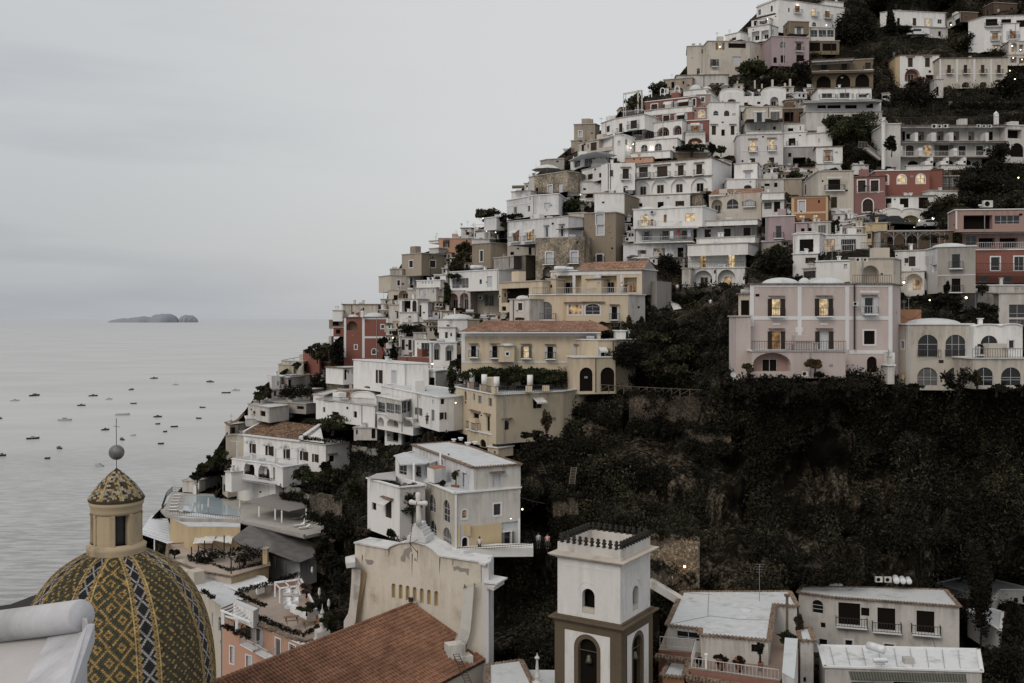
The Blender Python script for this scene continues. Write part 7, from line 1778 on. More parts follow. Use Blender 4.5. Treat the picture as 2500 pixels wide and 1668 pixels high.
ladder('Y',75,355,130,485,131,.8,'long leaning wooden ladder on the dark terrace right of the white building')
ladder('Y',272,452,262,530,127,.7,'short upright wooden ladder on the dark slope above the tower')
mb = MB(); 
for i in range(14): p = at('D',545+i*12,860+i*9.5,208.5); mb.box(p, 1.0, 1.4, .25)
a, b = at('D',550,868,208), at('D',705,985,206.8); mb.bar(a,b,.35,.5); rail(mb,a,b,1.1); rail(mb,at('D',450,850,209),at('D',550,855,209),1.3)
single(mb,'staircase',pal('g'),'grey outdoor staircase descending beside the tall white pilaster','staircase')
slab('G',178,[(500,670),(800,655),(1480,690),(1490,750),(1000,750),(520,700)],.4,flat('asphalt',(.05,.05,.05),.9),'road',label='short stretch of road in front of the garage arches',cat='road')['kind']='structure'
# ================================================================ small things
def ac(t,x,y,w,D,label):
    s = TILES[t][2]; W = w/s/F*D; c = at(t,x,y,D); e = empty('air_conditioner',(c.x,c.y,c.z-W*.4),label,'air conditioner','air conditioners'); mb = MB(); mb.box(c,W,W*.4,W*.75); mb.build('casing',flat('ac_white',(.5,.49,.47),.6),e)
    mb = MB(); n = 14; o = c+Vector((-W*.12,-W*.21,0)); mb.add([o]+[o+Vector((W*.28*math.cos(2*math.pi*k/n),0,W*.28*math.sin(2*math.pi*k/n))) for k in range(n)],[(0,k+1,(k+1)%n+1) for k in range(n)]); mb.build('fan_grille',VOID,e)
for a in (('K',1008,1233,75,118.8,'air conditioner on the ground at the foot of the pink villa'),('K',1588,432,62,123.3,'air conditioner beside the black drainpipe of the pink villa'),
 ('G',445,1100,58,129.5,'left air conditioner above the wide arch of the rooftop apartment'),('G',528,1100,52,129.5,'right air conditioner above the wide arch of the rooftop apartment'),
 ('D',1318,605,60,206,'first air conditioner of the left trio on the apartment roof edge'),('D',1380,605,50,206,'middle air conditioner of the left trio on the apartment roof edge'),('D',1448,603,55,206,'last air conditioner of the left trio on the apartment roof edge'),
 ('D',1828,600,46,206,'first air conditioner of the right trio on the apartment roof edge'),('D',1890,603,44,206,'middle air conditioner of the right trio on the apartment roof edge'),('D',1955,603,44,206,'last air conditioner of the right trio on the apartment roof edge'),
 ('F',820,348,40,194.6,'left air conditioner under the orange tiled eave'),('F',885,346,36,194.6,'middle air conditioner under the orange tiled eave'),('F',950,344,34,194.6,'right air conditioner under the orange tiled eave'),
 ('F',665,112,50,209,'air conditioner on the side of the niche hotel'),('F',2195,535,62,191,'air conditioner under the cream balcony house window'),('I',1608,322,48,190,'air conditioner above the warm lit doors'),('I',1325,632,60,187,'air conditioner at the left end of the lower balcony'),
 ('H',1285,1160,52,206.5,'air conditioner beside the pink arches'),('H',1505,1145,38,170.5,'air conditioner on the left of the yellow house'),('O',1530,725,36,134.6,'air conditioner between the doors of the yellow corner building'),('F',1838,985,60,170.6,'air conditioner beside the big dark doorway'),
 ('X',682,378,80,115,'left of two air conditioners on the long white house roof'),('X',786,380,80,115,'right of two air conditioners on the long white house roof'),('G',1928,462,105,173,'air conditioner on the roof of the rose pink villa'),('O',1155,1170,32,122,'black vented unit on the flat white roof')): ac(*a)
def tank(t,x,y,w,D,label,horizontal=True,axis=0):
    s = TILES[t][2]; W = w/s/F*D; c = at(t,x,y,D); mb = MB()
    if horizontal: d = Vector((math.cos(axis),math.sin(axis),0)); r = W*.16 if axis < .5 else W*.5; L = W/2 if axis < .5 else W*1.2; mb.tube([c-d*L,c-d*L*.92,c-d*L*.3,c+d*L*.3,c+d*L*.92,c+d*L],[r*.5,r,r*1.02,r*1.02,r,r*.5],14)
    else: mb.lathe(c,[(0,-W),(W*.5,-W),(W*.5,.7*W),(W*.3,W),(0,W)],14)
    mb.bar(c-Vector((W*.3,0,W*.18+.1)),c-Vector((-W*.3,0,W*.18+.1)),.12)
    single(mb,'water_tank',flat('tank_white',(.62,.64,.66),.4),label,'water tank','white roof water tanks',smooth=True)
for a in (('J',790,165,145,168,'left white water tank beside the orange villa roof'),('J',885,168,110,169,'right white water tank beside the orange villa roof'),('H',1240,810,150,214,'white cylindrical tank on the roof of the white arch house'),
 ('X',880,378,70,114.6,'left drum tank on the long white house roof',True,1.3),('X',955,385,64,114.2,'middle drum tank on the long white house roof',True,1.3),('X',1025,390,60,114.2,'right drum tank on the long white house roof',True,1.3),
 ('X',650,1160,92,91,'large lying tank on the mossy roof',True,2.2),('X',700,1305,170,89,'second tank near the front edge of the mossy roof'),('G',1860,478,70,174,'white tank left of the rooftop air conditioner'),
 ('O',1210,1000,55,122.5,'left tank of the cluster on the white building roof'),('O',1290,985,60,123.5,'rear tank of the cluster on the white building roof'),('O',1370,1040,70,122,'front tank of the cluster on the white building roof'),('O',1455,1030,60,122.5,'right tank of the cluster on the white building roof')): tank(*a)
def dish(t,x,y,r,D,label,ang=.5):
    s = TILES[t][2]; R = r/s/F*D; c = at(t,x,y,D); mb = MB(); n = 14; ax = Vector((math.sin(ang),-math.cos(ang),.45)).normalized(); u = ax.cross(Vector((0,0,1))).normalized(); v = u.cross(ax); vs = [c-ax*R*.25]; 
    for q in (.6,1.0):
        for k in range(n): a = 2*math.pi*k/n; vs.append(c+(u*math.cos(a)+v*math.sin(a))*R*q-ax*R*.25*(1-q*q))
    mb.add(vs,[(0,1+k,1+(k+1)%n) for k in range(n)]+[(1+k,1+n+k,1+n+(k+1)%n,1+(k+1)%n) for k in range(n)]); mb.bar(c,c+ax*R*.9,.03); mb.bar(c-ax*R*.2,c-Vector((0,0,R*1.8)),.06)
    single(mb,'satellite_dish',flat('dish',(.40,.41,.42),.5),label,'satellite dish','satellite dishes on the roofs')
for a in (('J',1570,880,38,147,'big satellite dish on the white roof box of the yellow hotel',1.2),('H',1065,320,16,240,'satellite dish on the skyline roof',.8),('O',480,95,26,178,'satellite dish on the white two storey house',-.3),('X',1510,570,40,112,'satellite dish at the right corner of the long white roof',1.3),('K',190,1245,34,118,'white dish at the left foot of the pink villa',.2),('F',1530,545,30,181,'dish beside the mauve house roof',.5)): dish(*a)
def antenna(t,x,y0,y1,D,label,arms=True):
    mb = MB(); a, b = at(t,x,y1,D), at(t,x,y0,D); mb.bar(a,b,.05); h = (b-a).length
    if arms:
        for k in range(4): p = b-Vector((0,0,h*.07*k)); w = .5-.06*k; mb.bar(p-Vector((w,0,0)),p+Vector((w,0,0)),.03)
        mb.bar(b-Vector((0,.5,.05)),b+Vector((0,.3,-.05)),.03)
    single(mb,'antenna',STEEL,label,'antenna','roof antennas')
for a in (('W',1380,205,630,99,'tall television antenna on the low white roof'),('A',475,430,600,274,'thin antenna on the cream skyline house'),('A',297,470,570,260,'lone antenna left of the cream skyline house'),('E',1258,40,100,234,'antenna at the left end of the red hotel'),('E',510,560,680,220,'iron pole on the stone house roof',False),
 ('M',1108,20,300,224,'tall iron pole rising between the red house and the cream house',False),('M',632,175,370,225,'iron pole left of the cream block behind the red house',False),('E',1415,10,70,235,'antenna on the left wing of the red hotel'),('B',2295,20,140,300,'antenna above the brown hill house'),('C',2560,300,340,230,'small antenna on the cream house'),
 ('S',148,870,1080,430,'left bare mooring pole standing in the sea',False),('S',200,870,1060,430,'middle bare mooring pole standing in the sea',False),('S',262,850,1040,430,'right bare mooring pole standing in the sea',False)): antenna(*a)
# lamps that are lit
def lamp(t,x,y,D,r,label,es=6,col=(1,.72,.38),pl=0,bracket=True):
    r *= .5; pl *= .22; es *= .6
    c = at(t,x,y,D); e = empty('wall_lamp',(c.x,c.y,c.z-.3),label,'lamp','lit lamps'); mb = MB(); mb.lathe(c,[(r*math.cos(a),r*math.sin(a)) for a in [math.pi*(k/8-.5) for k in range(9)]],10); mb.build('bulb',flat('bulb%.1f_%.2f'%(es,col[2]),(.8,.6,.4),.5,emit=col,es=es,var=0),e,True)
    if bracket: mb = MB(); mb.bar(c+Vector((0,0,r)),c+Vector((0,.5,r*1.4)),.05); mb.lathe(c+Vector((0,0,r)),[(r*1.1,0),(r*.3,r*.7),(0,r*.8)],8); mb.build('bracket',IRON,e)
    if pl: 
        l = bpy.data.lights.new('lamp_light','POINT'); l.energy = pl; l.color = col; l.shadow_soft_size = .25; o = bpy.data.objects.new('lamp_light',l); o.location = (0,-.45,.3); o.parent = e; COL.objects.link(o)
WH = (1,.9,.75)
for i,a in enumerate((('W',522,232,105.6,.27,'glowing amber lamp on the rubble wall behind the tower',9,(1,.62,.25),260),('Q',2090,955,112,.22,'white lantern on the right side of the white building',4,(1,.85,.5),40),('O',1232,580,143,.22,'lamp beside the ravine corner of the central white house',5,(1,.85,.6),25),
 ('C',215,808,224.5,.22,'upper left lamp on the red hotel lower wall',7,WH,90),('C',186,850,224.5,.22,'lower left lamp on the red hotel lower wall',7,WH,60),('C',420,858,224.5,.22,'lamp between the two arched windows of the red hotel',7,WH,90),('C',600,850,224.5,.25,'lamp right of the arched windows of the red hotel',7,WH,90),
 ('C',942,812,222,.25,'lamp under the big arch of the red hotel',9,(1,.8,.45),60),('C',1025,822,222,.2,'lamp right of the big arch of the red hotel',7,(1,.8,.45),20),
 ('A',1450,78,277,.3,'lamp over the first balcony of the grand white hotel',9,WH,60),('A',1692,122,279.5,.3,'lamp over the second balcony of the grand white hotel',9,WH,60),('A',1878,155,281,.35,'lamp over the third balcony of the grand white hotel',9,WH,60),('A',2030,182,283,.3,'lamp over the fourth balcony of the grand white hotel',9,WH,40),
 ('A',1865,362,268,.3,'lamp below the third balcony of the grand white hotel',7,WH,20),('A',1020,272,275,.25,'lamp on the left wing of the grand white hotel',5,WH,20),('A',338,672,256.5,.28,'lamp in the yellow doorway of the cream skyline house',9,(1,.85,.5),30),
 ('B',1915,485,270,.3,'lamp above the left balcony of the right edge house',9,WH,50),('B',1950,670,270,.3,'lamp above the lower door of the right edge house',9,(1,.75,.5),50),('B',2098,292,270,.25,'lamp in the upper loggia of the right edge house',9,WH,10),('B',2180,660,261,.3,'lamp in the arch of the right edge house',9,(1,.8,.5),50),
 ('B',2300,715,262,.28,'lamp right of the arch of the right edge house',9,WH,20),('B',2195,832,256,.28,'left lamp on the lowest level of the right edge house',8,(1,.75,.45),30),('B',2322,855,256,.28,'right lamp on the lowest level of the right edge house',8,(1,.75,.45),30),('B',2145,1015,250,.28,'lamp at the right end of the palazzo',7,(1,.75,.4),20),('B',2218,1135,236,.25,'lone lamp over the black tree below the palazzo',8,(1,.85,.6),10),
 ('B',1303,358,286,.3,'lamp beside the long white shed',8,(1,.8,.45),30),('G',772,632,184.5,.32,'lamp in the left garage arch',9,(1,.75,.4),120),('G',1148,652,184,.3,'lamp in the middle garage arch',8,(1,.75,.35),110),('G',1228,650,184.5,.3,'lamp in the right garage arch',7,(1,.6,.15),70),('G',1305,625,183,.38,'white globe lamp right of the garages',7,WH,60),('G',1088,730,183,.25,'small lamp low beside the dark garage',6,(1,.8,.5),15),
 ('G',2283,160,189,.25,'upper lamp glowing in the trees at the right edge',9,(1,.75,.4),20),('G',2110,245,190,.25,'lower lamp glowing in the trees at the right edge',9,(1,.7,.2),20),('G',970,1360,159.5,.35,'bright lamp left of the arched living room',7,(1,.8,.5),110),('G',1120,1400,161,.3,'lamp inside the arched living room',4,(1,.55,.2),60),
 ('L',797,390,141,.2,'small oval lamp in the dark garden above the orange wall',8,(1,.85,.55),10),('L',1215,362,147,.35,'double lamp glowing on the garden wall above the dome',7,(1,.8,.4),110),('L',722,1292,127,.1,'tiny lamp behind the lower left glazed arch',6,WH,0),('I',1662,1175,167,.2,'lamp at the corner of the yellow villa gable',7,WH,10),('J',1600,300,168,.15,'lamp on the veranda of the yellow villa',6,(1,.7,.4),20),
 ('I',400,345,210,.4,'uplight at the foot of the palazzo wall',5,(1,.95,.8),45),('M',1215,585,210,.28,'lamp in the dark gap right of the red house',7,(1,.85,.55),12),('M',1670,885,177,.3,'lantern on the lower wall of the double arched house',5,WH,20),('H',1310,250,223,.2,'left bulb on the flowered roof terrace',7,(1,.85,.6),0),('H',1455,410,220.5,.2,'lower bulb on the flowered roof terrace',7,(1,.85,.6),0),('H',1350,395,220.5,.2,'middle bulb on the flowered roof terrace',7,(1,.85,.6),0),('H',1790,228,210,.2,'bulb under the palazzo pergola',7,(1,.85,.6),0),
 ('E',1020,915,213,.2,'lamp below the long white terrace wall',6,(1,.8,.6),15),('F',2052,155,191.5,.15,'lamp over the cream arched balcony',6,WH,5),('Q',1958,1062,110.5,.15,'lamp above the white balcony door',4,WH,5))): lamp(*a)
# people
def person(t,x,y,D,label,h=1.72,top=(.6,.6,.62),legs=(.05,.05,.06),turn=0,lean=0):
    """x,y: photo point of the feet"""
    c = at(t,x,y,D); e = empty('person',c,label,'person'); sk = flat('skin',(.36,.22,.16),.6); s = h/1.72
    def R3(p): q = Vector(p)*s; q.y -= lean*q.z*.25; return c+Vector((q.x*math.cos(turn)-q.y*math.sin(turn), q.x*math.sin(turn)+q.y*math.cos(turn), q.z))
    rings = []
    def limb(mb,pts,rs,n=10): mb.tube([R3(p) for p in pts],[r*s for r in rs],n)
    vs = [(0,0,.93),(0,0,1.2),(0,0,1.42),(0,0,1.52),(0,-.01,1.64),(.19,0,1.40),(.25,.02,1.13),(.22,-.14,.92),(.21,-.2,.83),(-.19,0,1.40),(-.25,.02,1.13),(-.22,-.14,.92),(-.21,-.2,.83),(.1,0,.88),(.11,-.02,.5),(.11,.02,.08),(.11,-.12,.03),(-.1,0,.88),(-.11,.03,.5),(-.11,.06,.08),(-.11,-.08,.03)]
    es = [(0,1),(1,2),(2,3),(3,4),(2,5),(5,6),(6,7),(7,8),(2,9),(9,10),(10,11),(11,12),(0,13),(13,14),(14,15),(15,16),(0,17),(17,18),(18,19),(19,20)]
    rd = [.14,.13,.14,.055,.10,.06,.045,.035,.03,.06,.045,.035,.03,.09,.06,.04,.035,.09,.06,.04,.035]
    me = bpy.data.meshes.new('body'); me.from_pydata([R3(v)-c for v in vs],es,[]); me.materials.append(sk); o = bpy.data.objects.new('body',me); COL.objects.link(o); o.parent = e
    m = o.modifiers.new('skin','SKIN'); 
    for i,v in enumerate(me.skin_vertices[0].data): v.radius = (rd[i]*s,rd[i]*s*.85)
    me.skin_vertices[0].data[0].use_root = True; o.modifiers.new('sub','SUBSURF').levels = 1; 
    m.use_smooth_shade = True; o.modifiers['sub'].render_levels = 1
    mb = MB(); mb.tube([R3((0,0,.88)),R3((0,0,1.1)),R3((0,0,1.34)),R3((0,0,1.46))],[.165*s,.155*s,.175*s,.09*s],12)
    for g in (-1,1): limb(mb,[(g*.15,0,1.40),(g*.2,0,1.36),(g*.245,.02,1.18)],[.08,.08,.065])
    mb.build('shirt',flat('cloth_%.2f_%.2f'%top[:2],top,.9),e,True); mb = MB()
    for g in (-1,1): limb(mb,[(g*.08,0,.95),(g*.1,0,.8),(g*.11,-.01*g,.5),(g*.11,.02,.14)],[.12,.11,.08,.065])
    mb.build('trousers',flat('cloth_%.2f_%.2f'%legs[:2],legs,.9),e,True); mb = MB(); mb.lathe(R3((0,.015,1.60)),[(.105*s,.0),(.115*s,.05*s),(.1*s,.12*s),(.05*s,.155*s),(0,.16*s)],10); mb.build('hair',flat('hair',(.03,.02,.015),.8),e,True)
person('Q',1600,1440,111.2,'person in a white shirt leaning at the parapet of the yellow based building',lean=.6,top=(.62,.63,.66))
person('W',358,500,103.8,'person in a white top walking on the footpath right of the tower')
person('R',430,330,113,'person in pale blue behind the wall right of the white building',top=(.3,.36,.45))
person('R',512,338,113.5,'person in pink behind the wall right of the white building',top=(.6,.35,.38))
person('J',1495,445,164,'person in white standing on the veranda of the yellow villa',top=(.6,.6,.6),legs=(.5,.5,.5))
person('J',1540,445,164,'person in dark clothes on the veranda of the yellow villa',top=(.03,.03,.03))
person('I',1895,1252,168,'person in white on the stone terrace above the white ramp')
person('I',2275,1430,158,'person in a white shirt on the lower garden path')
person('O',905,835,146,'person in dark clothes on the balcony of the central white house',top=(.05,.05,.05))
# vehicles
def car(t,x,y,D,label,col,rz=0,L=4.3,name='parked_car',cat='car',van=False):
    c = at(t,x,y,D); e = empty(name,c,label,cat,'vehicles parked on the hillside road'); co,si = math.cos(rz),math.sin(rz)
    def T(p): return c+Vector((p[0]*co-p[1]*si,p[0]*si+p[1]*co,p[2]))
    H_ = 2.1 if van else 1.45; prof = ([(-L/2,.35),(-L/2,1.0),(-L/2*.96,H_*.95),(-L/2*.85,H_),(L/2*.55,H_),(L/2*.82,1.15),(L/2*.98,.95),(L/2,.35)] if van else [(-L/2,.3),(-L/2,.85),(-L/2*.85,.95),(-L/2*.6,H_*.98),(L/2*.1,H_),(L/2*.42,.98),(L/2*.92,.82),(L/2,.3)])
    w = .88; n = len(prof); mb = MB(); A_ = [T((p[0],-w,p[1])) for p in prof]; B_ = [T((p[0],w,p[1])) for p in prof]
    mb.add(A_+B_,[tuple(range(n)),tuple(range(2*n-1,n-1,-1))]+[(i,(i+1)%n,n+(i+1)%n,n+i) for i in range(n)]); mb.build('body',flat('carpaint_%.2f'%col[0],col,.25,.5,var=.03),e)
    mb = MB(); 
    for s in (-1,1): y_ = s*(w+.012); q = [(-L/2*.6,.95),(-L/2*.5,H_*.9),(L/2*.08,H_*.93),(L/2*.38,1.0)] if not van else [(-L*.1,1.15),(-L*.1,H_*.88),(L/2*.5,H_*.9),(L/2*.75,1.18)]; mb.add([T((a,y_,b)) for a,b in q],[(0,1,2,3)])
    mb.build('side_window',GL[0],e)
    for sx in (-1,1):
        for sy in (-1,1):
            wc = T((sx*L*.32,sy*w*.97,.32)); d = Vector((-si,co,0))*.12; wl = MB(); wl.tube([wc-d,wc+d],.32,14); tw = wl.build('wheel',flat('tyre',(.015,.015,.015),.9,var=0),e); wl = MB(); wl.tube([wc-d*1.05,wc+d*1.05],.18,10); wl.build('rim',STEEL,tw)
    for s in (-1,1): mb = MB(); mb.box(T((L/2*.98,s*.6,.72)),.08,.3,.16,rz); mb.build('headlight',flat('headlight',(.6,.6,.6),.2),e)
car('B',830,520,284,'white van parked below the top right villa',(.6,.6,.62),math.pi,6.0,'van','van',True)
car('G',875,690,182,'black car parked in front of the garage arches',(.012,.012,.014),.05)
car('G',710,672,183,'dark grey car left of the black car on the garage road',(.05,.05,.055),.1)
car('G',560,672,183,'pale small car at the left end of the garage road',(.35,.35,.36),.2,3.4)
car('G',1260,735,178,'silver car parked behind the white rail right of the garages',(.42,.43,.45),.15)
# boats
def boat(x,y,w,kind,label,ang=0.0,dark=True):
    sx,sy = px('Z',x,y); D = CZ*F/(sy-HY); L = w/3.917/F*D; c = Vector(((sx-CX)/F*D,D,0)); e = empty('boat',c,label,'boat','boats moored on the bay'); co,si = math.cos(ang),math.sin(ang)
    L /= max(.45,abs(co)); B = L*.30; Hh = max(.8,L*.13)
    def T(p): return c+Vector((p[0]*co-p[1]*si,p[0]*si+p[1]*co,p[2]))
    mb = MB(); n = 9; st = [(-.5,.75),(-.3,.95),(0,1),(.2,.9),(.36,.6),(.46,.25),(.5,.02)]; top = []; bot = []
    for u,v in st: hz = Hh*(1+.5*max(0,u)**1.5*2); top.append((u*L,v*B/2,hz)); bot.append((u*L*.92,v*B/2*.7,-.25))
    m = len(st); vs = [T(p) for p in top]+[T((p[0],-p[1],p[2])) for p in top]+[T(p) for p in bot]+[T((p[0],-p[1],p[2])) for p in bot]
    fs = [(i,i+1,2*m+i+1,2*m+i) for i in range(m-1)]+[(m+i+1,m+i,3*m+i,3*m+i+1) for i in range(m-1)]+[(0,2*m,3*m,m)]; mb.add(vs,fs)
    col = (.03,.032,.036) if dark else (.42,.44,.46)
    mb.build('hull',flat('hull_dark',(.035,.036,.04),.5) if dark else flat('hull_white',(.42,.44,.46),.4),e)
    mb = MB(); mb.add([T((p[0],p[1],p[2]*.8)) for p in top]+[T((p[0],-p[1],p[2]*.8)) for p in top][::-1],[tuple(range(2*m))]); mb.build('deck',flat('deck_pale',(.28,.28,.28),.7) if kind != 'o' else flat('deck_dark',(.08,.075,.07),.8),e)
    if kind in 'cys':
        mb = MB(); k = .36 if kind != 'y' else .5; z0 = Hh*.75; z1 = Hh*(1.9 if kind != 's' else 1.35); q = [(-.2,z0),(-.17,z1),(.1,z1),(.22,z0)]; hb = B*.33
        A_ = [T((u*L,-hb,z)) for u,z in q]; B_ = [T((u*L,hb*.9,z)) for u,z in q]; mb.add(A_+B_,[(0,1,2,3)[::-1],(4,5,6,7),(0,4,5,1)[::-1],(1,5,6,2)[::-1],(2,6,7,3)[::-1]]); mb.build('cabin',flat('cabin_pale',(.40,.41,.43),.5) if not dark or kind == 'y' else flat('cabin_mid',(.16,.15,.15),.6),e)
        mb = MB(); mb.add([T((u*L,-hb*1.02,z)) for u,z in ((-.15,z1*.78),(-.14,z1*.93),(.08,z1*.93),(.12,z1*.78))],[(0,1,2,3)[::-1]]); mb.build('cabin_window',GL[0],e)
    if kind == 's': mb = MB(); mb.bar(T((.05*L,0,Hh)),T((.05*L,0,L*1.75)),L*.012); mb.bar(T((.05*L,0,Hh*2)),T((-.42*L,0,Hh*2)),L*.012); mb.build('mast',STEEL,e)
    if kind in 'co': mb = MB(); mb.bar(T((-.48*L,0,Hh*.6)),T((-.56*L,0,Hh*.2)),L*.03,L*.05); mb.build('outboard_motor',IRON,e)
for a in ((145,938,75,'c','white cabin boat with a dark roof at the far left of the bay',.3,False),(333,890,56,'c','compact dark cabin boat right of the far left one',1.0,True),(893,892,78,'c','bulky dark cabin boat north of the dome cross',.3,True),(780,984,76,'c','brown cabin boat with a high bow below the bulky dark one',.1,True),
 (1045,924,56,'c','small white motor boat right of the bulky dark boat',.3,False),(1258,832,30,'c','tiny square boat seen end on under the islands',1.2,True),(1475,724,70,'c','cabin fishing boat farthest up under the right island',.1,True),(1680,784,56,'s','sailing boat with a bare tall mast',.1,False),(2008,758,75,'c','low cabin boat right of the sailing boat',3.0,True),
 (2165,863,86,'o','long dark open boat nearest the white motor yacht',0,True),(2255,840,80,'y','white motor yacht beside the long dark open boat',0,False),(1278,965,58,'o','slim open boat below the tiny square boat',.1,True),(1935,1003,56,'o','small dark boat with a canopy near the headland',3.1,True),(1178,1074,126,'o','long thin pale open boat in the middle of the bay',.12,False),
 (622,1128,130,'y','long grey motor boat left of the middle of the bay',.1,False),(1510,1093,80,'c','flat dark motor boat right of the long thin boat',0,True),(1900,1108,52,'o','little dark rowing boat closest to the headland',3.1,True),(1510,1162,46,'o','tiny rowing boat under the flat dark motor boat',0,True),(1668,1188,70,'o','dark open boat with pale seats right of the tiny rowing boat',0,True),
 (1580,1236,38,'o','smallest dark dinghy in the lower cluster',.2,True),(1008,1218,66,'c','cabin boat just left of the dome cross',.4,True),(315,1302,106,'y','dark hulled speedboat on the left',.45,True),(1165,1312,58,'c','dark cabin boat just right of the dome cross',2.4,True),(1275,1272,44,'o','small pale boat with an engine right of the dome cross',.3,False),
 (565,1396,68,'c','cabin boat with a pale bow at the lower left',2.6,True),(1540,1352,58,'o','low grey inflatable below the dinghies',0,True),(455,1493,54,'o','dark little boat alone at the lower left',0,True),(20,1466,70,'c','dark boat cut by the left edge, the lower one',.3,True),(2,1110,36,'c','dark boat cut by the left edge, the upper one',.2,True),(945,1562,100,'y','large white motor yacht behind the dome ball',2.7,False)): boat(*a)
# terrace furniture
def lounger(t,x,y,z,rz,label,col=None):
    c = onz(t,x,y,z); e = empty('sun_lounger',c,label,'sun lounger','sun loungers by the pool'); co,si = math.cos(rz),math.sin(rz)
    def T(p): return c+Vector((p[0]*co-p[1]*si,p[0]*si+p[1]*co,p[2]))
    mb = MB(); mb.add([T(p) for p in ((-.95,-.35,.35),(.35,-.35,.35),(.35,.35,.35),(-.95,.35,.35),(.95,-.35,.75),(.95,.35,.75))],[(0,1,2,3),(1,4,5,2)]); mb.add([T(p) for p in ((-.95,-.35,.28),(.35,-.35,.28),(.35,.35,.28),(-.95,.35,.28))],[(3,2,1,0)]); mb.build('cushion',WHITEP,e)
    for p in ((-.85,-.3),(-.85,.3),(.6,-.3),(.6,.3)): mb = MB(); mb.bar(T((*p,0)),T((*p,.33)),.06); mb.build('leg',STEEL,e)
zp = zd+.02
for i,(x,y) in enumerate(((500,290),(490,322),(480,355),(465,390),(455,430),(560,480),(610,480),(450,465),(640,240))): lounger('P',x,y,zp,.15,'sun lounger number %s from the back along the left side of the pool deck'%(('one','two','three','four','five','six','seven','eight','nine')[i]))
zl = zp
for i,(x,y) in enumerate(((1870,560),(2000,590),(2080,600),(2140,615),(1880,640),(1940,665))): lounger('P',x,y,zl,.5,'white lounger %s on the lower deck right of the pergola roof'%(('far left','second','third','rightmost','front left','front right')[i]))
def parasol(t,x,y0,y1,D,label):
    a,b = at(t,x,y1,D),at(t,x,y0,D); e = empty('closed_parasol',a,label,'parasol','closed white parasols'); mb = MB(); mb.bar(a,b,.07); mb.build('pole',STEEL,e); h = (b-a).length; mb = MB(); mb.lathe(a,[(.02,h),(.14,h*.85),(.2,h*.5),(.14,h*.32),(.02,h*.3)],8); mb.build('canopy',CLOTH,e)
for i,a in enumerate(((840,300,480,170,),(770,370,490,169),(665,340,480,172),(1200,330,480,170),(728,110,260,186),(1940,535,720,160),(2180,475,575,164))): parasol('p',*a,('closed parasol at the pool centre','short closed parasol in front of the pool','closed parasol at the pool left edge','closed parasol at the right end of the pool','closed parasol at the back of the pool deck','closed parasol between the lower loungers','closed parasol right of the lower loungers')[i])
for i,a in enumerate(((1465,230,330,138),(1548,470,600,127),(1655,600,730,122))): parasol('u',*a,('closed parasol by the dark stairs','closed parasol in the dark garden','closed parasol nearest the church buttress')[i])
zt_ = at('u',1380,960,127.5).z-.95
def bench(x,y,label,rz=.35):
    c = onz('U',x,y,zt_); e = empty('picnic_table',c,label,'picnic table','wooden picnic tables'); co,si = math.cos(rz),math.sin(rz)
    def T(p): return c+Vector((p[0]*co-p[1]*si,p[0]*si+p[1]*co,p[2]))
    for nm,yy,z,w in (('table_top',0,.75,.8),('seat',-.75,.45,.28),('seat',.75,.45,.28)): mb = MB(); mb.bar(T((-.95,yy,z)),T((.95,yy,z)),w,.06); mb.build(nm,flat('bench_wood',(.20,.13,.08),.7,scale=6),e)
    for s in (-1,1): mb = MB(); mb.bar(T((s*.7,-.8,0)),T((s*.7,-.2,.74)),.08); mb.bar(T((s*.7,.8,0)),T((s*.7,.2,.74)),.08); mb.bar(T((s*.7,-.8,.42)),T((s*.7,.8,.42)),.08); mb.build('leg',WOOD,e)
bench(1230,870,'wooden picnic table at the left end of the pink hotel terrace'); bench(1440,920,'wooden picnic table at the right end of the pink hotel terrace'); bench(1190,510,'wooden table under the white frame on the pink hotel terrace')
mb = MB()
for p,q in (((1040,580),(1040,410)),((1095,650),(1095,480)),((1330,560),(1290,390)),((1290,520),(1290,380))): a = at('u',*p,133); b = at('u',q[0],q[1],133); mb.bar(a,b,.2)
for p,q in (((1030,415),(1290,385)),((1035,412),(1095,480)),((1095,480),(1330,450)),((1150,400),(1210,465)),((1290,385),(1340,450))): mb.bar(at('u',*p,133),at('u',*q,133),.18)
single(mb,'gazebo_frame',WHITEP,'white open timber frame on the pink hotel terrace','frame')
def armchair(x,y,label,s=1.0,rz=.4):
    c = onz('U',x,y,zt_); e = empty('armchair',c,label,'armchair','white wicker armchairs'); 
    mb = MB(); mb.box(c+Vector((0,0,.25*s)),.9*s,.85*s,.45*s,rz); mb.build('seat',WHITEP,e); mb = MB(); mb.lathe(c+Vector((0,0,.3*s)),[(.5*s,0),(.55*s,.5*s),(.5*s,.55*s),(.42*s,.1*s)],14,0,rz,rz+math.pi*1.1); mb.build('backrest',WHITEP,e)
for i,(x,y) in enumerate(((1180,560),(1270,570),(1180,660),(1270,660),(1190,710))): armchair(x,y,('back left','back right','front left','front right','nearest')[i]+' white wicker armchair of the terrace lounge')
mb = MB(); c = [onz('U',x,y,zt_) for x,y in ((1210,750),(1400,845),(1560,770),(1540,730),(1400,800),(1250,730))]; mb.prism([(p.x,p.y) for p in c],zt_,zt_+.9); single(mb,'planter',WHITEP,'low white angular planter on the pink hotel terrace','planter')
mb = MB(); mb.prism([(p.x,p.y) for p in [onz('U',x,y,zt_) for x,y in ((800,500),(835,560),(920,530),(915,470))]],zt_,zt_+1.1); single(mb,'roof_hatch',WHITEP,'white box hatch at the back of the pink hotel terrace','hatch')
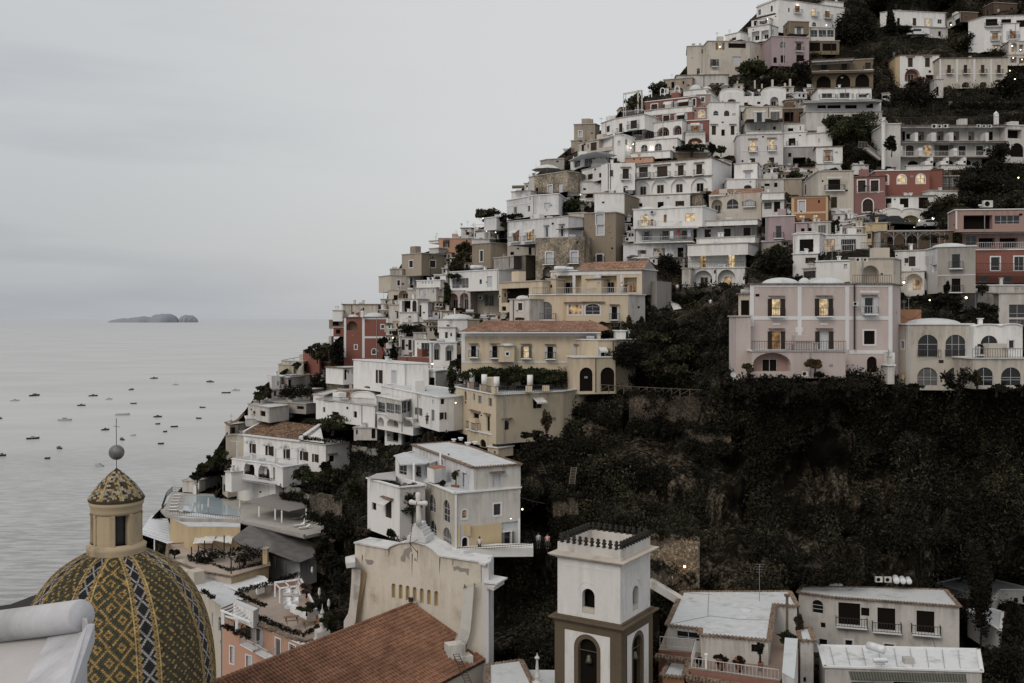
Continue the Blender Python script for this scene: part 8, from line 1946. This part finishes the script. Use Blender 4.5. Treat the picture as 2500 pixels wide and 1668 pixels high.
mb = MB(); c = at('u',1582,960,123); mb.lathe(c,[(.75,-.0),(.75,.1),(.35,.2),(.25,.5),(.33,.8),(.2,1.2),(.16,1.9),(.3,2.1),(.22,2.3),(.08,2.6),(.03,3.2)],12); mb.box(c-Vector((0,0,1)),1.6,1.6,2.0,.4); single(mb,'finial',pal('w'),'white urn shaped finial on a pedestal right of the picnic tables','finial',smooth=False)
def pot(t,x,y,r,D,label): 
    c = at(t,x,y,D); R_ = r/TILES[t][2]/F*D; mb = MB(); mb.lathe(c,[(0,-R_),(R_*.7,-R_),(R_,R_*.8),(R_*1.05,R_),(R_*.85,R_),(R_*.8,R_*.7),(0,R_*.7)],12); single(mb,'flower_pot',TERRA,label,'flower pot','terracotta pots',smooth=True)
for a in (('Q',1300,705,28,115.2,'left terracotta pot under the terrace palm'),('Q',1342,705,26,114.8,'right terracotta pot under the terrace palm'),('W',1395,1365,34,85.9,'round clay pot of the ball shaped tree'),('W',940,1335,60,86.6,'wide low pot of the left terrace shrub'),('W',1150,1345,60,86.3,'wide low pot of the right terrace shrub')): pot(*a)
for i,(x,y,w,c_) in enumerate(((1830,560,40,(.62,.62,.64)),(1910,545,26,(.35,.05,.05)),(2030,545,36,(.45,.5,.56)))):
    mb = MB(); a = at('I',x,y-25,187.2); b = at('I',x,y+60,187.2); W_ = w/4.694/F*187; mb.add([a-Vector((W_/2,0,0)),a+Vector((W_/2,0,0)),b+Vector((W_/2,.05,0)),b-Vector((W_/2,-.05,0))],[(3,2,1,0)]); mb.bar(a-Vector((W_/2+.2,0,0)),a+Vector((W_/2+.2,0,0)),.03); single(mb,'laundry',flat('laundry%d'%i,c_,.9),('white sheet','red shirt','pale blue towel')[i]+' hanging on the lower white balcony','laundry','laundry on the balcony')
mb = MB(); c = at('E',635,635,226); mb.lathe(c,[(3.6,0),(1.8,.9),(.05,1.3)],8); mb.bar(c-Vector((0,0,1.5)),c+Vector((0,0,1.3)),.1); single(mb,'parasol',CLOTH,'large open white parasol on the stone house roof','parasol')
mb = MB(); 
for k in range(5): mb.bar(at('E',820+k*5,395+k*9,238),at('E',945,390+k*10,241),.25,.1)
single(mb,'pergola',CLOTHD,'dark reed pergola jutting into the sky beside the tan tower house','pergola')
slab('E',217,[(235,838),(380,835),(375,808),(235,812)],.2,flat('awning_tan',(.26,.21,.15),.9),'awning',label='tan awning on the end terrace of the skyline',cat='awning')
slab('I',191,[(500,515),(830,525),(825,488),(520,512)],.1,CLOTHD,'awning',label='dark sagging awning beside the small cream house',cat='awning')
mb = MB()
for x in (1215,1380,1480,1590): mb.bar(at('H',x,490,221),at('H',x,310 if x<1400 else 350,221),.12)
mb.bar(at('H',1170,330,221),at('H',1600,300,221),.2); mb.bar(at('H',1185,385,221),at('H',1600,375,221),.1); single(mb,'pergola',WHITEP,'white bulb strung pergola on the tan tower roof terrace','pergola')
mb = MB()
for x in (105,130,270,315): mb.bar(at('C',x,500,238),at('C',x,225 if x<140 else 190,238),.35 if x>200 else .15)
mb.bar(at('C',105,228,238),at('C',315,190,238),.15); mb.bar(at('C',105,240,239.5),at('C',315,205,239.5),.15); single(mb,'pergola',pal('c'),'pale pillared vine pergola on the skyline left of the red hotel','pergola')
mb = MB()
for x,y0,y1,r in ((410,190,270,16),(552,165,250,24),(718,140,230,24)):
    pts = [at('C',x-r,y1,239)]+[at('C',x-r*math.cos(a),y0+r-r*math.sin(a),239) for a in [math.pi*k/8 for k in range(9)]]+[at('C',x+r,y1,239)]
    m2 = MB(); 
    for p,q in zip(pts,pts[1:]): m2.bar(p,q,.18)
    single(m2,'roof_arch',WHITEP,'white hoop arch on the red hotel roof, %s'%('leftmost' if x==410 else 'middle' if x==552 else 'rightmost'),'arch','hoop arches on the red hotel roof')
for i,(x,y0,y1,w) in enumerate(((590,1165,1270,22),(676,1220,1275,18),(838,1155,1275,20),(940,1205,1270,18),(1090,1145,1250,28),(1270,1195,1275,24),(1343,1135,1240,26))):
    m2 = MB(); a,b = at('A',x,y1,246),at('A',x,y0,246); m2.bar(a,b,w/5.87/F*246); single(m2,'chimney_post',pal('c'),('first','second','third','fourth','fifth','sixth','seventh')[i]+' from the left of the stone posts above the curved gable house','post','stone posts above the gable house')
for nm,t,x,y0,y1,w,D,lb in (('chimney','D',2028,460,585,40,210,'white peaked chimney on the apartment terrace roof'),('chimney','H',985,1290,1350,16,180,'little white chimney on the dome of the double arched house'),('chimney','M',865,290,352,26,221,'white chimney between the two domes of the red house')):
    m2 = MB(); a,b = at(t,x,y1,D),at(t,x,y0,D); W_ = w/TILES[t][2]/F*D; m2.bar(a,b,W_); m2.lathe(b,[(W_*.8,0),(0,W_*.8)],4); single(m2,nm,pal('W'),lb,'chimney')
mb = MB(); mb.tube([at('K',1578,955,123.6),at('K',1578,205,123.6)],.12,8); single(mb,'drainpipe',IRON,'black drainpipe running down the pink villa','drainpipe')
mb = MB(); mb.tube([at('W',1697,1000,93),at('W',1697,575,93)],.13,8); mb.lathe(at('W',1697,575,93),[(.25,0),(.3,.2),(.05,.25)],8); single(mb,'chimney_pipe',flat('rustypipe',(.12,.09,.07),.8),'tall rusty pipe at the right end of the low white roof','pipe')
mb = MB(); mb.tube([at('W',768,1400,86),at('W',768,1245,86)],.09,8); mb.lathe(at('W',768,1245,86),[(.16,0),(.16,.1),(0,.12)],8); single(mb,'lamp_post',WHITEP,'short white lamp post on the potted terrace','lamp post')
# cables on the white building
mb = MB()
def cable(t,pts,D): 
    for p,q in zip(pts,pts[1:]): mb.bar(at(t,*p,D),at(t,*q,D),.05)
cable('Q',[(2070,820),(2200,860),(2347,890)],111.5); single(mb,'cable',IRON,'thin cable hanging into the ravine from the white building','cable')
# ================================================================ islands
def island(x0,x1,ybase,hs,D,label):
    mb = MB(); n = 40; m = 10; vs = []
    for i in range(n+1):
        u = i/n; x = x0+(x1-x0)*u; hh = np.interp(u,[h[0] for h in hs],[h[1] for h in hs])
        sx,_ = px('Z',x,ybase); X = (sx-CX)/F*D; H_ = hh/3.917/F*D*(1+.12*noise.noise(Vector((u*9,D*.1,0)))+.06*noise.noise(Vector((u*31,3,0))))
        for j in range(m+1): a = math.pi*j/m; vs.append((X,D-math.cos(a)*H_*2.6,math.sin(a)**.8*H_*(1+.08*noise.noise(Vector((u*14,j*.7,2))))-1))
    fs = [(i*(m+1)+j,(i+1)*(m+1)+j,(i+1)*(m+1)+j+1,i*(m+1)+j+1) for i in range(n) for j in range(m)]; mb.add(vs,fs); c = mb.v[len(mb.v)//2]
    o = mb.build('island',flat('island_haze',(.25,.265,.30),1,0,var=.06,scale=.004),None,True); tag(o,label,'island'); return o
DI = CZ*F/(787.5-HY)
island(1025,1700,188,[(0,0),(.05,18),(.17,36),(.24,44),(.3,38),(.42,50),(.52,58),(.6,48),(.65,44),(.7,74),(.78,84),(.86,86),(.93,68),(.97,35),(1,0)],DI,'long hazy island with a hump at its right end on the horizon')
island(1708,1895,185,[(0,0),(.12,38),(.3,64),(.45,70),(.6,66),(.8,48),(.93,20),(1,0)],DI*1.02,'smaller rounded hazy island right of the long one')
# ================================================================ sea
m, nt, b, N, Lk = newmat('sea_water'); b.inputs['Base Color'].default_value = (.055,.065,.075,1); b.inputs['Roughness'].default_value = .22; b.inputs['Specular IOR Level'].default_value = .5; b.inputs['IOR'].default_value = 1.33
tc = N('ShaderNodeTexCoord')
def wv(sc,det,rot=.35):
    mp = N('ShaderNodeMapping'); mp.inputs['Scale'].default_value = sc; mp.inputs['Rotation'].default_value = (0,0,rot); n = N('ShaderNodeTexNoise'); n.inputs['Scale'].default_value = 1; n.inputs['Detail'].default_value = det; n.inputs['Roughness'].default_value = .6
    Lk(tc.outputs['Object'],mp.inputs[0]); Lk(mp.outputs[0],n.inputs['Vector']); return n.outputs['Fac']
s1 = wv((.045,.14,1),4,.12); s2 = wv((.22,.6,1),3,-.1); s3 = wv((.006,.012,1),3,.5)
ma = N('ShaderNodeMath'); ma.operation = 'MULTIPLY_ADD'; ma.inputs[1].default_value = .35; Lk(s2,ma.inputs[0]); Lk(s1,ma.inputs[2])
cd = N('ShaderNodeCameraData') if False else None
gp = N('ShaderNodeNewGeometry'); sp = N('ShaderNodeSeparateXYZ'); Lk(gp.outputs['Position'],sp.inputs[0])
fd = N('ShaderNodeMapRange'); fd.inputs[1].default_value = 250; fd.inputs[2].default_value = 620; fd.inputs[3].default_value = 1; fd.inputs[4].default_value = .04; Lk(sp.outputs['Y'],fd.inputs[0])
pw = N('ShaderNodeMath'); pw.operation = 'POWER'; pw.inputs[1].default_value = 1.6; Lk(fd.outputs[0],pw.inputs[0])
bp = N('ShaderNodeBump'); bp.inputs['Distance'].default_value = 3.2; Lk(pw.outputs[0],bp.inputs['Strength']); Lk(ma.outputs[0],bp.inputs['Height']); Lk(bp.outputs[0],b.inputs['Normal'])
df = N('ShaderNodeBsdfDiffuse'); fm = N('ShaderNodeMix'); fm.data_type = 'RGBA'; fm.inputs['A'].default_value = (.62,.62,.62,1); fm.inputs['B'].default_value = (.56,.57,.59,1); fr_ = N('ShaderNodeMapRange'); fr_.inputs[1].default_value = 700; fr_.inputs[2].default_value = 9000; Lk(sp.outputs['Y'],fr_.inputs[0]); Lk(fr_.outputs[0],fm.inputs['Factor']); Lk(fm.outputs['Result'],df.inputs['Color'])  # far tint matches the sky, horizon haze put into the water colour
ms = N('ShaderNodeMixShader'); r3 = N('ShaderNodeMapRange'); r3.inputs[1].default_value = .35; r3.inputs[2].default_value = .65; r3.inputs[3].default_value = .50; r3.inputs[4].default_value = .66; Lk(s3,r3.inputs[0]); rp = N('ShaderNodeMapRange'); rp.inputs[1].default_value = .42; rp.inputs[2].default_value = .58; rp.inputs[3].default_value = -.20; rp.inputs[4].default_value = .05; Lk(wv((.11,.42,1),6,.08),rp.inputs[0])
rq = N('ShaderNodeMath'); rq.operation = 'MULTIPLY_ADD'; rq.use_clamp = True; fn = N('ShaderNodeMapRange'); fn.inputs[1].default_value = 300; fn.inputs[2].default_value = 560; fn.inputs[3].default_value = 1; fn.inputs[4].default_value = .05; Lk(sp.outputs['Y'],fn.inputs[0]); Lk(rp.outputs[0],rq.inputs[0]); Lk(fn.outputs[0],rq.inputs[1]); Lk(r3.outputs[0],rq.inputs[2]); Lk(rq.outputs[0],ms.inputs[0])  # ripple noise darkens the near mix, painting in shaded wave troughs
Lk(b.outputs[0],ms.inputs[1]); Lk(df.outputs[0],ms.inputs[2]); Lk(ms.outputs[0],nt.nodes['Material Output'].inputs['Surface'])
mb = MB(); Rr = 180000
xs_ = [-Rr,-20000,-4000,0,4000,20000,Rr]; ys_ = [-4000,0,300,1000,4000,20000,Rr]
mb.add([(x,y,0) for y in ys_ for x in xs_],[(j*7+i,j*7+i+1,(j+1)*7+i+1,(j+1)*7+i) for j in range(6) for i in range(6)])
sea = mb.build('sea',m); tag(sea,kind='structure')
# dark jetty shore at lower left
mb = MB(); pts = [onz('S',x,y,2.5) for x,y in ((-160,1250),(330,1230),(300,1045),(240,1052),(190,1066),(140,1086),(60,1116),(-160,1150))]
mb.prism([(p.x,p.y) for p in pts],-1,2.5); single(mb,'breakwater',flat('darkrock',(.03,.027,.024),.9,bump=.4),'dark low shoreline seen left of the church dome','shore')
# land under the near buildings so that nothing floats
mb = MB(); mb.add([(-60,-20,8),(160,-20,8),(160,100,14),(70,118,16),(-4,150,14),(-40,150,8),(-62,90,2)],[tuple(range(7))]); o = mb.build('ground',TB); tag(o,kind='structure')
# ================================================================ world, sun, camera
w = bpy.data.worlds.new('World'); SC.world = w; w.use_nodes = True; nt = w.node_tree; N = nt.nodes.new; Lk = nt.links.new; bg = nt.nodes['Background']; wo = nt.nodes['World Output']
sky = N('ShaderNodeTexSky'); sky.sky_type = 'NISHITA'; sky.sun_disc = False; SUN_EL = math.radians(38); SUN_AZ = math.radians(-145)
sky.sun_elevation = SUN_EL; sky.sun_rotation = SUN_AZ; sky.air_density = 1.5; sky.dust_density = 3
tc = N('ShaderNodeTexCoord'); sp = N('ShaderNodeSeparateXYZ'); Lk(tc.outputs['Generated'],sp.inputs[0])
def ramp(src, pts):
    r = N('ShaderNodeValToRGB'); Lk(src,r.inputs[0]); el = r.color_ramp.elements
    el[0].position, el[0].color = pts[0][0], (*pts[0][1],1); el[1].position, el[1].color = pts[-1][0], (*pts[-1][1],1)
    for p,c in pts[1:-1]: q = el.new(p); q.color = (*c,1)
    return r.outputs['Color']
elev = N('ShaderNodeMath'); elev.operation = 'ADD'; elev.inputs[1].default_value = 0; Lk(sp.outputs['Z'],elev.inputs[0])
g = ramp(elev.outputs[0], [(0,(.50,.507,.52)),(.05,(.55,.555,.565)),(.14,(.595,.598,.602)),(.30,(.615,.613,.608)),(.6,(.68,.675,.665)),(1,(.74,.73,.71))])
# broad darkening toward the left (west) and long cloud bands
mp = N('ShaderNodeMapping'); mp.inputs['Scale'].default_value = (2.2,2.2,16); mp.inputs['Location'].default_value = (.3,.2,1.7); Lk(tc.outputs['Generated'],mp.inputs[0])
cn = N('ShaderNodeTexNoise'); cn.inputs['Scale'].default_value = 1.3; cn.inputs['Detail'].default_value = 6; cn.inputs['Roughness'].default_value = .5; Lk(mp.outputs[0],cn.inputs['Vector'])
cr_ = N('ShaderNodeMapRange'); cr_.inputs[1].default_value = .46; cr_.inputs[2].default_value = .66; cr_.inputs[3].default_value = 0; cr_.inputs[4].default_value = 1; Lk(cn.outputs['Fac'],cr_.inputs[0])
lf = N('ShaderNodeMapRange'); lf.inputs[1].default_value = .02; lf.inputs[2].default_value = -.52; lf.inputs[3].default_value = 0; lf.inputs[4].default_value = 1; lf.interpolation_type = 'SMOOTHSTEP'; Lk(sp.outputs['X'],lf.inputs[0])
lo = N('ShaderNodeMapRange'); lo.inputs[1].default_value = .30; lo.inputs[2].default_value = .04; lo.inputs[3].default_value = .5; lo.inputs[4].default_value = 1; Lk(sp.outputs['Z'],lo.inputs[0])
f1 = N('ShaderNodeMath'); f1.operation = 'MULTIPLY'; Lk(lf.outputs[0],f1.inputs[0]); Lk(lo.outputs[0],f1.inputs[1])
f2 = N('ShaderNodeMath'); f2.operation = 'MULTIPLY_ADD'; Lk(cr_.outputs[0],f2.inputs[0]); f2.inputs[1].default_value = .36; f2.inputs[2].default_value = .5
f3 = N('ShaderNodeMath'); f3.operation = 'MULTIPLY'; Lk(f1.outputs[0],f3.inputs[0]); Lk(f2.outputs[0],f3.inputs[1])
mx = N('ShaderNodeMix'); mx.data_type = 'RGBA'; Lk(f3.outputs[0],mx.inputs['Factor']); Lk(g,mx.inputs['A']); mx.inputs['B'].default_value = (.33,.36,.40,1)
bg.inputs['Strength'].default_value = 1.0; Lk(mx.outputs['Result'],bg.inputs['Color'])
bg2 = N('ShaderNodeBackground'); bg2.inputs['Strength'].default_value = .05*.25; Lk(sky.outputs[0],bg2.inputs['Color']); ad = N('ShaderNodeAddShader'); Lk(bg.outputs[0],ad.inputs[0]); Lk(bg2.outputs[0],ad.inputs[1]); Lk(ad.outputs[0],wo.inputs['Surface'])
sun = bpy.data.lights.new('sun','SUN'); sun.energy = 1.05; sun.angle = math.radians(25); sun.color = (1,.91,.80); so = bpy.data.objects.new('sun',sun); COL.objects.link(so)
d = Vector((math.sin(SUN_AZ)*math.cos(SUN_EL), math.cos(SUN_AZ)*math.cos(SUN_EL), math.sin(SUN_EL))); so.rotation_euler = d.to_track_quat('Z','Y').to_euler(); so.location = (0,0,200)
cam = bpy.data.cameras.new('camera'); cam.sensor_width = 36; cam.lens = F/2500*36; cam.shift_y = -(834-HY)/2500; cam.clip_start = .5; cam.clip_end = 400000
co = bpy.data.objects.new('camera',cam); co.location = (0,0,CZ); co.rotation_euler = (math.pi/2,0,0); COL.objects.link(co); SC.camera = co
SC.view_settings.view_transform = 'Standard'; SC.view_settings.look = 'None'; SC.view_settings.exposure = 0
SC.cycles.max_bounces = 6; SC.cycles.diffuse_bounces = 3; SC.cycles.glossy_bounces = 3; SC.cycles.use_denoising = True
print('objects', len(bpy.data.objects))
